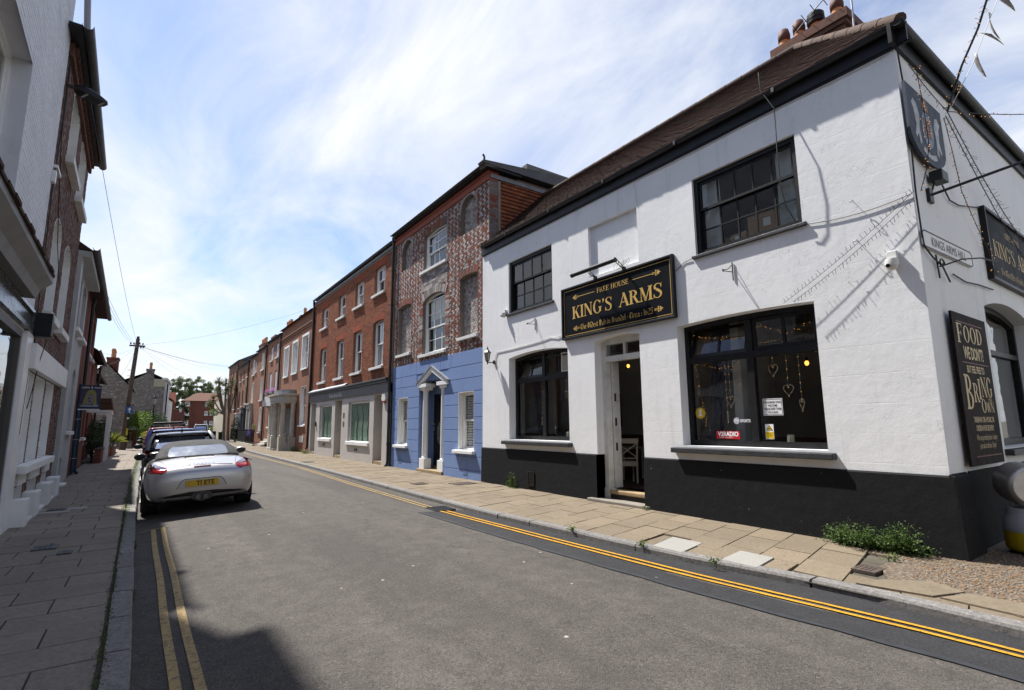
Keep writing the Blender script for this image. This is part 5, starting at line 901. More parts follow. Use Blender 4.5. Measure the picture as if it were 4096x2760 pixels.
fairy('rope_lights', 'upper dark string of lights sloping right from the shield', sag(K0, (12.0, 1.95, 4.6), .12), 60, CABLEB, .075, .006, False, seed=12); fairy('rope_lights', 'lower dark string of lights sloping right from the shield', sag((8.6, 1.95, 5.72), (12.0, 1.93, 4.15), .1), 50, CABLEB, .06, .006, False, seed=13)
fairy('rope_lights', 'string of lights dropping from the shield past the iron arm to the side sign', [(8.6, 1.97, 5.7), (8.9, 2.0, 5.3), (9.15, 2.02, 4.8), (9.7, 2.03, 4.4), (10.15, 2.03, 4.1), (10.3, 2.03, 3.75)], 46, CABLEB, .055, .005, True, seed=14); fairy('rope_lights', 'string of lights hanging over the front of the shield', [(7.75, 1.98, 6.15), (7.80, 1.97, 5.6), (7.82, 1.97, 5.1), (7.7, 1.98, 4.75), (7.58, 2.05, 4.4)], 40, CABLEB, .045, .005, True, seed=15); fairy('rope_lights', 'string of lights from the upper corner down to the shield top', sag((7.68, 2.03, 6.15), K0, .03), 16, CABLEB, .06, .005, False, seed=16)
fairy('rope_lights', 'string of lights running out right from the shield across the eaves', sag(K0, (11.8, .6, 6.35), .1), 44, CABLEB, .04, .006, True, seed=17)
# bunting
FLAG = M('faded white pennant cloth', (.50, .48, .46), .9, .1, 5)
def pennant(p, d, s, label, twist):
    p = Vector(p); m = MB(); n_ = 6
    for i in range(n_+1):
        t_ = i/n_; hw = (1-t_)*s*.34; c = p+Vector(d)*s*t_+Vector((.02*math.sin(t_*5+twist), .03*math.sin(t_*4+twist), .02*math.sin(t_*6))); sd = Vector((math.cos(twist+t_), math.sin(twist+t_)*.4, .5)).normalized()*hw; m.v += [tuple(c-sd), tuple(c+sd)]
    m.f = [(2*i, 2*i+1, 2*i+3, 2*i+2) for i in range(n_)]; m.t = [0]*n_; o = tag(m.build('pennant', FLAG, smooth='all', fixn=False), label, 'bunting', 'pale pennants fluttering at the pub corner'); s_ = o.modifiers.new('thick', 'SOLIDIFY'); s_.thickness = .003
wirething('bunting_cord', 'thin cord carrying the pale pennants up past the eaves', [[(8.63, 1.9, 5.8), (8.72, 1.62, 6.35), (8.7, 1.42, 6.78), (8.75, 1.2, 7.3)]], .005, CABLEW)
pennant((8.66, 1.55, 6.45), (.25, .0, -.9), .42, 'lowest pennant hanging straight down beside the light bundle', .6); pennant((8.72, 1.45, 6.72), (.95, -.1, -.1), .5, 'pennant stretched sideways to the right above the gutter', 1.2); pennant((8.72, 1.38, 6.95), (.45, 0, -.75), .46, 'long pennant blowing down to the right above the eaves', .2); pennant((8.76, 1.25, 7.2), (.9, 0, -.25), .5, 'topmost pennant blowing right at the frame edge', .9)
pennant((10.0, 1.32, 6.05), (.5, -.1, -.35), .5, 'striped pennant on the light string running right', .3)
# kegs by the corner
KEG = M('dull steel keg', (.55, .54, .52), .42, .15, 5, .1, 20, metal=.75, dirt=.3); KEGW = M('grey keg paint', (.30, .32, .36), .5, .1); KEGY = M('yellow keg band', (.42, .30, .005), .5, .1)
kg = thing('beer_keg', (8.45, 1.72, .08), 'standing steel keg with a yellow band at the pub corner', 'keg'); m = MB(); m.lathe([(.17, .08), (.20, .10), (.21, .13), (.21, .30)], (8.45, 1.72, .03), 24); m.build('yellow_band', KEGY, kg, smooth=True); m = MB(); m.lathe([(.21, .30), (.215, .33), (.21, .36), (.205, .44), (.17, .50), (.17, .56), (.16, .57)], (8.45, 1.72, .03), 24); m.build('body', KEGW, kg, smooth=True); m = MB(); m.lathe([(.165, 0), (.18, .02), (.18, .08), (.16, .09)], (8.45, 1.72, .03), 24); m.build('foot_ring', BPLAS, kg, smooth=True)
kg = thing('beer_keg', (8.6, 1.75, .6), 'steel keg lying on its side on top of the yellow banded keg', 'keg'); ax = Vector((-.80, -.58, -.05)).normalized(); c0 = Vector((8.62, 1.80, .87)); c1 = c0+ax*.42; m = MB(); pr = [(0, .20), (.015, .235), (.04, .245), (.10, .235), (.2, .25), (.3, .235), (.37, .245), (.40, .235), (.42, .215)]; m.tube([c0+ax*d for d, _ in pr], [r for _, r in pr], 28, cap=False); m.build('body', KEG, kg, smooth='all'); m = MB(); m.tube([c0+ax*d for d in (.36, .385, .39)], [.22, .2, .03], 28); m.build('end_dish', KEG, kg, smooth=True); m = MB(); m.tube([c0+ax*.38, c0+ax*.41], .035, 12); m.build('valve', STEEL, kg, smooth=True)
# unseen house across the lane, added to shade the side wall, mirrored in windows
oh = thing('added_corner_house', (12, -6, 0), 'unseen grey painted corner house added across the side lane to shade the pub', 'house'); OF = lambda u, v, w: (u, -3.6+w, v); OW = [(9, 10.2, 1.0, 2.8, 0), (12.5, 13.7, 1.0, 2.8, 0), (9, 10.2, 4.2, 5.8, 0), (12.5, 13.7, 4.2, 5.8, 0)]
b = MB(OF); b.slab(rect(7.5, 17, 0, 7.6), [rect(*w[:4])[::-1] for w in OW], -.3, 0); b.build('wall', GREYB, oh); b = MB(); b.box(7.5, 17, -10, -3.91, 0, 7.6); b.build('body', GREYB, oh); b = MB(); b.add([(7.2, -3.3, 7.6), (17, -3.3, 7.6), (17, -6.8, 10), (7.2, -6.8, 10), (17, -10.3, 7.6), (7.2, -10.3, 7.6)], [(0, 1, 2, 3), (3, 2, 4, 5)]); b.build('roof', TILE, oh, fixn=False)
for w in OW: sash(oh, OF, *w[:4], -.1, WPAINT, 2, (2, 2)); sill(oh, OF, w[0]-.07, w[1]+.07, w[2]-.09, w[2], -.1, .08, OWP)
# ================================================================== blue and chequered house
F = FR(7.5); FU = FR(7.53)
hs = thing('chequered_house', (9, 15.4, 0), 'tall house with red and white chequered brick above a blue painted ground floor', 'house')
O_T, O_B = (14.50, 16.20, 6.90, 8.16, .10), (14.50, 16.20, 3.95, 5.80, .17)
RB, LB, RA, LA = (12.52, 13.58, 4.17, 6.00, .06), (17.18, 18.36, 4.17, 5.97, .06), (12.57, 13.58, 7.36, 8.06, .505), (17.18, 18.18, 7.36, 8.02, .5)
b = MB(FU); b.slab(rect(11.9, 18.72, 3.70, 8.60), [archrect(*h)[::-1] for h in (O_T, O_B, RB, LB, RA, LA)], -.30, 0); wl = b.build('upper_wall', MORTD, hs)
b = MB(FU)
for h in (RB, LB, RA, LA): b.box(h[0]-.05, h[1]+.05, h[2]-.05, h[3]+h[4]+.05, -.2, -.15)
bp = b.build('blind_panel', MORT, hs)
rgc = random.Random(8)
RQ = [.02, .08, .14, .2, .25, .3]; GQ = [.48, .52, .55, .58, .62, .66, .45]
def chk(r, k_):
    if k_ < 0: return (.0575 if r % 2 else .0, 0)
    return (.115, (rgc.choice(RQ) if rgc.random() > .15 else rgc.choice((.36, .36, .6))) if k_ % 2 else (rgc.choice(GQ) if rgc.random() > .25 else rgc.choice((.86, .36, .45, .1, .2))))
lay_bricks(FU, 11.9, 18.72, 3.72, 8.56, [O_T, O_B, RB, LB, RA, LA], wl, BRCHK, chk, 300, seed=2, rest_name='far_bricks')
FB = FR(7.53+.15)
for i, h in enumerate((RB, RA, LB, LA)):
    e = archrect(*h); lay_bricks(FB, h[0]-.02, h[1]+.02, h[2], h[3]+h[4], [], bp, BRCHK, lambda r, k_: ((.0575 if r % 2 else 0), 0) if k_ < 0 else (.115, rgc.choice(GQ+[.86])), 60 if i < 2 else 0, .007, seed=20+i, rest_name='far_bricks')
for h in (RB, LB): voussoirs(FU, h, hs, BRCHK, .2, .016, [.08, .14, .2, .3, .36])
for h in (RA, LA): voussoirs(FU, h, hs, BRCHK, .11, .016, [.5, .58, .45, .7])
voussoirs(FU, O_B, hs, BRCHK, .24, .022, [.5, .45, .62, .86, .8]); voussoirs(FU, O_T, hs, BRCHK, .2, .016, [.08, .2, .3, .36])
# grey dressings round the middle windows
b = MB(FU)
for (u0, u1) in ((14.27, 14.50), (16.20, 16.43)):
    v = 3.97; i = 0
    while v < 5.75: b.box(u0-(.06 if (u0 < 15) and i % 2 else 0), u1+(.06 if u0 > 15 and i % 2 else 0), v, v+.066, .0005, .019, rgc.choice((.1, .5, .45, .86, .3, .2, .62))); v += .075; i += 1
v = 6.18
while v < 6.82:
    u = 14.4
    while u < 16.3: b.box(u, u+.21, v, v+.066, .0005, .017, rgc.choice((.5, .45, .86, .62, .8))); u += .22
    v += .075
tag(b.build('grey_dressings', BRCHK, wl, fixn=False), kind='stuff')
sash(hs, FU, *O_T[:4], -.10, WPAINT, 2, (2, 1), .07, .022, .55, ('sides', CURT), rise=.10); sash(hs, FU, *O_B[:4], -.10, WPAINT, 3, (2, 2), .07, .022, .55, ('blind', BLIND), rise=.17)
for u0, u1, v in ((14.42, 16.42, 6.90), (14.42, 16.42, 3.95), (12.46, 13.64, 4.17), (17.12, 18.42, 4.17)): sill(hs, FU, u0, u1, v-.09, v, -.12, .09, OWP)
# painted cornice, roof edge
b = MB(FU); b.box(11.88, 18.72, 8.60, 8.78, -.3, .04); b.box(11.86, 18.72, 8.78, 8.86, -.3, .075); b.build('cornice', M('red oxide cornice', (.26, .065, .035), .7, .12, 3, .3, 50), hs)
b = MB(FU); b.box(11.70, 18.74, 8.86, 8.93, -1, .20); b.build('soffit', BPAINT, hs); gutter(hs, FU, 11.72, 18.72, 8.99, .17, .06)
# side gable towards the pub: dark brick pier and hung tiles
FG = FY(11.9)
b = MB(FG); b.box(7.531, 7.83, 6.3, 8.6, -.3, -.001); b.box(7.83, 14, 6.3, 8.9, -.3, -.03); b.build('side_wall', MORTD, hs)
lay_bricks(FG, 7.535, 7.83, 6.45, 8.6, [], hs, BRCHK, lambda r, k_: ((.11 if r % 2 else 0), 0) if k_ < 0 else (.225, rgc.choice((.36, .08, .86, .33, .9, .38))), 200, .009, seed=6)
b = MB(FG); b.box(7.83, 7.90, 6.3, 8.62, -.03, .03); b.build('cement_fillet', M('cement', (.27, .24, .19), .9, .15), hs)
b = MB(FG); b.box(7.55, 11.2, 8.66, 8.78, -.03, .05); b.build('lead_flashing', LEAD, hs); tiles = []
for r in range(20):
    v = 8.60-r*.115; u = 7.91-(.085 if r % 2 else 0)
    while u < 10.9:
        if v+.1 > 6.5+(u-7.5)*.93: tiles.append((max(u, 7.905), u+.165, v, rgc.random(), rgc.uniform(0, .006)))
        u += .17
hp = b = MB(FG); b.box(7.9, 11.2, 6.4, 8.66, -.05, -.02); hp = b.build('hung_tile_panel', MORTD, hs); po = wloc(hp)
for (a, c, v, ti, d) in tiles:
    if c-a < .04: continue
    m = MB(FG); m.add([(a+.003, v, .03+d), (c-.003, v, .03+d), (c-.003, v+.15, -.015), (a+.003, v+.15, -.015), (a+.003, v, .016+d), (c-.003, v, .016+d)], [(0, 1, 2, 3), (0, 4, 5, 1)], ti); m.build('hung_tile', HTILE, hp, fixn=False)
b = MB(); b.add([(7.2, 11.66, 8.93), (7.2, 18.72, 8.93), (11.4, 18.72, 9.42), (11.4, 11.66, 9.42), (14, 11.66, 8.93), (14, 18.72, 8.93)], [(0, 1, 2, 3), (3, 2, 5, 4), (0, 3, 4)]); b.build('roof', SLATE, hs, fixn=False)
b = MB(FG); b.add([(7.3, 8.86, .22), (11.4, 9.3, .22), (11.4, 9.46, .22), (7.2, 9.03, .22), (7.3, 8.86, -.1), (11.4, 9.3, -.1), (11.4, 9.46, -.1), (7.2, 9.03, -.1)], [(0, 1, 2, 3), (4, 5, 6, 7), (0, 1, 5, 4), (3, 2, 6, 7), (0, 3, 7, 4)]); b.build('verge_coping', M('mossy coping', (.10, .10, .085), .95, .3, 4, .5, 20), hs)
b = MB(); b.box(8.9, 11.5, 11.9, 12.3, 9.1, 9.5); b.build('parapet_coping', M('grey coping', (.15, .15, .14), .95, .2, 4, .5, 20), hs)
b = MB(); b.tube([(7.25, 11.72, 9.0), (7.25, 11.72, 9.14), (7.2, 11.72, 9.2)], .03, 8); b.build('finial', BIRON, hs, smooth=True)
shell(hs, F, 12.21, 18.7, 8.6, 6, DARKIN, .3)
# ---- blue ground floor
WR, WL_, DO = (12.66, 13.56, .86, 2.54), (17.25, 18.12, .88, 2.56), (14.50, 16.32, .16, 2.72)
GZ = [.32, .70, 1.08, 1.44, 1.80, 2.17, 2.54, 2.93, 3.31, 3.735]
def cells(v0, v1):
    hs_ = [h for h in (WR, WL_, DO) if h[2] < v1-.02 and h[3] > v0+.02]; o = []; a = 12.205
    for h in sorted(hs_): o.append((a, h[0])); a = h[1]
    o.append((a, 18.70)); return o
b = MB(F); b.slab(rect(12.201, 18.71, 0, 3.735), [rect(*WR)[::-1], rect(*WL_)[::-1], rect(14.50, 16.32, .01, 3.05)[::-1]], -.28, -.014); bw = b.build('blue_wall', BLUE, hs); prev = .0
for z in GZ:
    for a, c in cells(prev, z):
        if z == 3.31 or z == 2.93: segs = [(a, min(c, 14.22 if z == 3.31 else 14.2)), (max(a, 16.55 if z == 3.31 else 16.62), c)] if a < 14 else [(a, c)]
        elif z == 3.735: segs = [(a, 14.05), (14.06, 14.75), (14.76, 15.55), (15.56, 16.6), (16.61, c)] if a < 13 else [(a, c)]
        else: segs = [(a, c)]
        for p, q in segs:
            if q-p > .03: m = MB(F); m.box(p+(0 if p < 12.3 else 0), q, prev+.009, z-.009 if z < 3.7 else z, -.0135, 0); m.build('blue_block', BLUE, bw, bevel=.004)
    prev = z
for (a, c, d, e_, wn_) in ((12.66, 13.56, .86, 2.54, 'r'), (17.25, 18.12, .88, 2.56, 'l')):
    b = MB(F); b.slab(rect(a-.0, c+.0, d, e_), [rect(a+.012, c-.012, d+.012, e_-.012)], -.28, .003); b.build('white_reveal', WREV, hs)
    sash(hs, F, a+.012, c-.012, d+.012, e_-.012, -.13, WPAINT, 1, (1, 1), .05, .02, .5, ('slats', WPAINT)); sill(hs, F, a-.07, c+.20, d-.085, d, -.12, .11, WPAINT)
# doorcase
b = MB(F); b.box(14.50, 16.32, .0, .17, -.6, .06); b.build('doorstep', STEPS, hs, bevel=.01); b = MB(F); b.box(15.1, 16.1, .17, .25, -.6, -.40); b.build('threshold', STEPS, hs)
for u in (14.70, 16.03):
    b = MB(); b.lathe([(.115, .50), (.12, .54), (.10, .56), (.098, 1.4), (.088, 2.68), (.105, 2.70), (.11, 2.74)], (7.61, u, 0), 18); b.build('column', WPAINT, hs, smooth=True)
    b = MB(F); b.box(u-.19, u+.19, .17, .50, -.25, .012); b.build('column_base', WPAINT, hs, bevel=.006)
for u0, u1 in ((14.20, 14.90), (15.66, 16.36)):
    b = MB(F); b.box(u0+.14, u1-.14, 2.74, 2.83, -.26, .03); b.box(u0, u1, 2.83, 2.95, -.28, .07); b.build('capital', WPAINT, hs, bevel=.004)
b = MB(F); b.prism([(14.20, 2.955), (15.30, 3.45), (16.38, 2.955), (16.12, 2.955), (15.30, 3.32), (14.48, 2.955)], -.3, .075); b.build('pediment', WPAINT, hs, bevel=.006); b = MB(F); b.prism([(14.12, 2.97), (15.30, 3.51), (16.46, 2.97), (16.38, 2.957), (15.30, 3.453), (14.20, 2.957)], -.05, .10); b.build('pediment_lead', LEAD, hs)
b = MB(F); b.box(14.45, 16.37, 2.62, 3.4, -.50, -.44); b.box(14.45, 15.13, .17, 2.62, -.50, -.44); b.box(16.09, 16.37, .17, 2.62, -.50, -.44); b.box(14.45, 14.499, .17, 3.4, -.44, -.285); b.box(16.321, 16.37, .17, 3.4, -.44, -.285); b.build('door_recess', BLUE, hs)
b = MB(F); b.box(15.14, 16.08, .25, 2.62, -.50, -.45); dd = b.build('front_door', BPAINT, hs)
for a, c, d, e_ in ((15.22, 15.56, 1.75, 2.5), (15.66, 16.0, 1.75, 2.5), (15.22, 15.56, .4, .85), (15.66, 16.0, .4, .85)): b = MB(F); b.slab(rect(a, c, d, e_), [rect(a+.03, c-.03, d+.03, e_-.03)], -.449, -.435); b.build('door_moulding', BPAINT, dd)
b = MB(F); b.prism([(15.6+.22*math.cos(a), 1.32+.36*math.sin(a)) for a in [i*math.pi/12 for i in range(24)]], -.449, -.440); b.build('oval_light', M('etched glass', (.13, .16, .15), .25), dd); text(dd, lambda u, v, w: (7.5-w, 15.6-u, v), '3', .26, 0, 1.22, -.436, INK, 'CENTER')
b = MB(F); b.box(16.02, 16.05, 1.4, 1.55, -.445, -.41); b.sphere((16.02, 1.62, -.42), .03); b.build('handle', STEEL, dd, smooth=True)
en = tag(MB(F).box(16.33-.19, 16.33-.06, 1.62, 1.75, -.439, -.41).build('entry_panel', GPLAST), 'small grey entry phone panel beside the black door of the blue house', 'entry phone')
for u, z in ((17.70, .27), (13.02, .19)):
    vt = thing('air_vent', (7.5, u, z), 'blue painted air brick low in the blue wall '+('left' if u > 15 else 'right')+' of the door', 'vent'); b = MB(F); b.slab(rect(u, u+.24, z, z+.155), [rect(u+.012, u+.228, z+.012, z+.143)], 0, .008); b.build('frame', BLUE, vt)
    for i in range(4): m = MB(F); m.box(u+.012, u+.228, z+.018+i*.033, z+.036+i*.033, -.004, .006); m.build('louvre', BLUE, vt)
pipe(hs, F, 18.80, .07, 8.95, .09, .05, joints=(2.1, 3.45, 6.2, 7.6, .9))
# ================================================================== red brick building with the grey shopfront
rd = thing('red_brick_building', (9, 25, 0), 'three storey red brick building with grey shopfront and eight sash windows', 'building')
WT = [(19.80, 21.06, 7.04, 8.20, .03), (22.42, 23.62, 6.98, 8.14, .03), (25.04, 26.26, 6.93, 8.08, .03), (28.10, 29.32, 6.86, 7.98, .03)]
WB = [(19.80, 21.06, 3.95, 5.85, .04), (22.42, 23.62, 3.93, 5.80, .04), (25.04, 26.26, 3.90, 5.76, .04), (28.10, 29.32, 3.90, 5.72, .04)]
b = MB(F); b.slab(rect(18.86, 30.80, 3.20, 8.60), [archrect(*h)[::-1] for h in WT+WB], -.28, 0); wl = b.build('wall', MORT, rd)
rgr = random.Random(5)
def flem(r, k_):
    if k_ < 0: return ((0, .11, .055, .165)[r % 4], 0)
    return (.225 if k_ % 2 else .113, rgr.random())
lay_bricks(F, 18.86, 30.80, 3.22, 8.56, WT+WB, wl, BRRED, flem, 300, .009, seed=3, rest_name='far_bricks')
for i, h in enumerate(WT+WB):
    u0, u1, v0, v1, r = h; voussoirs(F, h, rd, BRVOU, .26, .013)
    b = MB(F); b.box(u0+.0, u0+.001, v0, v1, -.1, -.09); sash(rd, F, u0+.02, u1-.02, v0, v1, -.11, WPAINT, 2, (1, 1), .075, .025, .5, (('sides', CURT), ('blind', BLIND), ('low', CURT), ('full', CURT), ('slats', WPAINT))[(i*3+1) % 5] if i != 4 else ('slats', WPAINT), rise=r)
    sill(rd, F, u0-.06, u1+.14, v0-.10, v0, -.11, .10, OWP)
for h in WT+WB:
    b = MB(F); b.slab(archrect(h[0], h[1], h[2], h[3], h[4]), [archrect(h[0]+.008, h[1]-.008, h[2]-.01+.02, h[3]-.006, h[4])[::-1]], -.109, -.012); b.build('brick_reveal', BWALL, rd)
b = MB(F); b.box(18.80, 30.84, 8.60, 8.72, -.3, .05); b.build('eaves_board', LEAD, rd); gutter(rd, F, 18.84, 30.84, 8.80, .12, .06); b = MB(); b.add([(7.3, 18.85, 8.80), (7.3, 30.8, 8.80), (11.5, 30.8, 11.2), (11.5, 18.85, 11.2), (15.5, 18.85, 8.8), (15.5, 30.8, 8.8)], [(0, 1, 2, 3), (3, 2, 5, 4), (0, 3, 4), (1, 5, 2)]); b.build('roof', SLATE, rd, fixn=False)
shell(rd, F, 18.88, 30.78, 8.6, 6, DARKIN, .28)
# shopfront
SR, SL_ = (21.02, 23.80, .78, 2.64), (26.42, 28.66, .84, 2.66)
DR, DC, DL = (19.55, 20.50, .06, 2.79), (24.80, 25.88, .06, 2.79), (29.42, 30.44, .06, 2.80)
b = MB(F); b.slab(rect(18.90, 30.74, 0, 2.86), [rect(*SR)[::-1], rect(*SL_)[::-1]]+[rect(d[0], d[1], .01, d[3])[::-1] for d in (DR, DC, DL)], -.02, .05); sf = b.build('shopfront', GSHOP, rd)
b = MB(F); b.box(18.95, 30.74, 2.86, 3.24, .0, .10); b.build('fascia', GFASC, rd); b = MB(F); b.box(18.95, 30.80, 3.24, 3.34, .0, .16); b.box(18.92, 30.84, 3.34, 3.41, .0, .22); b.build('shop_cornice', GCORN, rd, bevel=.01)
b = MB(F); b.box(24.2, 30.8, 3.41, 3.44, .0, .21); b.add([(24.2, 3.43, .2), (30.8, 3.43, .2), (30.8, 3.55, .012), (24.2, 3.55, .012)], [(0, 1, 2, 3)]); b.build('lead_flashing', M('pale lead flashing', (.42, .43, .44), .5, .15, 5), rd)
text(rd, lambda u, v, w: (7.5-w, -u, v), 'Tarrant Street Clinic', .26, -26.85, 2.955, .103, WHT, xs=.98, name='shop_lettering')
t = NT('green floral blind'); n1 = t.noise(5, 5, .6, (1, 1, 1)); c = t.mix(t.ramp(t.noise(1.2, 4), [(.35, 0), (.7, 1)]), (.30, .48, .36), (.45, .62, .48)); c = t.mix(t.ramp(t.noise(14, 3, .5, (1, 1, .5)), [(.62, 0), (.68, .8)]), c, (.10, .16, .09)); c = t.mix(t.ramp(t.noise(7, 2, .5), [(.68, 0), (.72, .8)]), c, (.42, .14, .13)); FLOR = t.set(c, .8)
for h, l in ((SR, 'R'), (SL_, 'L')):
    u0, u1, v0, v1 = h; b = MB(F); b.slab(rect(u0, u1, v0, v1), [rect(u0+.10, u1-.07, v0+.14, v1-.10)], -.10, -.03); wi = b.build('shop_window', WPAINT, rd); pane(wi, F, u0+.10, u1-.07, v0+.14, v1-.10, -.06, tilt=.002); m = MB(F); m.box(u0+.08, u1-.05, v0+.12, v1-.08, -.14, -.12); m.build('floral_blind', FLOR, wi); m = MB(F)
    for k_ in range(3):
        a = u0+.5+k_*.7; m.tube([(a, v0+.15, -.116), (a+.1, v0+.6, -.116), (a-.05, v0+1.1, -.116), (a+.2, v1-.2, -.116)], [.03, .025, .02, .01], 6)
    m.build('printed_tree', M('printed brown stem', (.16, .09, .05), .8), wi)
    sill(rd, F, u0-.02, u1+.12, v0-.04, v0+.10, -.03, .12, WPAINT)
for d in (DR, DC, DL):
    b = MB(F); b.box(d[0]-.08, d[0], .05, d[3], -.9, -.021); b.box(d[1], d[1]+.08, .05, d[3], -.9, -.021); b.box(d[0]-.08, d[1]+.08, d[3], d[3]+.06, -.9, -.021); b.build('doorway_lining', GSHOP, rd); b = MB(F); b.box(d[0], d[1], .05, .20, -.9, .03); b.build('doorstep', STEPS, rd); b = MB(F); b.box(d[0], d[1], .2, d[3], -.86, -.82); dr_ = b.build('shop_door', M('pale door paint', (.50, .48, .45), .4), rd)
    for zz_ in (.5, 1.5): m = MB(F); m.slab(rect(d[0]+.15, d[1]-.15, zz_, zz_+.8), [rect(d[0]+.19, d[1]-.19, zz_+.04, zz_+.76)], -.819, -.805); m.build('door_moulding', GSHOP, dr_)
for u, z in ((27.4, .56), (22.35, .46)): vt = thing('air_vent', (7.45, u, z), 'dark air brick under the '+('small' if u > 25 else 'large')+' shop window', 'vent'); m = MB(F); m.box(u, u+.42, z, z+.16, .051, .056); m.build('grille', BIRON, vt); m = MB(F); m.slab(rect(u-.01, u+.43, z-.01, z+.17), [rect(u+.01, u+.20, z+.01, z+.15), rect(u+.22, u+.41, z+.01, z+.15)], .056, .062); m.build('frame', GSHOP, vt)
al = thing('alarm_box', (7.4, 19.3, 2.4), 'white and red burglar alarm box beside the grey shopfront', 'alarm box'); m = MB(F); m.prism([(19.17, 2.52), (19.45, 2.52), (19.52, 2.62), (19.45, 2.78), (19.17, 2.78), (19.1, 2.62)], .052, .13); m.build('cover', PLAST, al); m = MB(F); m.prism([(19.2, 2.45), (19.42, 2.45), (19.45, 2.52), (19.17, 2.52)], .052, .12); m.build('red_strobe', RED, al)
for z, l in ((1.95, 'upper'), (1.55, 'lower')): tag(MB(F).box(24.35, 24.55, z, z+.22, .051, .06).build('brass_plate', M('brass plate', (.16, .09, .04), .4, .2)), l+' small brass plaque on the grey pilaster between shop windows', 'plaque')
tag(MB(F).prism([(29.28-.09, 1.55), (29.28+.03, 1.55), (29.28+.03, 1.72), (29.25, 1.8), (29.28-.09, 1.72)], .051, .12).build('door_lantern', BIRON), 'small black lamp on the far pilaster of the grey shopfront', 'lamp')
pipe(rd, F, 30.86, .3, 8.75, .08, .06, joints=(2.6, 4.4, 6.3, .8, 7.6))
# ================================================================== terraces further down the right side
def far_house(name, label, u0, u1, ztop, wins, mat, cols=2, rows=(2, 2), fmat=None, recess=.10, sillm=None, reveal=None, X0=7.5, group=None, roofh=2.2, parapet=0, curtain=True):
    F_ = FR(X0); h_ = thing(name, (X0+1, (u0+u1)/2, 0), label, 'house', group); b = MB(F_); b.slab(rect(u0, u1, .0, ztop), [archrect(*w)[::-1] for w in wins], -.25, 0); b.build('wall', mat, h_)
    for i, w in enumerate(wins):
        if reveal: m = MB(F_); m.slab(archrect(*w), [archrect(w[0]+.012, w[1]-.012, w[2]+.012, w[3]-.012, w[4])[::-1]], -.24, .004); m.build('white_reveal', reveal, h_)
        sash(h_, F_, w[0]+.013, w[1]-.013, w[2]+.013, w[3]-.013, -recess, fmat or WPAINT, cols, rows, .06, .022, .5, (('sides', CURT), ('blind', BLIND), None, ('full', CURT))[(i*5+int(u0)) % 4] if curtain else None, rise=w[4]*.9); sill(h_, F_, w[0]-.07, w[1]+.07, w[2]-.09, w[2], -.1, .09, sillm or OWP)
    b = MB(); b.add([(X0-.22, u0, ztop+.02), (X0-.22, u1, ztop+.02), (X0+4, u1, ztop+roofh), (X0+4, u0, ztop+roofh), (X0+8, u0, ztop+.02), (X0+8, u1, ztop+.02)], [(0, 1, 2, 3), (3, 2, 5, 4), (0, 3, 4), (1, 5, 2)]); b.build('roof', SLATE, h_, fixn=False)
    if not parapet: gutter(h_, F_, u0, u1, ztop+.02, .15, .06); m = MB(F_); m.box(u0, u1, ztop-.1, ztop, .001, .06); m.build('eaves_board', BPAINT, h_)
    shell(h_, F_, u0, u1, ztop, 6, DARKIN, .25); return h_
def chimney(parent, x, u0, u1, z0, z1, pots, mat=None, potm=None):
    b = MB(); b.box(x-.35, x+.35, u0, u1, z0, z1-.14); b.box(x-.4, x+.4, u0-.05, u1+.05, z1-.14, z1); st = b.build('chimney_stack', mat or BWALL2, parent)
    for i in range(pots): y = u0+(u1-u0)*(i+.5)/pots; m = MB(); m.lathe([(.13, 0), (.12, .5), (.15, .52), (.15, .58), (.12, .6), (.12, .7)], (x, y, z1), 12); m.build('chimney_pot', TERRA, st, smooth=True)
    return st
# portico house
PW = [(31.95, 33.45, 5.03, 7.03, 0), (34.7, 36.1, 4.95, 6.97, 0), (37.25, 38.6, 4.93, 6.9, 0), (32.05, 33.4, 1.62, 3.94, 0)]
ph = far_house('portico_house', 'red brick house with white columned porch and three white framed upper windows', 31.0, 40.0, 8.35, PW, BWALL, 2, (2, 2), None, .12, WPAINT, WREV, parapet=1)
for w in PW[:3]: b = MB(F); b.slab(rect(w[0]-.09, w[1]+.09, w[2]-.02, w[3]+.12), [rect(w[0], w[1], w[2], w[3])], .001, .05); b.build('window_surround', WPAINT, ph)
b = MB(F); b.box(31.0, 40.0, 7.52, 7.60, .001, .05); b.box(31, 40, 7.68, 7.76, .001, .09); b.box(31, 40, 8.35, 8.43, -.3, .05)
for i in range(58): b.box(31.05+i*.153, 31.13+i*.153, 7.60, 7.68, .001, .07)
tag(b.build('dentil_cornice', BWALL2, ph), kind='stuff'); pipe(ph, F, 39.98, .1, 8.1, .09, .06)
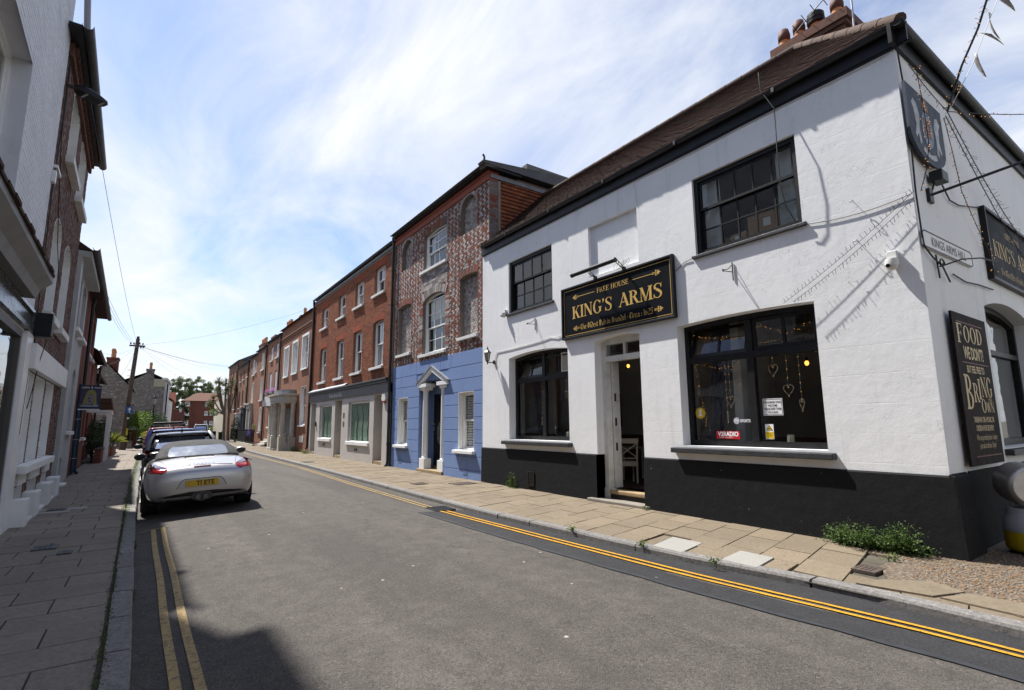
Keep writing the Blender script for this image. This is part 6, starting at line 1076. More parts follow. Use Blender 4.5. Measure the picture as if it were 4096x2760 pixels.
# porch: half round on four columns with a lion
po_ = thing('columned_porch', (7, 36.6, 0), 'white stone porch with round columns on the red brick house', 'porch'); ent = [(7.50, 34.1), (6.95, 34.1)]+[(7.0-.62*math.sin(a), 36.35-2.25*math.cos(a)) for a in [i*math.pi/8 for i in range(1, 8)]]+[(6.95, 38.6), (7.50, 38.6)]
for z0_, z1_, s_ in ((3.02, 3.14, .94), (3.14, 3.40, .97), (3.40, 3.47, 1.0), (3.47, 3.56, 1.06)): b = MB(FZ()); b.prism([(7.5-(7.5-x)*s_, 36.35+(y-36.35)*s_) for x, y in ent], z0_, z1_-.002); b.build('entablature', STONE, po_)
b = MB(FZ()); b.prism([(7.5-(7.5-x)*.8, 36.35+(y-36.35)*.8) for x, y in ent], 3.555, 3.84); b.build('lead_roof', LEAD, po_)
for x, y in ((7.32, 34.4), (6.82, 34.75), (6.60, 35.95), (6.82, 38.0), (7.32, 38.3)): m = MB(); m.lathe([(.19, .9), (.20, .98), (.165, 1.02), (.16, 1.6), (.135, 2.86), (.16, 2.9), (.18, 2.96), (.18, 3.02)], (x, y, 0), 16); m.build('column', STONE, po_, smooth=True); m = MB(); m.box(x-.20, x+.20, y-.22, y+.22, .06, .9); m.build('pedestal', STONE, po_, bevel=.01)
m = MB(); m.box(6.45, 7.5, 35.4, 37.6, .06, .22); m.build('porch_step', STONE, po_); m = MB(F); m.box(35.9, 37.0, .22, 2.7, .002, .04); m.build('porch_door', M('grey blue door', (.12, .14, .16), .4), po_)
ln = thing('lion_statue', (7.1, 34.75, .06), 'recumbent stone lion on a plinth beside the columned porch', 'statue'); m = MB(); m.box(6.74, 7.66, 34.5, 35.05, .06, .44); m.box(6.78, 7.62, 34.54, 35.01, .44, .58); m.build('plinth', STONE, ln, bevel=.015)
m = MB(); m.sphere((7.30, 34.78, .74), (.30, .14, .13), 12, 8); m.sphere((7.50, 34.78, .74), (.14, .16, .16), 10, 7); m.sphere((7.02, 34.78, .84), (.15, .14, .20), 12, 8); m.sphere((6.96, 34.76, 1.05), (.17, .16, .17), 12, 8); m.sphere((6.83, 34.74, 1.03), (.09, .08, .08), 8, 6)
for dy in (-.1, .1): m.tube([(7.0, 34.78+dy, .70), (6.86, 34.78+dy, .63), (6.76, 34.78+dy, .61)], [.07, .05, .045], 8); m.sphere((6.95, 34.76+dy, 1.2), .04, 6, 4)
m.tube([(7.62, 34.8, .68), (7.60, 34.64, .64), (7.45, 34.6, .62)], .03, 6); m.build('lion', STONE, ln, smooth='all')
tag(MB(F).box(32.2, 33.1, .62, 1.0, .001, .03).build('basement_hatch', OWP), 'white painted panel low in the wall of the porch house', 'hatch')
# next houses
B = [(41.05, 41.95, 6.66, 7.68, .1), (43.1, 44.0, 6.6, 7.64, .1), (41.05, 41.95, 4.15, 5.6, .1), (43.1, 44.0, 4.15, 5.58, .1), (42.9, 43.7, 1.5, 3.2, .1)]
h2 = far_house('terraced_house', 'red brick terraced house with grey shuttered windows and flower boxes', 40.02, 45.6, 8.2, B, BWALL, 1, (1, 1), M('grey blue shutter paint', (.30, .33, .38), .5), .06, group='brick terraced houses down the street', curtain=False)
for w in B: b = MB(F); b.box(w[0]+.03, w[1]-.03, w[2]+.03, w[3], -.05, -.03); b.build('shutter', M('grey shutter', (.36, .38, .42), .5), h2)
B = [(46.85, 47.95, 6.25, 7.55, .12), (46.85, 47.95, 3.7, 5.4, .12), (46.7, 47.7, 1.1, 3.0, .12)]
h3 = far_house('terraced_house', 'red brick terraced house with arched white windows and bracket lamp', 45.62, 50.2, 8.05, B, BWALL, 1, (1, 1), None, .13, WPAINT, WREV, group='brick terraced houses down the street')
B = [(51.45, 52.45, 6.15, 7.45, .1), (51.5, 52.4, 3.5, 5.35, .1), (50.5, 51.0, 6.3, 7.2, .05)]
h4 = far_house('terraced_house', 'brown brick terraced house with white stone doorcase', 50.22, 54.4, 7.9, B, BWALL2, 1, (1, 1), None, .13, OWP, WREV, group='brick terraced houses down the street')
B = [(55.0, 55.9, 6.3, 7.2, 0), (57.4, 58.2, 6.2, 7.1, 0), (59.5, 60.3, 6.1, 7.0, 0), (55.1, 56.0, 3.75, 5.35, 0), (57.5, 58.3, 3.55, 5.1, 0), (59.6, 60.4, 3.4, 5.05, 0)]
h5 = far_house('terraced_house', 'brown brick terraced house with bare sash windows and dark doorway', 54.42, 61.7, 7.7, B, BWALL2, 2, (2, 2), M('grey old paint', (.35, .34, .32), .6), .09, group='brick terraced houses down the street')
B = [(63.2, 64.0, 6.4, 7.6, 0), (65.6, 66.4, 6.4, 7.6, 0), (68.0, 68.8, 6.4, 7.6, 0), (63.2, 64.0, 3.4, 5.2, 0), (65.6, 66.4, 3.4, 5.2, 0), (68.0, 68.8, 3.4, 5.2, 0)]
h6 = far_house('terraced_house', 'tallest brown brick house at the far end of the terrace', 61.72, 70.5, 8.5, B, BWALL2, 2, (2, 2), M('dark sash paint', (.10, .10, .10), .6), .09, group='brick terraced houses down the street')
for h_, u, top in ((h3, 45.4, 7.9), (h4, 54.5, 7.7), (h5, 61.9, 8.2)): pipe(h_, F, u, .2, top, .09, .06)
chimney(ph, 10.5, 49.2-9.4, 51.6-9.4, 8.6, 10.2, 3); m = MB(); m.lathe([(.26, 0), (.24, 1.3), (.3, 1.34), (.3, 1.42), (.2, 1.45)], (10.5, 42.4, 9.9), 14); m.build('tall_chimney_pot', M('grey chimney pot', (.30, .26, .24), .8, .1), ph, smooth=True)
chimney(h3, 10.2, 50.2, 52.4, 8.8, 10.7, 3); chimney(h4, 10.4, 57.0, 59.4, 8.8, 10.9, 0); chimney(h5, 10.4, 64, 67, 8.9, 11.0, 4); chimney(h2, 10.4, 46, 46.6, 8.6, 11.0, 1)
# doorcases on the terrace
def doorcase(parent, u0, u1, ztop, kind, mat=STONE):
    b = MB(F); b.box(u0, u0+.28, .06, ztop-.5, .001, .22); b.box(u1-.28, u1, .06, ztop-.5, .001, .22); b.box(u0-.05, u1+.05, ztop-.5, ztop-.12, .001, .24); b.box(u0-.12, u1+.12, ztop-.12, ztop, .001, .36); b.build('doorcase', mat, parent, bevel=.01)
    if kind == 'gable': m = MB(F); m.prism([(u0-.2, ztop), (u1+.2, ztop), ((u0+u1)/2, ztop+.7)], .001, .7); m.build('gabled_hood', LEAD, parent)
    m = MB(F); m.box(u0+.28, u1-.28, .2, ztop-.5, .001, .04); dd_ = m.build('front_door', WPAINT if kind != 'dark' else BPAINT, parent)
    for zz_ in (.5, 1.4): m = MB(F); m.slab(rect(u0+.4, u1-.4, zz_, zz_+.7), [rect(u0+.44, u1-.44, zz_+.04, zz_+.66)], .041, .055); m.build('door_moulding', WPAINT, dd_)
doorcase(h2, 40.6, 42.1, 3.0, 'gable'); doorcase(h4, 51.2, 53.2, 3.6, 'flat'); doorcase(h5, 58.5, 60.5, 2.9, 'flat', WPAINT); doorcase(h5, 54.9, 56.6, 3.3, 'dark', M('dark porch paint', (.05, .06, .07), .5))
st_ = thing('stone_steps', (7.3, 43.5, 0), 'stone steps between railings in front of the terrace', 'steps')
for i in range(3): m = MB(); m.box(6.95+i*.25, 7.5, 42.6, 44.6, .06, .25+i*.18); m.build('step', STONE, st_)
def railing(u0, u1, x, label, panel_=False):
    t_ = thing('iron_railing', (x, (u0+u1)/2, .07), label, 'railing', 'black railings in front of the terrace'); m = MB(); m.box(x-.1, x+.1, u0, u1, .06, .2); m.build('kerb', STONE, t_); m = MB(); m.box(x-.012, x+.012, u0, u1, 1.12, 1.15); m.box(x-.012, x+.012, u0, u1, .3, .33); m.build('rail', BIRON, t_); n_ = int((u1-u0)/.16)
    if panel_: m = MB(); m.box(x-.004, x+.004, u0, u1, .3, 1.12); m.build('infill_panel', BPAINT, t_)
    for i in range(n_+1): y = u0+(u1-u0)*i/n_; m = MB(); m.tube([(x, y, .2), (x, y, 1.2)], .013, 6, cap=False); m.lathe([(.004, 0), (.028, .03), (.03, .06), (.003, .12)], (x, y, 1.2), 6); m.build('baluster', BIRON, t_)
railing(44.7, 49.0, 6.78, 'open black railing with spearheads nearest along the terrace'); railing(49.05, 54.0, 6.85, 'black railing backed by a panel in the middle of the terrace', True); railing(56.0, 62.0, 7.15, 'farthest black railing by the tall end house')
for y in (44.72, 49.0): b = MB(); b.box(6.78, 7.5, y-.012, y+.012, 1.12, 1.15); b.box(6.78, 7.5, y-.012, y+.012, .3, .33); tag(b.build('return_rail', BIRON), ('near' if y < 46 else 'middle')+' short return rail joining the black railing to the house wall', 'railing')
# ================================================================== left side of the street
FLt = FL()
def lshell(parent, u0, u1, ztop, depth=7, th=.3, mat=None, roofh=2.6, over=.3):
    shell(parent, FLt, u0, u1, ztop, depth, mat or DARKIN, th); b = MB(FLt); b.add([(u0, ztop+.03, over), (u1, ztop+.03, over), (u1, ztop+roofh, -depth/2), (u0, ztop+roofh, -depth/2), (u0, ztop+.03, -depth), (u1, ztop+.03, -depth)], [(0, 1, 2, 3), (3, 2, 5, 4), (0, 3, 4), (1, 5, 2), (0, 4, 5, 1)]); b.build('roof', TILE, parent, fixn=False)
# white painted shop building
wb = thing('white_shop_building', (-3, 3, 0), 'white painted brick shop building at the left edge', 'building')
WW = (6.0, 8.52, 4.3, 6.28, 0)
b = MB(FLt); b.slab(rect(-8, 11.12, 0, 10.9), [archrect(*WW)[::-1], rect(1.0, 3.6, 4.3, 6.28)[::-1], rect(-4.0, -1.4, 4.3, 6.28)[::-1], rect(6.0, 8.52, 7.6, 9.4)[::-1], rect(5.6, 10.2, .6, 3.0)[::-1], rect(-6, 4, .6, 3.0)[::-1]], -.3, 0); wl = b.build('wall', WHITEB, wb)
rgw = random.Random(6); lay_bricks(FLt, 3.5, 11.10, 4.0, 9.6, [WW, (6, 8.52, 7.6, 9.4, 0)], wl, WHITEB, lambda r, k_: ((.11 if r % 2 else 0), 0) if k_ < 0 else (.225, 0), 300, .004, seed=9, rest_name='far_bricks')
for w in (WW, (1.0, 3.6, 4.3, 6.28, 0), (-4.0, -1.4, 4.3, 6.28, 0), (6, 8.52, 7.6, 9.4, 0)): sash(wb, FLt, w[0], w[1], w[2], w[3], -.2, WPAINT, 2, (1, 1)); sill(wb, FLt, w[0]-.08, w[1]+.08, w[2]-.1, w[2], -.15, .08, WPAINT)
lshell(wb, -7.99, 11.1, 10.9, roofh=1.2)
# shop front of it: moulded canopy, sign panel, windows
b = MB(FLt); b.add([(-8, 3.72, .34), (9.7, 3.72, .34), (9.7, 4.02, .0), (-8, 4.02, .0), (-8, 3.64, .34), (9.7, 3.64, .34), (9.7, 3.52, .22), (-8, 3.52, .22), (-8, 3.40, .18), (9.7, 3.40, .18), (9.7, 3.40, .001), (-8, 3.40, .001)], [(0, 1, 2, 3), (0, 4, 5, 1), (4, 7, 6, 5), (7, 8, 9, 6), (8, 11, 10, 9), (1, 5, 6, 9, 10, 2)]); b.build('canopy', M('grey canopy paint', (.20, .20, .195), .6, .1, 3, .2, 40), wb, fixn=False); b = MB(FLt)
for i in range(58): u = -7.9+i*.303; b.box(u, u+.29, 3.721, 3.76, .30+.03*(i % 2), .36+.01*(i % 3))
tag(b.build('canopy_tiles', TILE, wb), kind='stuff')
b = MB(FLt); b.slab(rect(5.0, 10.75, 3.06, 3.40), [rect(5.08, 10.67, 3.12, 3.35)], .001, .07); b.box(5.08, 10.67, 3.12, 3.35, .001, .03); b.build('sign_panel', M('dark grey glazed panel', (.06, .062, .065), .25, .2, 3), wb); b = MB(FLt); b.slab(rect(5.6, 10.2, .6, 3.0), [rect(5.7, 7.8, .7, 2.9), rect(7.9, 10.1, .7, 2.9)], -.1, .03); sw = b.build('shop_window', GFASC, wb)
for a in ((5.7, 7.8), (7.9, 10.1)): pane(sw, FLt, *a, .7, 2.9, -.03)
b = MB(FLt); b.slab(rect(-6, 4, .6, 3.0), [rect(-5.9, -1.1, .7, 2.9), rect(-.9, 3.9, .7, 2.9)], -.1, .03); sw = b.build('shop_window', GFASC, wb)
for a in ((-5.9, -1.1), (-.9, 3.9)): pane(sw, FLt, *a, .7, 2.9, -.03)
b = MB(FLt); b.box(10.5, 11.1, .0, 3.05, .001, .05); b.build('shop_pilaster', WPAINT, wb)
bx = thing('wall_box', (lx(11)+.15, 11, 2.9), 'black metal box fixed on the wall corner below the canopy', 'wall box'); b = MB(FLt); b.box(10.97, 11.12, 3.05, 3.42, .02, .26); b.build('case', BPAINT, bx, bevel=.01); b = MB(FLt); b.box(10.95, 11.14, 3.03, 3.05, .0, .28); b.build('lid', BIRON, bx)
b = MB(FLt); b.box(11.12, 11.135, 3.1, 3.38, .23, .265); b.build('side_plate', STEEL, bx)
wirething('wall_cables', 'bundle of dark cables running down beside the white corner and black box', [[FLt(11.18, 8.6, .02), FLt(11.2, 7, .03), FLt(11.17, 5.5, .02), FLt(11.2, 4.4, .03), FLt(11.25, 3.6, .03), FLt(11.1, 2.9, .06), FLt(11.0, 2.5, .05), FLt(10.9, 1.5, .05)], [FLt(11.25, 8.3, .03), FLt(11.28, 6.6, .03), FLt(11.9, 5.9, .02), FLt(12.6, 5.0, .02), FLt(13.5, 4.5, .02)], [FLt(11.12, 3.0, .2), FLt(11.4, 2.7, .12), FLt(11.6, 2.2, .05), FLt(11.3, 1.9, .05)]], .007, CABLEB)
br = thing('wall_bracket', (lx(11), 11.2, 5.7), 'small white bracket and junction box on the white wall corner', 'bracket'); b = MB(FLt); b.box(11.12, 11.6, 5.95, 6.0, .0, .06); b.build('arm', PLAST, br); b = MB(FLt); b.box(11.0, 11.11, 5.65, 5.85, .0, .06); b.build('junction_box', PLAST, br)
fl = thing('flood_light', (lx(11)+.3, 11.3, 7.4), 'large black floodlight high on the left under the gutter', 'lamp'); b = MB(); p0 = Vector(FLt(11.25, 7.55, 0)); b.tube([p0, p0+Vector((.18, .05, .0))], .03, 8); b.build('arm', BIRON, fl, smooth=True)
b = MB(); dirv = Vector((.86, .5, -.12)).normalized(); o = p0+Vector((.12, .04, .02)); sd = Vector((-.5, .86, 0)); prof = [(0, .05, .05), (.08, .10, .10), (.20, .14, .11), (.36, .14, .085), (.46, .12, .05), (.50, .06, .02)]; vs = []
for d, hw, hh in prof: vs += [tuple(o+dirv*d+sd*a*hw+Vector((0, 0, c*hh))) for a, c in ((-1, -.5), (1, -.5), (1, .35), (.6, .8), (-.6, .8), (-1, .35))]
b.add(vs, [(i*6+j, i*6+(j+1) % 6, (i+1)*6+(j+1) % 6, (i+1)*6+j) for i in range(5) for j in range(6)]+[tuple(range(6)), tuple(range(30, 36))]); b.build('housing', BPAINT, fl, smooth=50)
b = MB(); b.add([tuple(o+dirv*d+sd*a*.1+Vector((0, 0, -.5*hh-.004))) for d, a, hh in ((.14, -1, .105), (.14, 1, .105), (.44, 1, .056), (.44, -1, .056))], [(0, 1, 2, 3)]); b.build('lens', M('frosted lamp lens', (.35, .35, .33), .2, .1), fl, fixn=False)
# dark brick building
db = thing('dark_brick_building', (-3, 13.8, 0), 'three storey mottled brick building with white window reveals on the left', 'building')
TW = [(12.35, 13.65, 6.68, 8.0, .14), (14.4, 15.75, 6.65, 7.95, .14)]; FW = [(12.0, 13.15, 3.62, 5.2, .3), (13.85, 15.1, 3.62, 5.2, .3)]; GW = [(11.25, 11.98, 1.0, 2.5, 0), (12.15, 13.38, 1.0, 2.5, 0), (13.62, 14.85, 1.0, 2.5, 0)]; BW_ = [(11.45, 12.2, .06, .68, 0), (12.75, 13.85, .06, .68, 0), (14.6, 15.4, .06, .68, 0)]
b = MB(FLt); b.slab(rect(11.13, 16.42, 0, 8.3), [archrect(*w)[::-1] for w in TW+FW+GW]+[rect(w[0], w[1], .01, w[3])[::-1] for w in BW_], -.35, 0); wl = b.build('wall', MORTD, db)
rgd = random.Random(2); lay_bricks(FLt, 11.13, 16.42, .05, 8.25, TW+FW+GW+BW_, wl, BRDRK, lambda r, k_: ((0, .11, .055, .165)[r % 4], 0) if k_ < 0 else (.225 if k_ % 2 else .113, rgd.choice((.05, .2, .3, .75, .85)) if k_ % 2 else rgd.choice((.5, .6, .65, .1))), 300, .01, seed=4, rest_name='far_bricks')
for w in TW+FW+GW+BW_:
    b = MB(FLt); b.slab(archrect(*w), [archrect(w[0]+.012, w[1]-.012, w[2]+.012, w[3]-.012, w[4])[::-1]], -.34, .012); b.build('white_reveal', WREV, db)
for w in TW+FW: sash(db, FLt, w[0]+.013, w[1]-.013, w[2]+.013, w[3]-.013, -.16, WPAINT, 2, (2, 2), rise=w[4]*.95, curtain=('sides', CURT)); sill(db, FLt, w[0]-.1, w[1]+.1, w[2]-.13, w[2], -.15, .14, OWP)
for w in GW: b = MB(FLt); b.box(w[0]+.013, w[1]-.013, w[2]+.013, w[3]-.013, -.2, -.17); b.build('boarded_panel', WREV, db); sill(db, FLt, w[0]-.1, w[1]+.1, w[2]-.12, w[2], -.15, .16, WREV)
b = MB(FLt); b.box(10.95, 16.05, 2.52, 2.92, .013, .12); b.build('lintel_band', WREV, db, bevel=.008)
for w in BW_: b = MB(FLt); b.box(w[0]+.013, w[1]-.013, .1, w[3]-.013, -.2, -.18); b.build('basement_window', M('dim grey board', (.30, .30, .31), .7), db); b = MB(FLt); b.box(w[0]-.05, w[1]+.05, .68, .86, .001, .05); b.build('basement_lintel', WREV, db)
for u0, u1 in ((11.1, 11.4), (12.24, 12.72), (13.9, 14.55), (15.45, 16.0)):
    b = MB(FLt); b.box(u0, u1, .05, .50, .013, .22); b.build('white_block', WREV, db, bevel=.012)
for w in BW_: b = MB(FLt); b.box(w[0], w[1], .05, .12, .013, .2); b.build('well_ledge', WREV, db)
b = MB(FLt); b.box(11.13, 16.45, 8.05, 8.3, .013, .07)
for i in range(22): b.box(11.2+i*.24, 11.32+i*.24, 8.16, 8.28, .07, .12)
b.build('corbel_course', BRDRK, db); gutter(db, FLt, 10.55, 16.6, 8.36, .27, .085); b = MB(FLt); b.box(10.6, 16.5, 8.30, 8.36, .015, .2); b.build('soffit', BPAINT, db); lshell(db, 11.14, 16.4, 8.3, th=.36)  # gutter and soffit overrun the white corner, lengthened to shade the road
b = MB(FLt); b.tube([(11.2, 8.35, .22), (11.2, 9.6, .12)], .05, 8); b.build('soil_pipe', GPLAST, db, smooth=True)
# grey painted brick house
gh = thing('grey_painted_house', (-3, 18.5, 0), 'narrow house of grey white painted brick between two darker brick buildings', 'house')
W1 = [(17.35, 18.55, 4.18, 5.6, .12), (19.1, 20.3, 4.16, 5.6, .12)]; W0 = [(17.2, 18.1, 1.48, 3.05, .2), (18.9, 19.8, 1.48, 3.05, .2), (18.0, 18.6, .12, .7, .12)]
b = MB(FLt); b.slab(rect(16.43, 20.7, 0, 6.0), [archrect(*w)[::-1] for w in W1+W0], -.3, 0); wl = b.build('wall', GREYB, gh); lay_bricks(FLt, 16.9, 20.69, .05, 5.95, W1+W0, wl, GREYB, lambda r, k_: ((.11 if r % 2 else 0), 0) if k_ < 0 else (.225, 0), 200, .005, seed=12, rest_name='far_bricks')
b = MB(FLt); b.box(16.44, 16.88, 0, 6.0, .001, .10); b.build('pilaster', GREYB, gh)
for w in W1: sash(gh, FLt, w[0], w[1], w[2], w[3], -.12, WPAINT, 1, (1, 1), rise=w[4]); sill(gh, FLt, w[0]-.08, w[1]+.08, w[2]-.1, w[2], -.1, .14, WREV)
for w in W0: b = MB(FLt); b.box(w[0]-.02, w[1]+.02, w[2]-.02, w[3]+w[4], -.2, -.16); b.build('blocked_window', GREYB, gh)
sill(gh, FLt, 18.8, 19.9, 1.39, 1.48, -.1, .12, WREV); b = MB(FLt); b.box(17.9, 18.7, .05, .13, .001, .16); b.build('basement_ledge', WREV, gh)
b = MB(FLt); b.box(16.43, 20.7, 5.85, 6.0, .001, .28); b.build('boxed_eaves', GREYB, gh); lshell(gh, 16.44, 20.69, 6.0); gutter(gh, FLt, 16.3, 27.2, 6.08, .36, .075)
# red brick house with the agent's board
rh = thing('red_brick_house', (-3, 24, 0), 'dark red brick house behind the estate agent board', 'house'); RWn = [(23.6, 24.6, 4.2, 5.6, .1), (25.4, 26.3, 4.2, 5.6, .1), (22.6, 23.5, 1.2, 2.9, .1), (25.3, 26.3, 1.2, 2.9, .1)]
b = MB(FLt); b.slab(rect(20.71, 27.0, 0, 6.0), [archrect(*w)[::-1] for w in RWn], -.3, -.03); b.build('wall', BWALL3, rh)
for w in RWn: sash(rh, FL(-.03), w[0], w[1], w[2], w[3], -.1, WPAINT, 1, (1, 1), rise=w[4]); sill(rh, FL(-.03), w[0]-.08, w[1]+.08, w[2]-.1, w[2], -.1, .1, OWP)
lshell(rh, 20.72, 26.98, 6.0); pipe(rh, FLt, 22.3, .1, 5.95, .07, .05)
b = MB(FLt); b.box(22.5, 23.3, .1, .9, -.02, .02); b.build('basement_panel', GPLAST, rh)
# agent's board on a teal post
ab = thing('estate_agent_board', (-1.7, 22.05, 0), 'navy estate agent board with dog picture on a teal post', 'sign'); b = MB(); b.tube([(-1.90, 22.05, .1), (-1.92, 22.05, 3.0)], .045, 10); b.build('post', M('teal post paint', (.015, .06, .11), .5, .1), ab, smooth=True)
FA = lambda u, v, w: (-1.93+u, 22.0-w, v); NAVY = M('navy print', (.012, .022, .055), .4, .05); b = MB(FA); b.prism([(0, 2.19), (.56, 2.19), (.56, 2.92), (.54, 2.97), (.04, 2.97), (0, 2.93)], -.02, 0); b.build('board', NAVY, ab); text(ab, FA, 'cubitt & west', .092, .29, 2.865, .003, WHT, 'CENTER', 1.0, bold=.001)
pic = MB(FA); pic.box(.03, .53, 2.33, 2.84, .001, .002); pic.build('picture', M('dull blue print', (.05, .05, .09), .5), ab)
cape = MB(FA); cape.prism([(.10, 2.33), (.13, 2.50), (.17, 2.68), (.22, 2.79), (.30, 2.83), (.38, 2.80), (.43, 2.70), (.45, 2.5), (.47, 2.33), (.38, 2.33), (.38, 2.5), (.36, 2.62), (.30, 2.70), (.24, 2.64), (.2, 2.5), (.19, 2.33)], .0025, .004); cape.build('yellow_cloth_print', M('yellow print', (.28, .26, .07), .5, .1), ab)
dg = MB(FA); dg.prism([(.19+.0, 2.34), (.36, 2.34), (.385, 2.5), (.38, 2.64), (.33, 2.72), (.26, 2.70), (.21, 2.6), (.20, 2.48)], .0045, .006); dg.build('dog_face_print', M('grey fur print', (.22, .21, .21), .6, .35, 30), ab); dg = MB(FA); dg.prism([(.26+.03*math.cos(a), 2.54+.022*math.sin(a)) for a in [i*math.pi/5 for i in range(10)]], .0065, .008); dg.prism([(.27+.012*math.cos(a), 2.65+.01*math.sin(a)) for a in [i*math.pi/5 for i in range(10)]], .0065, .008); dg.prism([(.335+.012*math.cos(a), 2.645+.01*math.sin(a)) for a in [i*math.pi/5 for i in range(10)]], .0065, .008); dg.prism([(.24, 2.46), (.32, 2.45), (.30, 2.42), (.26, 2.42)], .0065, .008); dg.build('dog_nose_print', INK, ab)
b = MB(FA); b.box(.0, .56, 2.235, 2.345, .0022, .0035); b.build('caption_band', M('blue band print', (.02, .06, .12), .4), ab); text(ab, FA, 'CHURCH FETE', .068, .28, 2.268, .0085, WHT, 'CENTER', 1.05, bold=.001); b = MB(FA); b.box(0, .56, 2.15, 2.19, -.02, .003); b.build('white_strip', WHT, ab)
for z in (1.85, 1.2, .6): b = MB(); b.tube([(-1.98, 22.02, z), (-1.82, 21.99, z+.01)], .008, 5); b.build('cable_tie', PLAST, ab)
# cottages set back behind little front gardens
def cottage(u0, u1, x, ztop, label, mat, wins):
    F_ = lambda u, v, w: (x+w-.02*(u-u0), u, v); c_ = thing('brick_cottage', (x-2, (u0+u1)/2, 0), label, 'house', 'cottages on the left beyond the board'); b = MB(F_); b.slab(rect(u0, u1, 0, ztop), [archrect(*w)[::-1] for w in wins], -.3, 0); b.build('wall', mat, c_)
    for w in wins: sash(c_, F_, w[0], w[1], w[2], w[3], -.08, WPAINT, 1, (1, 1)); sill(c_, F_, w[0]-.07, w[1]+.07, w[2]-.09, w[2], -.1, .08, OWP)
    b = MB(F_); b.add([(u0, ztop, .3), (u1, ztop, .3), (u1, ztop+2.2, -3), (u0, ztop+2.2, -3), (u0, ztop, -6), (u1, ztop, -6)], [(0, 1, 2, 3), (3, 2, 5, 4), (0, 3, 4), (1, 5, 2)]); b.build('roof', TILE, c_, fixn=False); b = MB(F_); b.box(u0, u0+.1, 0, ztop, -6, -.31); b.box(u1-.1, u1, 0, ztop, -6, -.31); b.box(u0+.1, u1-.1, 0, ztop, -6, -5.9); b.build('rear_wall', mat, c_); gutter(c_, F_, u0, u1, ztop+.02, .34, .06); return c_
c1 = cottage(27.05, 34.0, -2.25, 4.75, 'nearest brick cottage with tiled door canopies', BWALL3, [(28.2, 28.9, 3.2, 4.4, 0), (30.2, 30.9, 3.2, 4.4, 0), (28.1, 28.9, .9, 2.3, 0), (30.4, 31.2, .9, 2.3, 0)]); c2 = cottage(34.05, 42.0, -2.6, 4.3, 'lower brick cottage beyond the tiled door canopies', BWALL2, [(36.0, 36.8, 2.7, 3.7, 0), (39.0, 39.8, 2.7, 3.7, 0), (38.2, 39.4, .7, 2.0, 0)])
pipe(c1, lambda u, v, w: (-2.35+w, u, v), 33.7, .1, 4.7, .1, .05); pipe(c2, lambda u, v, w: (-2.75+w, u, v), 37.6, .1, 4.2, .1, .05)
for u, lab in ((30.6, 'nearer'), (35.4, 'farther')):
    cp = thing('door_canopy', (-1.9, u, 0), lab+' tiled door canopy on white posts in front of the cottages', 'porch'); x1 = -1.42 if u < 33 else -1.62
    b = MB(); b.box(x1-.9, x1, u-.7, u+.7, 2.25, 2.36); b.build('beam', WPAINT, cp)
    for k_ in range(9):
        m = MB(); m.box(x1-.9, x1+.03-.012*k_, u-.72+.01*k_, u+.72-.01*k_, 2.365+k_*.06, 2.41+k_*.06, rgd.random()); m.build('tile_course', mk_tile('mossy canopy tile', [(.15, .085, .05), (.10, .06, .04), (.19, .12, .06)], .9) if k_ == 0 and u < 33 else bpy.data.materials['mossy canopy tile'], cp)
    for yy_ in (u-.6, u+.55): b = MB(); b.box(x1-.16, x1-.04, yy_-.08, yy_+.08, .07, 2.25); b.build('post', WPAINT, cp)
def lowwall(u0, u1, x, h_, label, mat=BWALL3):
    t_ = thing('garden_wall', (x, (u0+u1)/2, 0), label, 'wall', 'low garden walls on the left'); b = MB(); b.box(x-.12, x+.1, u0, u1, .05, h_); b.build('brickwork', mat, t_); b = MB(); b.box(x-.15, x+.13, u0-.02, u1+.02, h_, h_+.07); b.build('coping', mk_brickwall('dark coping', [(.10, .06, .045), (.08, .05, .04), (.07, .05, .04), (.12, .08, .05)], (.08, .07, .06)), t_)
lowwall(28.3, 31.2, -1.66, .62, 'low brick garden wall nearest the agent board'); lowwall(31.6, 34.8, -1.63, .58, 'low brick garden wall under the nearer canopy'); lowwall(35.2, 40.2, -1.6, .45, 'low brick garden wall behind the telegraph pole'); lowwall(45.5, 54, -1.0, .5, 'low flint garden wall with iron rail beyond the pole', FLINT)
t_ = thing('brick_pier', (-.95, 50.5, 0), 'square brick gate pier with stone cap beyond the pole', 'gate pier'); b = MB(); b.box(-1.25, -.7, 50.2, 50.8, .05, 1.35); b.build('shaft', BWALL3, t_); b = MB(); b.add([(-1.35, 50.1, 1.35), (-.6, 50.1, 1.35), (-.6, 50.9, 1.35), (-1.35, 50.9, 1.35), (-1.1, 50.35, 1.62), (-.85, 50.35, 1.62), (-.85, 50.65, 1.62), (-1.1, 50.65, 1.62)], [(0, 1, 2, 3), (4, 5, 6, 7), (0, 1, 5, 4), (1, 2, 6, 5), (2, 3, 7, 6), (3, 0, 4, 7)]); b.build('cap', STONE, t_)
t_ = thing('iron_railing', (-1.0, 48, .5), 'dark iron railing on the low wall left of the gate pier', 'railing'); m = MB(); m.box(-1.01, -.99, 45.6, 50.1, 1.1, 1.13); m.build('rail', BIRON, t_)
for i in range(28): m = MB(); m.tube([(-1.0, 45.6+i*.16, .55), (-1.0, 45.6+i*.16, 1.2)], .011, 5); m.build('baluster', BIRON, t_)
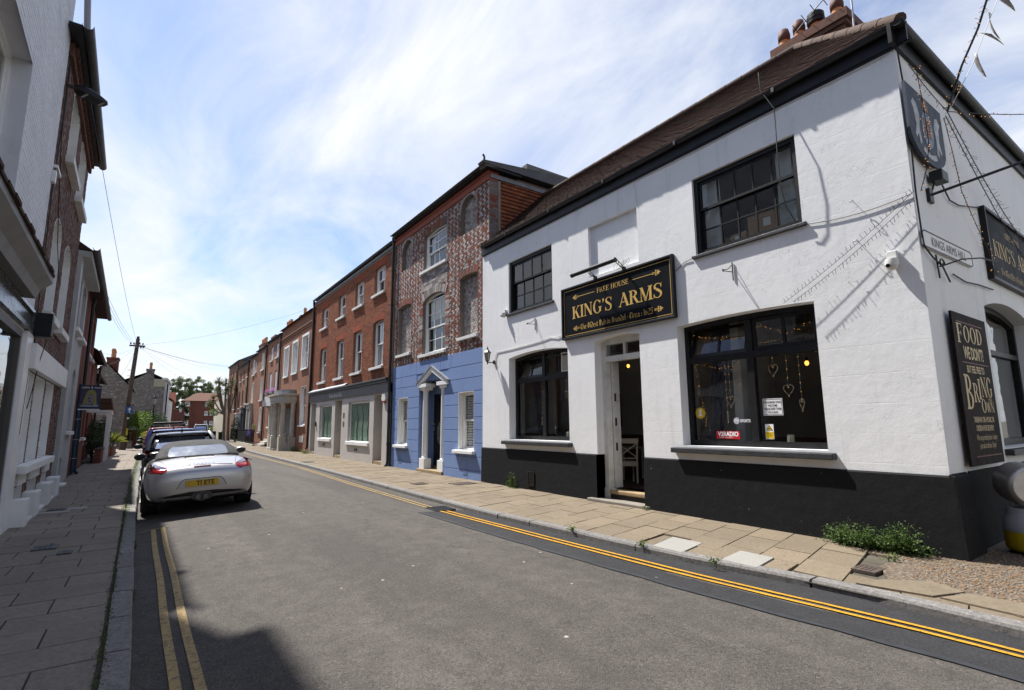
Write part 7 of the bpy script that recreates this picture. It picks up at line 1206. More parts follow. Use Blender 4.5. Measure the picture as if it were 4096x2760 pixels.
# telegraph pole with wires, one way sign
tp = thing('telegraph_pole', (-1.32, 43.6, 0), 'tall leaning wooden telegraph pole with fan of wires on the left pavement', 'telegraph pole'); b = MB(); b.tube([(-1.33, 43.6, 0), (-1.22, 43.6, 3.4), (-1.05, 43.6, 7.6)], [.17, .14, .11], 12); b.build('shaft', WOOD, tp, smooth=True); b = MB(); b.box(-1.5, -.6, 43.55, 43.65, 7.05, 7.15); b.build('crossarm', WOOD, tp)
for dx, dz in ((-.38, .1), (-.2, .1), (.12, .12), (.3, .1), (.34, -.12), (.2, -.15)): b = MB(); b.lathe([(.02, 0), (.05, .03), (.04, .08), (.05, .12), (.02, .15)], (-1.05+dx, 43.6, 7.08+dz), 8); b.build('insulator', BIRON, tp, smooth=True)
b = MB(); b.box(-1.13, -.97, 43.5, 43.7, 7.55, 7.75); b.build('cap_box', BIRON, tp)
for i, z in enumerate((5.4, 4.6, 5.0)): b = MB(); b.tube([(-1.15, 43.6, z), (-1.15+(.3 if i % 2 else -.3), 43.6, z+.02)], .015, 6); b.build('climbing_peg', BIRON, tp)
PT_ = Vector((-1.05, 43.6, 7.15)); tgt = [('far_right', (7.3, 62, 8.0)), ('r2', (7.3, 66, 8.3)), ('r3', (7.3, 58, 7.4)), ('r4', (7.2, 70, 8.2)), ('r5', (6.9, 75, 6.5)), ('r6', (6.0, 80, 6.0)), ('r7', (7.2, 31.5, 8.4)), ('l1', (-1.7, 26, 6.3)), ('l2', (-1.6, 22, 6.1)), ('l3', (-1.6, 18, 6.1)), ('l4', (-1.5, 13, 8.2)), ('l5', (-2.4, 34, 4.7)), ('l6', (-2.4, 52, 5.2)), ('l7', (-2.2, 29, 4.9))]
wires = ['topmost wire crossing to the tall end house', 'second wire crossing to the end house roof', 'wire crossing to the brown terraced house eaves', 'wire running to the far corner of the end house', 'wire sloping down towards the palm tree', 'lowest wire sloping to the far flats', 'long wire crossing the street to the red brick building', 'wire to the red house gutter on the left', 'wire to the grey painted house gutter', 'wire to the near end of the grey painted house', 'highest left wire to the dark brick building', 'short wire to the nearest cottage', 'short wire to the flint gable house', 'wire to the nearest cottage roof corner']
for (k_, q), l in zip(tgt, wires): tag(MB().tube(sag(PT_, q, .35), .006, 4).build('overhead_wire', CABLE), l+' from the pole', 'wire', 'overhead wires from the telegraph pole')
ow = thing('one_way_sign', (-1.05, 42.9, 0), 'blue one way arrow sign on a dark post beside the pole', 'road sign'); b = MB(); b.tube([(-1.12, 42.9, .05), (-1.12, 42.9, 3.05)], .045, 10); b.build('post', BIRON, ow, smooth=True); FO = lambda u, v, w: (-1.28+u, 42.82-w, v); b = MB(FO); b.box(0, .36, 2.48, 2.92, -.01, .0); b.build('plate', M('sign blue', (.02, .12, .40), .4, .03), ow); b = MB(FO); b.prism([(.15, 2.53), (.21, 2.53), (.21, 2.72), (.27, 2.70), (.27, 2.76), (.18, 2.87), (.09, 2.76), (.09, 2.70), (.15, 2.72)], .001, .003); b.build('arrow', WHT, ow); b = MB(FO); b.box(-.02, .38, 3.0, 3.05, -.15, .1); b.build('sign_light', BIRON, ow); b = MB(FO); b.box(.08, .2, 2.1, 2.22, -.01, .003); b.build('small_plate', PLAST, ow); b = MB(); b.tube([(-1.12, 42.9, 1.05), (-1.12, 42.9, 1.5)], .05, 10); b.build('yellow_sleeve', M('hi vis yellow', (.5, .45, .02), .5), ow, smooth=True)
# flint gables and the rendered houses beyond
fh = thing('flint_gable_house', (-.5, 72, 0), 'house with tall flint gable end and chimney in the middle distance', 'house'); b = MB(FY(66)); b.prism([(-6, 0), (1.1, 0), (1.1, 6.35), (.25, 6.5), (-.35, 7.2), (-4, 4.9), (-6, 4.6)], -.4, 0); b.build('flint_gable', FLINT, fh); b = MB(FY(65.98)); b.box(.12, 1.12, 5.75, 6.55, -.4, .03); b.build('parapet_end', M('cream render', (.42, .38, .28), .8, .1), fh)
k4 = math.tan(rad(4.5)); FH = lambda u, v, w: (1.12+k4*(u-66)+w, u, v); FWn = [(67.2, 68.2, 4.2, 5.6, 0), (70.2, 71.2, 4.2, 5.6, 0), (67.2, 68.3, 1.2, 3.0, 0), (70.4, 71.4, 1.2, 3.0, 0)]; b = MB(FH); b.slab(rect(66.41, 74, 0, 6.5), [rect(*w[:4])[::-1] for w in FWn], -.3, 0); b.build('street_wall', M('pale lilac render', (.60, .60, .62), .8, .05, dirt=.2), fh); b = MB(FH); b.box(65.9, 74.1, 6.5, 6.7, -.3, .2); b.build('parapet_coping', WREV, fh)
for w in FWn: sash(fh, FH, w[0], w[1], w[2], w[3], -.1, WPAINT, 1, (1, 1))
b = MB(FH); b.tube([(69.2, .2, .06), (69.2, 6.3, .06)], .06, 8); b.build('downpipe', BPAINT, fh, smooth=True); b = MB(); b.box(-6, .75, 66.41, 74, 0, 6.3); b.build('body', DARKIN, fh); chimney(fh, -.25, 66.1, 67.2, 6.6, 7.6, 3, FLINT)
b = MB(); b.add([(-6, 66, 4.75), (-.35, 66, 7.32), (-.35, 74, 7.32), (-6, 74, 4.75), (1.1, 66, 6.6), (1.1, 74, 6.6)], [(0, 1, 2, 3), (1, 4, 5, 2)]); b.build('roof', SLATE, fh, fixn=False)
wr = thing('white_rendered_house', (2.5, 78, 0), 'white rendered house with tiled roof beyond the flint gable', 'house'); b = MB(FH); b.slab(rect(74.1, 84, 0, 4.9), [rect(75.5, 76.3, 2.9, 4.2)[::-1], rect(79, 80, 2.9, 4.2)[::-1], rect(76, 77, .5, 2.2)[::-1]], -.3, -.1); b.build('street_wall', WREV, wr)
for w in ((75.5, 76.3, 2.9, 4.2), (79, 80, 2.9, 4.2), (76, 77, .5, 2.2)): sash(wr, FH, *w, -.15, WPAINT, 1, (1, 1))
b = MB(FH); b.add([(74.1, 4.9, .2), (84, 4.9, .2), (84, 7.4, -3), (74.1, 7.4, -3), (74.1, 4.9, -6), (84, 4.9, -6)], [(0, 1, 2, 3), (3, 2, 5, 4), (0, 3, 4), (1, 5, 2)]); b.build('roof', TILE, wr, fixn=False); b = MB(FH); b.box(74.1, 84, 0, 4.9, -6, -.31); b.build('body', DARKIN, wr)
for i, u in enumerate((75.2, 81.5)): pass
f2 = thing('flint_cottage', (-4, 52, 0), 'low flint gabled cottage with four pot chimney behind the pole', 'house'); b = MB(FY(49)); b.prism([(-7, 0), (-1.35, 0), (-1.35, 4.6), (-2.9, 6.3), (-4.6, 4.6), (-7, 4.2)], -.3, 0); b.build('flint_gable', FLINT, f2); b = MB(); b.box(-7, -1.36, 49.3, 60, 0, 4.5); b.build('body', FLINT, f2); b = MB(); b.add([(-1.2, 48.9, 4.6), (-2.9, 48.9, 6.42), (-2.9, 60, 6.42), (-1.2, 60, 4.6), (-4.7, 48.9, 4.6), (-4.7, 60, 4.6)], [(0, 1, 2, 3), (1, 4, 5, 2)]); b.build('roof', TILE, f2, fixn=False); chimney(f2, -2.65, 50, 51.6, 5.8, 6.9, 4, BWALL3)
b = MB(); b.box(-3.0, -2.3, 50, 51.6, 6.0, 6.9)
# street lamps
def lamp_post(x, y, h_, label):
    t_ = thing('street_lamp', (x, y, 0), label, 'street lamp', 'old style lamp posts at the far end'); b = MB(); b.lathe([(.12, 0), (.12, .4), (.06, .5), (.05, 1.4), (.04, h_-.9), (.06, h_-.88), (.03, h_-.8)], (x, y, 0), 10); b.build('column', BIRON, t_, smooth=True); b = MB(); b.lathe([(.1, h_-.8), (.22, h_-.3)], (x, y, 0), 4); b.build('lantern_glass', M('pale lamp glass', (.5, .5, .46), .2), t_); b = MB(); b.lathe([(.26, h_-.3), (.1, h_-.08), (.03, h_-.05), (.03, h_+.05), (.01, h_+.1)], (x, y, 0), 4); b.build('lantern_cap', BIRON, t_)
lamp_post(.28, 56, 4.35, 'old style black lamp post in front of the flint gable'); lamp_post(3.6, 88, 4.4, 'smaller lamp post far down beside the white house')
# block of flats closing the view
ft = thing('brick_flats', (12, 138, 0), 'three storey red brick flats with hipped roof closing the street', 'flats'); Y0 = 132; FF_ = FY(Y0)
def ob(u): return u
wins = [(6.15, 7.0, 6.0, 6.88), (6.15, 7.0, 4.0, 4.9), (6.1, 6.98, 1.94, 2.84), (9.9, 10.5, 4.02, 4.9), (9.9, 10.5, 1.9, 2.78), (10.95, 11.55, 4.02, 4.9), (10.95, 11.55, 1.9, 2.72), (9.95, 10.7, 6.0, 6.9)]
b = MB(FF_); b.slab([(5.75, 0), (17.5, 0), (17.5, 7.05), (5.75, 7.05)], [rect(*w)[::-1] for w in wins], -.3, 0); b.build('wall', BWALL3, ft); b = MB(FF_); b.box(7.55, 7.75, 0, 7.05, .001, .25); b.build('projecting_pier', BWALL3, ft)
for w in wins: sash(ft, FF_, *w, -.06, WPAINT, 2, (1, 1), .12, .06, .5); sill(ft, FF_, w[0]-.1, w[1]+.1, w[2]-.12, w[2], -.05, .1, WPAINT)
b = MB(); b.box(5.8, 17.5, Y0+.31, Y0+12, 0, 7.05); b.build('body', DARKIN, ft); b = MB(); b.add([(5.4, Y0-.5, 7.05), (18, Y0-.5, 7.05), (18, Y0+8, 7.05), (5.4, Y0+8, 7.05), (8.5, Y0+3.5, 9.0), (16.5, Y0+3.5, 9.0)], [(0, 1, 5, 4), (1, 2, 5), (2, 3, 4, 5), (3, 0, 4)]); b.build('roof', mk_tile('brown concrete tile', [(.16, .085, .06), (.13, .07, .05), (.18, .10, .07)], .3), ft, fixn=False)
lr = thing('red_roofed_house', (3, 108, 0), 'low brick house with red tiled roof behind the white rendered house', 'house'); b = MB(); b.box(2.4, 4.9, 104, 112, 0, 4.4); b.build('wall', BWALL3, lr); b = MB(); b.add([(2.2, 103.8, 5.6), (3.55, 103.8, 5.6), (3.45, 105.5, 7.35), (2.2, 105.5, 7.35), (2.2, 112, 5.6), (3.55, 112, 5.6)], [(0, 1, 2, 3), (3, 2, 5, 4)]); b.box(2.3, 3.45, 104, 111, 4.4, 5.6); b.build('roof', mk_tile('red hung roof tile', [(.20, .07, .045), (.16, .06, .04), (.22, .085, .05)], .2), lr, fixn=False)
# ================================================================== cars
def paint(name, col, metal=.0, rough=.28, flake=0):
    t = NT(name); c = t.mix(t.ramp(t.noise(1.5, 3, obj=True), [(.3, 0), (.7, 1)]), tuple(x*.92 for x in col), col)
    t.set(c, t.math('ADD', t.math('MULTIPLY', t.noise(4, 5, obj=True), .12), rough-.05), None, metal, .5, 1.0); t.b.inputs['Coat Roughness'].default_value = .05; return t.m
LENS = NT('red lamp lens'); LENS = LENS.set((.30, .006, .008), .08, coat=1.); LENSD = NT('dark red lamp lens'); LENSD = LENSD.set((.06, .004, .005), .06, coat=1.); DCHR = M('sooty exhaust metal', (.10, .10, .10), .35, .2, metal=.9, obj=True); LENSW = M('clear lamp lens', (.45, .38, .34), .1, .1, obj=True); CHROME = M('polished metal', (.55, .55, .56), .18, .05, metal=1., obj=True); RIM = M('alloy wheel', (.30, .30, .31), .35, .1, metal=.8, obj=True)
def loft(secs, n_sub=2):
    """closed loft through mirrored half sections (y, [(x,z)...]); returns a smooth mesh"""
    b = MB(); m = None
    for y, pts in secs:
        ring = [(x, y, z) for x, z in pts]+[(-x, y, z) for x, z in reversed(pts) if x > 1e-6]; m = len(ring); b.v += ring
    for i in range(len(secs)-1): b.f += [(i*m+j, i*m+(j+1) % m, (i+1)*m+(j+1) % m, (i+1)*m+j) for j in range(m)]
    b.f += [tuple(range(m))[::-1], tuple((len(secs)-1)*m+j for j in range(m))]; b.t = [0]*len(b.f)
    o = b.build('tmp', BPAINT); s_ = o.modifiers.new('s', 'SUBSURF'); s_.levels = s_.render_levels = n_sub; bpy.context.view_layer.update(); me = bpy.data.meshes.new_from_object(o.evaluated_get(bpy.context.evaluated_depsgraph_get())); bpy.data.objects.remove(o)
    me.polygons.foreach_set('use_smooth', [True]*len(me.polygons)); me.materials.clear(); return me
def put(name, me, mat, parent):
    me.materials.append(mat); me.name = name; o = bpy.data.objects.new(name, me); COL.objects.link(o); o.parent = parent; return o
def bvh_of(me): bm = bmesh.new(); bm.from_mesh(me); t_ = BVHTree.FromBMesh(bm); bm.free(); return t_
def patch(bv, outl, off, mat, name, parent, rear=True, rows=8, cols=12):
    """surface patch laid on the bodywork, outline given as seen from behind (x,z) or from above (x,y)"""
    v0, v1 = min(p[1] for p in outl), max(p[1] for p in outl); b = MB(); n = len(outl)
    for i in range(rows+1):
        v = v0+(v1-v0)*(.002+.996*i/rows); xs = []
        for k_ in range(n):
            (a, c), (d, e_) = outl[k_], outl[(k_+1) % n]
            if (c-v)*(e_-v) < 0: xs.append(a+(d-a)*(v-c)/(e_-c))
        if len(xs) < 2: xs = [outl[0][0]]*2
        lo, hi = min(xs), max(xs)
        for j in range(cols+1):
            x = lo+(hi-lo)*j/cols; h_ = bv.ray_cast(Vector((x, -2, v)), Vector((0, 1, 0))) if rear else bv.ray_cast(Vector((x, v, 4)), Vector((0, 0, -1)))
            p = h_[0]+h_[1]*off if h_[0] is not None else Vector((x, .1, v)); b.v.append(tuple(p))
    b.f = [(i*(cols+1)+j, i*(cols+1)+j+1, (i+1)*(cols+1)+j+1, (i+1)*(cols+1)+j) for i in range(rows) for j in range(cols)]; b.t = [0]*len(b.f)
    return b.build(name, mat, parent, smooth='all', local=True, fixn=False)
def line_on(bv, pts, r, mat, name, parent, rear=True, off=.001):
    P = []
    for (a, c), (d, e_) in zip(pts, pts[1:]):
        for k_ in range(8):
            x, v = a+(d-a)*k_/8, c+(e_-c)*k_/8; h_ = bv.ray_cast(Vector((x, -2, v)), Vector((0, 1, 0))) if rear else bv.ray_cast(Vector((x, v, 4)), Vector((0, 0, -1)))
            if h_[0] is not None: P.append(h_[0]+h_[1]*off)
    if len(P) > 2: return MB().tube(P, r, 5).build(name, mat, parent, local=True)
def wheel(parent, x, y, r, w):
    s_ = 1 if x > 0 else -1; t_ = MB(); t_.lathe([(r*.62, -w/2), (r*.9, -w/2), (r*.985, -w*.42), (r, -w*.3), (r, w*.3), (r*.985, w*.42), (r*.9, w/2), (r*.62, w/2)], (x, y, r), 28, 0); wh = t_.build('wheel', RUBB, parent, smooth=50, local=True)
    m = MB(); m.lathe([(r*.64, -w*.45), (r*.64, w*.45), (r*.55, w*.40), (r*.5, w*.1), (r*.12, w*.3)] if s_ > 0 else [(r*.12, -w*.3), (r*.5, -w*.1), (r*.55, -w*.40), (r*.64, -w*.45), (r*.64, w*.45)], (x, y, r), 28, 0); m.build('rim', RIM, wh, smooth=50, local=True)
    m = MB()
    for k_ in range(5): a = 2*math.pi*k_/5; m.bar((x+s_*w*.36, y+r*.08*math.cos(a), r+r*.08*math.sin(a)), (x+s_*w*.40, y+r*.62*math.cos(a), r+r*.62*math.sin(a)), .07, .03)
    m.build('spokes', RIM, wh, local=True)
    m = MB(); m.lathe([(r*1.13, -w*.46), (r*1.13, w*.46), (r*1.0, w*.46), (r*1.0, -w*.46)], (x-s_*.012, y, r*1.02), 28, 0); m.build('wheel_arch', BPLAS, parent, smooth=50, local=True); return wh
def mirror(parent, x, y, z, mat, s_=1.):
    d = 1 if x > 0 else -1; m = MB(); m.sphere((x, y, z), (.11*s_, .075, .075*s_), 14, 9); o = m.build('door_mirror', mat, parent, smooth='all', local=True); m = MB(); m.prism([(x+.085*s_*math.cos(a), z+.055*s_*math.sin(a)) for a in [i*math.pi/9 for i in range(18)]], 0, .01); m.v = [(p[0], y-.068-p[2], p[1]) for p in m.v]; m.build('mirror_glass', GLASSD, o, local=True); m = MB(); m.tube([(x-d*.07, y, z-.04), (x-d*.2, y+.03, z-.08)], .025, 6); m.build('stalk', BPLAS, o, local=True)
def car_root(name, label, x, y, rz, roll): r_ = thing(name, (x, y, roadz(x, y)+.003), label, 'car', 'cars parked along the left kerb'); r_.rotation_euler = (0, -rad(roll), rad(rz)); return r_
# ---- silver convertible
SILV = paint('silver car paint', (.50, .47, .45), .55, .30)
cv = car_root('convertible_car', 'silver convertible with black soft top parked nearest on the left', .93, 11.28, 0, 2.7)
def sec(hw, zb, zt, zs, crown=.02, tuck=.94, zm=.57):
    return [(0, zb), (hw*.55, zb), (hw*.9, zb+.03), (hw*.975, zb+(zm-zb)*.5), (hw, zm), (hw*.985, zm+(zs-zm)*.55), (hw*tuck, zs), (hw*.80, zs+(zt-zs)*.55), (hw*.42, zt-crown*.3), (0, zt)]
S1 = [(0, sec(.60, .40, .71, .64, .0, .93, .54)), (.045, sec(.765, .30, .80, .71, .01, .93, .55)), (.11, sec(.83, .25, .862, .775, .01, .93, .56)), (.17, sec(.855, .225, .872, .805, .012, .93, .57)), (.32, sec(.885, .20, .905, .84, .02, .93, .58)), (.65, sec(.905, .18, .965, .875, .03, .92, .6)), (1.0, sec(.91, .17, 1.0, .895, .03, .91, .6)), (1.4, sec(.90, .17, 1.0, .885, .03, .91, .58)), (2.2, sec(.885, .17, .94, .87, .03, .93, .56)), (2.9, sec(.89, .17, .93, .87, .03, .92, .56)), (3.3, sec(.90, .17, .88, .84, .03, .90, .56)), (3.8, sec(.885, .18, .76, .74, .03, .88, .52)), (4.15, sec(.82, .19, .64, .62, .02, .9, .45)), (4.32, sec(.70, .22, .56, .53, .01, .92, .40)), (4.37, sec(.55, .28, .50, .46, .0, .92, .39))]
me = loft(S1); bv = bvh_of(me); body = put('body', me, SILV, cv)
def top(hw, zt, zb=.9): return [(0, zb), (hw*.6, zb), (hw*1.02, zb), (hw*1.02, zb+(zt-zb)*.3), (hw*.97, zb+(zt-zb)*.62), (hw*.84, zb+(zt-zb)*.90), (hw*.55, zt-.008), (0, zt)]
S2 = [(.98, top(.70, .99, .93)), (1.10, top(.73, 1.06, .9)), (1.32, top(.72, 1.165)), (1.6, top(.69, 1.25)), (1.9, top(.66, 1.285)), (2.25, top(.64, 1.285)), (2.55, top(.62, 1.255)), (2.66, top(.62, 1.20))]
SOFT = M('black soft top fabric', (.030, .029, .029), .85, .15, 4, .4, 160, obj=True); me2 = loft(S2); bv2 = bvh_of(me2); st = put('soft_top', me2, SOFT, cv)
S3 = [(2.55, top(.60, 1.20)), (2.75, top(.63, 1.16)), (3.05, top(.70, 1.02)), (3.25, top(.74, .93))]; put('windscreen', loft(S3), GLASSD, cv)
patch(bv2, [(-.52, 1.03), (-.50, 1.00), (.50, 1.00), (.52, 1.03), (.49, 1.14), (.43, 1.175), (-.43, 1.175), (-.49, 1.14)], .004, M('rear window plastic', (.34, .36, .38), .12, .1, metal=.65, obj=True), 'rear_window', st)
for s_ in (-1, 1):
    o = [(s_*x, z) for x, z in ((.535, .845), (.56, .795), (.62, .752), (.78, .755), (.835, .79), (.84, .85), (.82, .895), (.76, .915))]; tl = patch(bv, o, .006, LENS, 'tail_light', cv); o2 = [(s_*x, z) for x, z in ((.56, .848), (.60, .83), (.82, .835), (.83, .86), (.815, .890), (.76, .908))]; patch(bv, o2, .011, LENSD, 'upper_lens', tl); patch(bv, [(s_*x, z) for x, z in ((.59, .80), (.64, .768), (.79, .772), (.82, .80))], .011, LENS, 'lower_lens', tl)
    wheel(cv, s_*.795, .98, .335, .265); wheel(cv, s_*.80, 3.44, .325, .235); mirror(cv, s_*.97, 2.72, .97, M('dark mirror shell', (.06, .055, .055), .25, .1, coat=.6, obj=True) if s_ < 0 else SILV, 1.05)
line_on(bv, [(-.54, .838), (-.2, .862), (.2, .862), (.54, .838)], .006, BPLAS, 'boot_edge_seam', cv)
patch(bv, [(-.14, .852), (.14, .852), (.13, .828), (-.13, .828)], .003, LENSD, 'brake_light', cv)
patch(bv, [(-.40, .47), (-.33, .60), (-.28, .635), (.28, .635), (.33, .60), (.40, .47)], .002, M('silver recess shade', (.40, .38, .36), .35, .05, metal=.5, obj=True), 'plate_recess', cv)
line_on(bv, [(-.40, .47), (-.33, .60), (-.28, .635), (.28, .635), (.33, .60), (.40, .47)], .005, BPLAS, 'recess_edge', cv)
h_ = bv.ray_cast(Vector((0, -2, .55)), Vector((0, 1, 0)))[0].y; pl = MB(); pl.box(-.26, .26, h_-.022, h_+.01, .497, .608); PY = M('yellow number plate', (.60, .36, .012), .4, .03, obj=True); pl = pl.build('number_plate', PY, cv, local=True, bevel=.004)
FPl = lambda u, v, w: (u, h_-.0225-w, v)
def ltext(parent, F_, *a, **k):
    o = text(None, F_, *a, **k); o.parent = parent; return o
ltext(pl, FPl, 'TI ETE', .115, .045, .514, .001, INK, 'CENTER', .92, bold=.003, name='registration'); ltext(pl, FPl, 'GB', .028, -.232, .575, .001, M('blue ink', (.02, .03, .3), .5), name='country_mark'); ltext(pl, FPl, 'UK', .028, -.232, .515, .001, M('red ink', (.3, .02, .05), .5), name='country_mark')
patch(bv, [(-.80, .235), (-.74, .31), (-.60, .365), (-.2, .405), (.2, .405), (.60, .365), (.74, .31), (.80, .235), (.5, .215), (-.5, .215)], .004, BPLAS, 'diffuser', cv)
ex_ = MB(); ex_.prism([(.17*math.cos(a), .315+.085*math.sin(a)) for a in [i*math.pi/10 for i in range(20)]], 0, .05); ex_.v = [(p[0], h_+.02-p[2]+.03, p[1]) for p in ex_.v]; ex_.build('exhaust_surround', M('satin dark metal', (.05, .05, .05), .35, .1, metal=.6, obj=True), cv, local=True)
for x in (-.06, .06): m = MB(); m.lathe([(.052, -.02), (.056, -.05), (.056, .1), (.044, .1), (.044, -.045), (.040, .05)], (x, h_, .305), 18, 1); m.build('exhaust_tip', DCHR, cv, smooth=50, local=True); m = MB(); m.lathe([(.042, .0), (.001, .0)], (x, h_, .305), 14, 1); m.build('exhaust_hole', BIRON, cv, local=True)
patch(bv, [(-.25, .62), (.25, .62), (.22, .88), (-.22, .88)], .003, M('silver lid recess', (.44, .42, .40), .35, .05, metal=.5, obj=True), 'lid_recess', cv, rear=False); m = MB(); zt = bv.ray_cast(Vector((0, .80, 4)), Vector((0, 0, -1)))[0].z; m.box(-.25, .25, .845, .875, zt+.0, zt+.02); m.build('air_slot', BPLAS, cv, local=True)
FD = lambda u, v, w: (u, .17+(v-.872)*1.2, bv.ray_cast(Vector((u, .17+(v-.872)*1.2, 4)), Vector((0, 0, -1)))[0].z+.003); o = ltext(cv, lambda u, v, w: FD(u, v, w), 'PORSCHE', .075, 0, .90, 0, CHROME, 'CENTER', .95, bold=.001, space=1.55, name='badge_lettering'); ltext(cv, lambda u, v, w: FD(u, v, w), 'Boxster S', .055, 0, .875, 0, CHROME, 'CENTER', 1.0, shear=.3, name='badge_script')
for s_ in (-1, 1): line_on(bv, [(s_*.55, .20), (s_*.60, .55), (s_*.68, .98)], .004, BPLAS, 'lid_seam', cv, rear=False)
# ---- cars beyond: hatchbacks and pickup
def simple_car(name, label, x, y, roll, pmat, Ln, Wd, H, belt=.95, rr=.45, rz=0, roofmat=None, rack=False, truck=False, rail=False):
    c_ = car_root(name, label, x, y, rz, roll); hw = Wd/2
    P = lambda k_, zb, zs, zm=.6: [(0, zb), (hw*k_*.55, zb), (hw*k_*.92, zb+.03), (hw*k_*.985, (zb+zm)/2), (hw*k_, zm), (hw*k_*.985, zs-.1), (hw*k_*.93, zs), (hw*k_*.6, zs+.015), (0, zs+.02)]
    S = [(0, P(.72, .42, belt-.12)), (.05, P(.88, .32, belt-.03)), (.18, P(.96, .24, belt)), (.5, P(1, .2, belt+.01)), (1.2, P(1.0, .18, belt+.005)), (2.2, P(.99, .18, belt-.02)), (Ln*.70, P(1.0, .18, belt-.04)), (Ln*.85, P(.98, .2, belt-.16)), (Ln*.95, P(.90, .22, belt-.26)), (Ln-.02, P(.74, .3, belt-.36)), (Ln, P(.6, .36, belt-.42))]
    me_ = loft(S, 1); bb = bvh_of(me_); put('body', me_, pmat, c_)
    T = lambda k_, zt: [(0, belt-.06), (hw*.55, belt-.06), (hw*.93*k_, belt-.06), (hw*.915*k_, belt+(zt-belt)*.3), (hw*.83*k_, belt+(zt-belt)*.75), (hw*.74*k_, belt+(zt-belt)*.95), (hw*.4, zt-.004), (0, zt)]
    zr = H-.02; b0 = .12; G = [(b0, T(.93, belt+.02)), (b0+rr*.45, T(.97, belt+(zr-belt)*.5)), (b0+rr, T(.98, zr-.02)), (b0+rr+.5, T(1, zr)), (Ln*.5, T(1, zr)), (Ln*.58, T(.98, zr-.06)), (Ln*.66, T(.97, belt+(zr-belt)*.5)), (Ln*.74, T(.96, belt+.01))]
    mg = loft(G, 1); bg_ = bvh_of(mg); put('glasshouse', mg, GLASSD, c_)
    R = lambda k_, zt: [(0, zt-.05), (hw*.4, zt-.05), (hw*.70*k_, zt-.06), (hw*.765*k_, zt-.05), (hw*.755*k_, zt-.02), (hw*.66*k_, zt+.012), (hw*.36, zt+.024), (0, zt+.026)]
    put('roof', loft([(b0+rr-.14, R(.94, zr-.045)), (b0+rr-.02, R(.98, zr-.015)), (b0+rr+.5, R(1, zr)), (Ln*.5, R(1, zr)), (Ln*.575, R(.97, zr-.05))], 1), roofmat or pmat, c_)
    for s_ in (-1, 1):
        m = MB(); m.tube([(s_*hw*.86, b0+.06, belt), (s_*hw*.80, b0+rr*.55, belt+(zr-belt)*.55), (s_*hw*.71, b0+rr+.05, zr-.03)], [.07, .065, .06], 8); m.build('rear_pillar', pmat, c_, smooth=True, local=True); m = MB(); m.tube([(s_*hw*.86, Ln*.73, belt), (s_*hw*.72, Ln*.58, zr-.05)], .045, 8); m.build('front_pillar', pmat, c_, smooth=True, local=True)
        tl = patch(bb, [(s_*a, c) for a, c in ((hw*.62, belt-.20), (hw*.93, belt-.22), (hw*.95, belt-.04), (hw*.64, belt-.06))], .008, LENS, 'tail_light', c_, rows=5, cols=6); wheel(c_, s_*(hw-.11), .85, .32, .21); wheel(c_, s_*(hw-.11), Ln-.85, .32, .21); mirror(c_, s_*(hw+.10), Ln*.63, belt+.08, BPAINT if not truck else pmat)
    patch(bb, [(-hw*.8, .34), (hw*.8, .34), (hw*.7, .24), (-hw*.7, .24)], .006, BPLAS, 'bumper_insert', c_, rows=4); pl_2 = MB(); yb_ = bb.ray_cast(Vector((0, -2, .6)), Vector((0, 1, 0)))[0].y; pl_2.box(-.26, .26, yb_-.015, yb_+.01, .56, .67); pl_2.build('number_plate', PY, c_, local=True)
    patch(bg_, [(-hw*.68, belt+.06), (hw*.68, belt+.06), (hw*.56, zr-.10), (-hw*.56, zr-.10)], .006, M('rear screen', (.52, .56, .64), .05, .05, metal=.85, obj=True), 'rear_window', c_); m = MB(); m.box(-hw*.62, hw*.62, b0+rr-.26, b0+rr-.05, zr-.05, zr-.02); m.build('spoiler', pmat, c_, local=True, bevel=.01)
    m = MB(); m.lathe([(.03, 0), (.02, .05), (.005, .09)], (0, b0+rr+.25, zr+.02), 8); m.build('roof_aerial', BPAINT, c_, local=True, smooth=True)
    if rack:
        for yy_ in (b0+rr+.25, b0+rr+1.1): m = MB(); m.bar((-hw*.74, yy_, zr+.11), (hw*.74, yy_, zr+.11), .05, .03); m.build('roof_bar', STEEL, c_, local=True); m = MB(); m.box(-hw*.70, -hw*.62, yy_-.04, yy_+.04, zr-.02, zr+.1); m.build('bar_foot', BPLAS, c_, local=True); m = MB(); m.box(hw*.62, hw*.70, yy_-.04, yy_+.04, zr-.02, zr+.1); m.build('bar_foot', BPLAS, c_, local=True)
        m = MB(); m.box(-hw*.62, hw*.60, b0+rr+.1, b0+rr+1.5, zr+.13, zr+.22); m.build('roof_carrier', BPLAS, c_, local=True, bevel=.03)
    if rail:
        for s_ in (-1, 1): m = MB(); m.tube([(s_*hw*.70, b0+rr, zr+.01), (s_*hw*.70, b0+rr+.1, zr+.06), (s_*hw*.70, Ln*.5, zr+.06)], .018, 6); m.build('roof_rail', STEEL, c_, local=True)
    return c_
simple_car('hatchback_car', 'black hatchback parked behind the silver convertible', .86, 16.5, 2.7, paint('black car paint', (.010, .010, .012), .0, .2), 4.25, 1.82, 1.43, .96, .55, roofmat=paint('gloss black roof', (.012, .012, .014), 0, .1))
simple_car('hatchback_car', 'dark blue car third in the parked row', .82, 21.6, 2.5, paint('blue car paint', (.015, .022, .14), .3, .2), 4.3, 1.80, 1.50, .98, .4)
simple_car('estate_car', 'dark red car with roof bars and black carrier in the parked row', .80, 26.8, 2.5, paint('dark red car paint', (.22, .06, .06), .2, .3), 4.5, 1.80, 1.58, 1.0, .35, rack=True)
pk = simple_car('pickup_truck', 'silver white pickup with canopy parked far down the street', 5.9, 82.5, 0, paint('pale silver paint', (.55, .56, .58), .3, .3), 5.0, 1.85, 1.80, 1.10, .35, rz=-6, truck=True, rail=True)
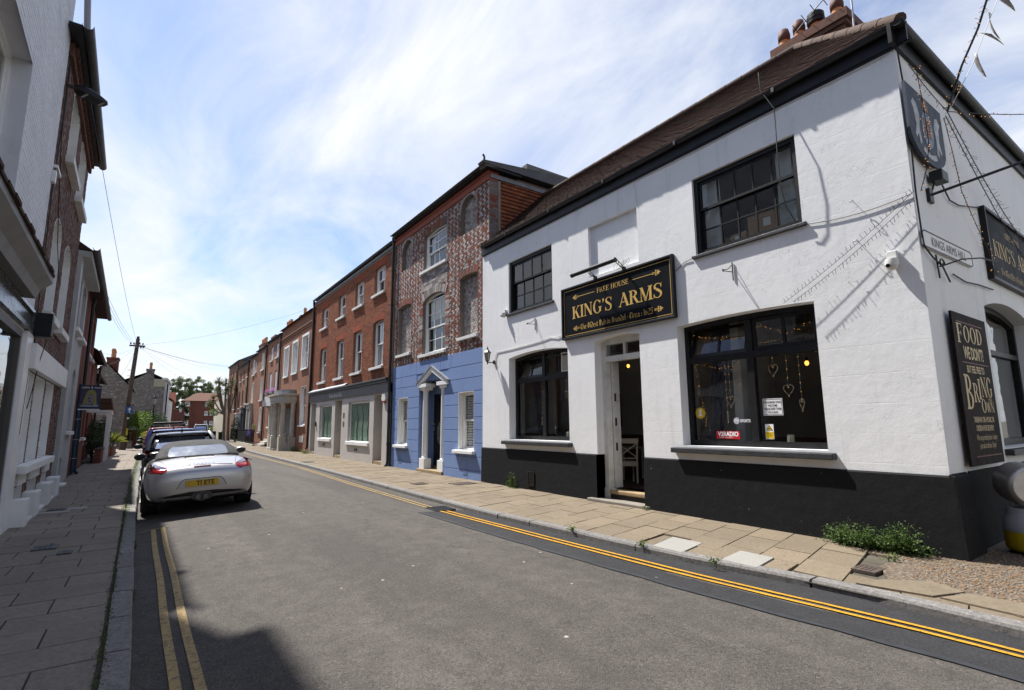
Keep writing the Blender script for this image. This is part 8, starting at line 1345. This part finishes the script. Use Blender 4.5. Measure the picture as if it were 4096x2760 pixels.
# ================================================================== plants
def leafcloud(b, n, pick, size, rg_, droop=.3):
    for _ in range(n):
        p = Vector(pick()); s_ = size*rg_.uniform(.55, 1.3); a = Vector([rg_.gauss(0, 1) for _ in range(3)]); a.z = abs(a.z)*.4-droop*.3; a.normalize(); c = a.cross(Vector([rg_.gauss(0, 1) for _ in range(3)])).normalized(); nn = a.cross(c)
        b.add([tuple(p), tuple(p+a*s_*.5+c*s_*.30+nn*s_*.06), tuple(p+a*s_), tuple(p+a*s_*.5-c*s_*.30+nn*s_*.06)], [(0, 1, 2, 3)], rg_.random())
def inell(c, r, rg_, hollow=.35):
    while True:
        v = Vector([rg_.uniform(-1, 1) for _ in range(3)]); l = v.length
        if hollow < l < 1: return (c[0]+v.x*r[0], c[1]+v.y*r[1], c[2]+v.z*r[2])
def shrub(name, label, base, blobs, n, size, mat, seed, cat='shrub', group=None, stem=True):
    rg_ = random.Random(seed); t_ = thing(name, base, label, cat, group); b = MB(); tot = sum(r[0]*r[1]*r[2] for _, r in blobs)
    for c, r in blobs: leafcloud(b, int(n*r[0]*r[1]*r[2]/tot), lambda: inell(c, r, rg_, .3), size, rg_)
    b.build('foliage', mat, t_, fixn=False)
    if stem:
        m = MB()
        for c, r in blobs: m.tube([base, tuple((Vector(base)+Vector(c))/2+Vector((.03, 0, 0))), c], [.03, .02, .008], 5)
        m.build('stems', BARK, t_)
    return t_
# weeds against the plinth
def weed(label, stems, n, size, seed, mat=LEAF, spread=.09):
    rg_ = random.Random(seed); b0 = stems[0][0]; t_ = thing('weed', b0, label, 'weed'); m = MB(); b = MB()
    for p, q in stems:
        p, q = Vector(p), Vector(q); mid = (p+q)/2+Vector((rg_.uniform(-.03, .03), rg_.uniform(-.04, .04), .03)); m.tube([p, mid, q], [.006, .004, .002], 4)
        for k_ in range(n):
            u = k_/n; c = p*(1-u)**2+mid*2*u*(1-u)+q*u*u; sp = spread*(1-u*.7)+.015
            leafcloud(b, 2, lambda: (min(7.44, c.x+rg_.gauss(0, sp*.6)), c.y+rg_.gauss(0, sp), max(.09, c.z+rg_.gauss(0, sp*.4))), size*(1.1-.5*u), rg_)
    m.build('stems', M('green stem', (.08, .10, .03), .7), t_); b.build('leaves', mat, t_, fixn=False)
rgv = random.Random(21); stems = []
for i in range(44): y = rgv.uniform(2.42, 3.4); x = rgv.uniform(7.12, 7.40)-max(0, .18-abs(y-2.9)*.3); stems.append(((7.36, y, .08), (x, y+rgv.uniform(-.12, .12), rgv.uniform(.16, .40)*(1.15 if 2.45 < y < 3.0 else .85))))
weed('large leafy weed sprawling along the black plinth near the corner', stems, 34, .044, 3)
weed('small upright green weed against the plinth left of the vent', [((7.38, 10.6+rgv.uniform(-.12, .12), .08), (7.32, 10.6+rgv.uniform(-.1, .1), rgv.uniform(.2, .46))) for _ in range(7)], 18, .05, 4, leafmat('fresh weed leaf', (.05, .11, .015), (.13, .20, .03)), .07)
weed('weed tuft at the foot of the red brick downpipe', [((7.3, 30.6+rgv.uniform(-.6, .5), .08), (7.1, 30.6+rgv.uniform(-.7, .6), rgv.uniform(.12, .3))) for _ in range(12)], 16, .06, 5, LEAFB); weed('tiny weed at the end of the pub doorstep', [((7.36, 6.42+rgv.uniform(-.08, .06), .08), (7.28, 6.42+rgv.uniform(-.1, .1), .14)) for _ in range(4)], 8, .025, 6, LEAFB, .03)
for i, (x, y) in enumerate(((5.2, 4.66), (5.13, 5.86), (6.8, 2.52), (5.2, 3.66))): weed(('small grass tuft in the kerb joint beside the pale slab', 'small grass tuft in the kerb joint left of the pale slabs', 'small green tuft between the weeds and the iron cover', 'tiny green tuft in the kerb joint near the corner')[i], [((x, y+rgv.uniform(-.05, .05), .075), (x+rgv.uniform(-.05, .05), y+rgv.uniform(-.07, .07), .13 if i != 2 else .17)) for _ in range(4)], 7, .026, 30+i, LEAFB, .025)
for i, (x, y) in enumerate(((7.15, 35.7), (7.3, 33.6), (7.0, 52), (7.0, 56.5))): shrub('pavement_weed', ('weed growing at the foot of the lion plinth', 'weed below the white panel of the porch house', 'weed at the foot of the panelled railing', 'weed at the far railing')[i], (x, y, .07), [((x, y, .2), (.18, .25, .16))], 160, .07, LEAFB, 40+i, 'weed', stem=False)
# moss along the left kerb and in joints
b = MB(); rgm = random.Random(9)
for i in range(5200):
    y = 3+27*rgm.random()**1.1; dens = .5 if y < 12 else 1
    if rgm.random() > dens: continue
    x = XL(y)-KW-.012+rgm.gauss(0, .014 if y < 12 else .035); s_ = rgm.uniform(.006, .014)*(1 if y < 10 else 1.8); a = rgm.uniform(0, 6.28); b.add([(x, y, .088), (x+s_*math.cos(a), y+s_*math.sin(a), .094), (x+s_*1.6*math.cos(a+.5), y+s_*1.6*math.sin(a+.5), .092+s_*.5), (x+s_*math.cos(a+1), y+s_*math.sin(a+1), .1)], [(0, 1, 2, 3)], rgm.random())
for i in range(900):
    y = 4+11*rgm.random(); k_ = rgm.choice((-.012, .006)); x = XL(y)+k_; s_ = .014; a = rgm.uniform(0, 6.28)
    if math.sin(y*2.3)+math.sin(y*5.1) < .6: continue
    b.add([(x, y, .0), (x+s_*math.cos(a), y+s_*math.sin(a), .03), (x+s_*1.6*math.cos(a+.5), y+s_*1.6*math.sin(a+.5), .035)], [(0, 1, 2)], rgm.random())
mo = tag(b.build('kerb_moss', MOSS, fixn=False), 'green moss and grass growing along the left kerb joint', 'moss', kind='stuff')
# shrubs and hedges on the left
shrub('dark_hedge', 'dark leafy hedge behind the nearest garden wall', (-1.95, 29.8, .1), [((-1.95, 29.2, 1.1), (.25, .5, .75)), ((-1.95, 30.2, 1.2), (.3, .6, .8))], 1500, .09, LEAFD, 51); shrub('dark_hedge', 'dark leafy hedge between the two door canopies', (-1.85, 33, .1), [((-1.8, 32.3, 1.2), (.3, .7, .9)), ((-1.8, 33.8, 1.1), (.3, .8, .8))], 1800, .09, LEAFD, 52)
t_ = thing('spiky_plant', (-1.5, 36.5, .3), 'yellow green spiky plant beyond the second canopy post', 'plant'); b = MB()
for i in range(60): a = rgm.uniform(0, 6.28); e_ = rgm.uniform(.2, 1.3); l = rgm.uniform(.6, .9); d = Vector((math.cos(a)*math.cos(e_), math.sin(a)*math.cos(e_), math.sin(e_))); p = Vector((-1.5, 36.5, .75)); sd = d.cross(Vector((0, 0, 1))).normalized()*.03; b.add([tuple(p-sd), tuple(p+sd), tuple(p+d*l*.6+sd), tuple(p+d*l+Vector((0, 0, -.15))), tuple(p+d*l*.6-sd)], [(0, 1, 2, 3, 4)], rgm.random())
b.build('blades', leafmat('yellow blade', (.22, .25, .04), (.34, .36, .08)), t_, fixn=False); b = MB(); b.tube([(-1.5, 36.5, .1), (-1.5, 36.5, .8)], .05, 6); b.build('stem', BARK, t_)
shrub('bright_bush', 'bright green bush beyond the telegraph pole', (-.75, 51, .1), [((-.95, 50.8, 1.5), (.75, 1.4, 1.15)), ((-.35, 52.5, 1.7), (.75, 1.5, 1.15)), ((-.9, 53.5, 2.0), (.8, 1.4, .9))], 6500, .12, LEAFB, 53); shrub('bright_bush', 'darker bush in front of the flint gable lamp post', (.2, 57, .1), [((.0, 58.5, 1.9), (.9, 1.6, 1.3)), ((.8, 60, 1.7), (.8, 1.6, 1.2))], 5000, .13, LEAFD, 54); shrub('yellow_bush', 'small yellow green bush low beside the parked cars', (-.2, 47.5, .1), [((-.1, 48.5, .75), (.4, .8, .5))], 900, .1, leafmat('yellow green leaf', (.22, .24, .02), (.32, .33, .05)), 55)
# cabbage palms
def palm(label, base, heads, seed):
    rg_ = random.Random(seed); t_ = thing('cabbage_palm', base, label, 'palm tree', 'cabbage palms beside the far terrace'); B0 = Vector(base); fork = B0+Vector((-.1, 0, 2.7)); m = MB(); m.tube([B0, B0+Vector((-.05, 0, .8)), fork], [.17, .13, .11], 10)
    for hd in heads: hd = Vector(hd); m.tube([fork, fork+(hd-fork)*.5+Vector((0, 0, -.2)), hd], [.09, .07, .06], 8)
    m.build('trunk', BARK, t_, smooth=True)
    for hd in heads:
        b = MB(); hd = Vector(hd)
        for i in range(80):
            a = rg_.uniform(0, 6.28); e_ = rg_.uniform(-.9, 1.45); l = rg_.uniform(.42, .72); d = Vector((math.cos(a)*math.cos(e_), math.sin(a)*math.cos(e_), math.sin(e_))); sd = d.cross(Vector((.1, .1, 1))).normalized()*.024; dr = -.12*l*(1-max(0, e_)*.5); P = [hd+d*l*k_+Vector((0, 0, dr*k_*k_)) for k_ in (.05, .5, 1)]
            b.add([tuple(P[0]-sd*.5), tuple(P[0]+sd*.5), tuple(P[1]+sd), tuple(P[2]), tuple(P[1]-sd)], [(0, 1, 2, 3, 4)], rg_.random())
        b.build('crown', LEAFP, t_, fixn=False)
palm('cabbage palm with several spiky crowns beside the far terrace', (6.35, 60, .07), [(5.5, 59.6, 6.05), (6.2, 60.3, 6.05), (5.62, 60.4, 5.35), (5.5, 59.7, 4.75), (5.15, 59.8, 4.2), (4.85, 60.2, 3.75), (6.25, 59.9, 5.0)], 61)
palm('slimmer cabbage palm just behind the first', (6.95, 62, .07), [(6.95, 62, 6.35), (7.35, 62, 5.6), (6.6, 62, 5.5)], 62)
# flowers
shrub('flower_basket', 'purple flower basket hanging on the terrace railing', (6.75, 46.5, .6), [((6.72, 46.5, 1.0), (.25, .35, .25))], 600, .06, PURP, 71, 'flowers'); shrub('topiary', 'small pointed green plant above the purple flowers', (6.9, 46.2, .9), [((6.95, 46.2, 1.45), (.16, .16, .3))], 300, .06, LEAFB, 72, 'plant')
for u, l in ((41.5, 'near'), (43.5, 'far')): shrub('window_flowers', l+' window box of pale purple flowers on the terrace', (7.35, u, 3.95), [((7.33, u, 4.2), (.2, .5, .18))], 420, .06, PINK, 73+int(u), 'flowers'); tag(MB().box(7.22, 7.44, u-.45, u+.45, 3.95, 4.1).build('window_box', GPLAST), l+' grey window box holding pale purple flowers', 'window box')
shrub('climbing_plant', 'green climber beside the far dark railing', (7.0, 57.5, .1), [((7.1, 58, 1.3), (.4, .8, 1.2))], 1300, .1, LEAFD, 78)
t_ = shrub('ball_topiary', 'clipped ball tree on a thin stem left of the palms', (6.2, 70, .1), [((6.2, 70, 3.2), (.55, .55, .5))], 900, .1, LEAFB, 79, 'tree')
# cream houses past the palms
ch_ = thing('cream_house', (9, 80, 0), 'cream rendered house seen past the palm trunks', 'house'); b = MB(FY(74)); b.slab(rect(7.6, 13, 0, 5.0), [rect(7.9, 8.8, 3.3, 4.6)[::-1], rect(7.9, 8.8, 1.0, 2.7)[::-1]], -.3, 0); b.build('wall', M('cream render wall', (.52, .46, .34), .8, .06), ch_); b = MB(); b.box(7.6, 13, 74.31, 86, 0, 5.0); b.build('body', bpy.data.materials['cream render wall'], ch_); b = MB(); b.add([(7.3, 73.7, 5.0), (13, 73.7, 5.0), (13, 80, 7.0), (9.3, 80, 7.0)], [(0, 1, 2, 3)]); b.build('roof', SLATE, ch_, fixn=False)
for w in ((7.9, 8.8, 3.3, 4.6), (7.9, 8.8, 1.0, 2.7)): sash(ch_, FY(74), *w, -.08, WPAINT, 2, (2, 2))
ch_ = thing('white_bay_house', (8.6, 96, 0), 'white house with bay window far behind the palms', 'house'); b = MB(FY(92)); b.slab(rect(9.4, 14, 0, 5.6), [rect(9.7, 10.6, 3.2, 4.8)[::-1], rect(9.7, 10.6, .9, 2.6)[::-1]], -.3, 0); b.build('wall', WREV, ch_); b = MB(); b.box(9.4, 14, 92.3, 100, 0, 5.6); b.build('body', DARKIN, ch_)
for w in ((9.7, 10.6, 3.2, 4.8), (9.7, 10.6, .9, 2.6)): sash(ch_, FY(92), *w, -.08, WPAINT, 1, (1, 1))
b = MB(); b.add([(9.2, 91.8, 5.6), (14.2, 91.8, 5.6), (14.2, 96, 7.4), (9.2, 96, 7.4)], [(0, 1, 2, 3)]); b.build('roof', SLATE, ch_, fixn=False)
bn = thing('litter_bin', (6.7, 66, .07), 'black bin beside the palm trunks', 'bin'); b = MB(); b.lathe([(.25, 0), (.28, .8), (.3, .82), (.3, .9), (.1, 1.0)], (6.7, 66, .07), 14); b.build('drum', BPAINT, bn, smooth=True); b = MB(); b.box(6.55, 6.85, 65.7, 65.73, .7, .82); b.build('slot', BIRON, bn)
an = thing('notice_board', (6.5, 72, .07), 'small leaning notice board on the far right pavement', 'sign'); b = MB(); b.add([(6.2, 71.8, .1), (6.75, 71.8, .1), (6.75, 71.95, 1.0), (6.2, 71.95, 1.0)], [(0, 1, 2, 3)]); o_ = b.build('panel', SIGNB, an, fixn=False); o_.modifiers.new('t', 'SOLIDIFY').thickness = .03; b = MB(); b.bar((6.25, 72.1, .1), (6.25, 71.97, .95), .03); b.bar((6.7, 72.1, .1), (6.7, 71.97, .95), .03); b.build('strut', BIRON, an)
# trees closing the view
def tree(label, base, h_, blobs, n, size, mat, seed):
    rg_ = random.Random(seed); t_ = thing('broad_tree', base, label, 'tree', 'trees closing the end of the street'); B0 = Vector(base); m = MB(); top_ = B0+Vector((0, 0, h_)); m.tube([B0, B0+Vector((.1, 0, h_*.4)), top_], [.45, .32, .08], 8)
    for c, r in blobs: m.tube([B0+Vector((0, 0, h_*.35)), (B0+Vector((0, 0, h_*.4))+Vector(c))/2, c], [.16, .10, .04], 6)
    m.build('trunk', BARK, t_, smooth=True); b = MB(); tot = sum(r[0]*r[1]*r[2] for _, r in blobs)
    for c, r in blobs:
        k_ = max(6, int(26*r[0]*r[1]*r[2]/tot*len(blobs)/3)); cl_ = [inell(c, (r[0]*.85, r[1]*.85, r[2]*.85), rg_, .2) for _ in range(k_)]
        for q in cl_: s_ = rg_.uniform(.6, 1.1)*min(r)*.46; leafcloud(b, int(n*r[0]*r[1]*r[2]/tot/k_), lambda: inell(q, (s_, s_, s_*.8), rg_, .2), size, rg_)
    b.build('crown', mat, t_, fixn=False)
for i, (x, y, z, w, l) in enumerate(((5.6, 176, 14.2, 2.2, 'leftmost tree of the row above the flats'), (8.2, 180, 15.2, 2.4, 'second tree from the left above the flats'), (11.2, 184, 15.4, 2.6, 'third tree from the left above the flats roof'), (14.3, 186, 15.0, 2.6, 'tree above the right of the flats roof'), (17.2, 188, 14.6, 2.6, 'rightmost tree behind the palms'))):
    r1 = random.Random(90+i); tree(l, (x, y, 0), z, [((x+r1.uniform(-.5, .5), y, z-.4), (w*.8, w, 1.7)), ((x-w*.55, y, z-2.6), (w*.75, w, 1.7)), ((x+w*.6, y, z-2.8), (w*.75, w, 1.7)), ((x, y, z-4.6), (w, w, 1.8))], 9500, .25, LEAFT, 91+i)
tree('dark green tree filling the gap left of the flats', (4.6, 118, 0), 6.0, [((4.4, 118, 5.6), (1.1, 1.6, 1.6)), ((5.2, 119, 3.6), (1.3, 1.6, 1.8)), ((4.3, 118, 2.2), (1.2, 1.4, 1.5))], 4200, .26, LEAFD, 99)
shrub('clipped_hedge', 'low green hedge in front of the flats', (11, 120, 0), [((10.6, 118, .8), (1.6, 1, .8)), ((12.6, 118, .8), (1.6, 1, .7))], 1500, .2, LEAFB, 98)
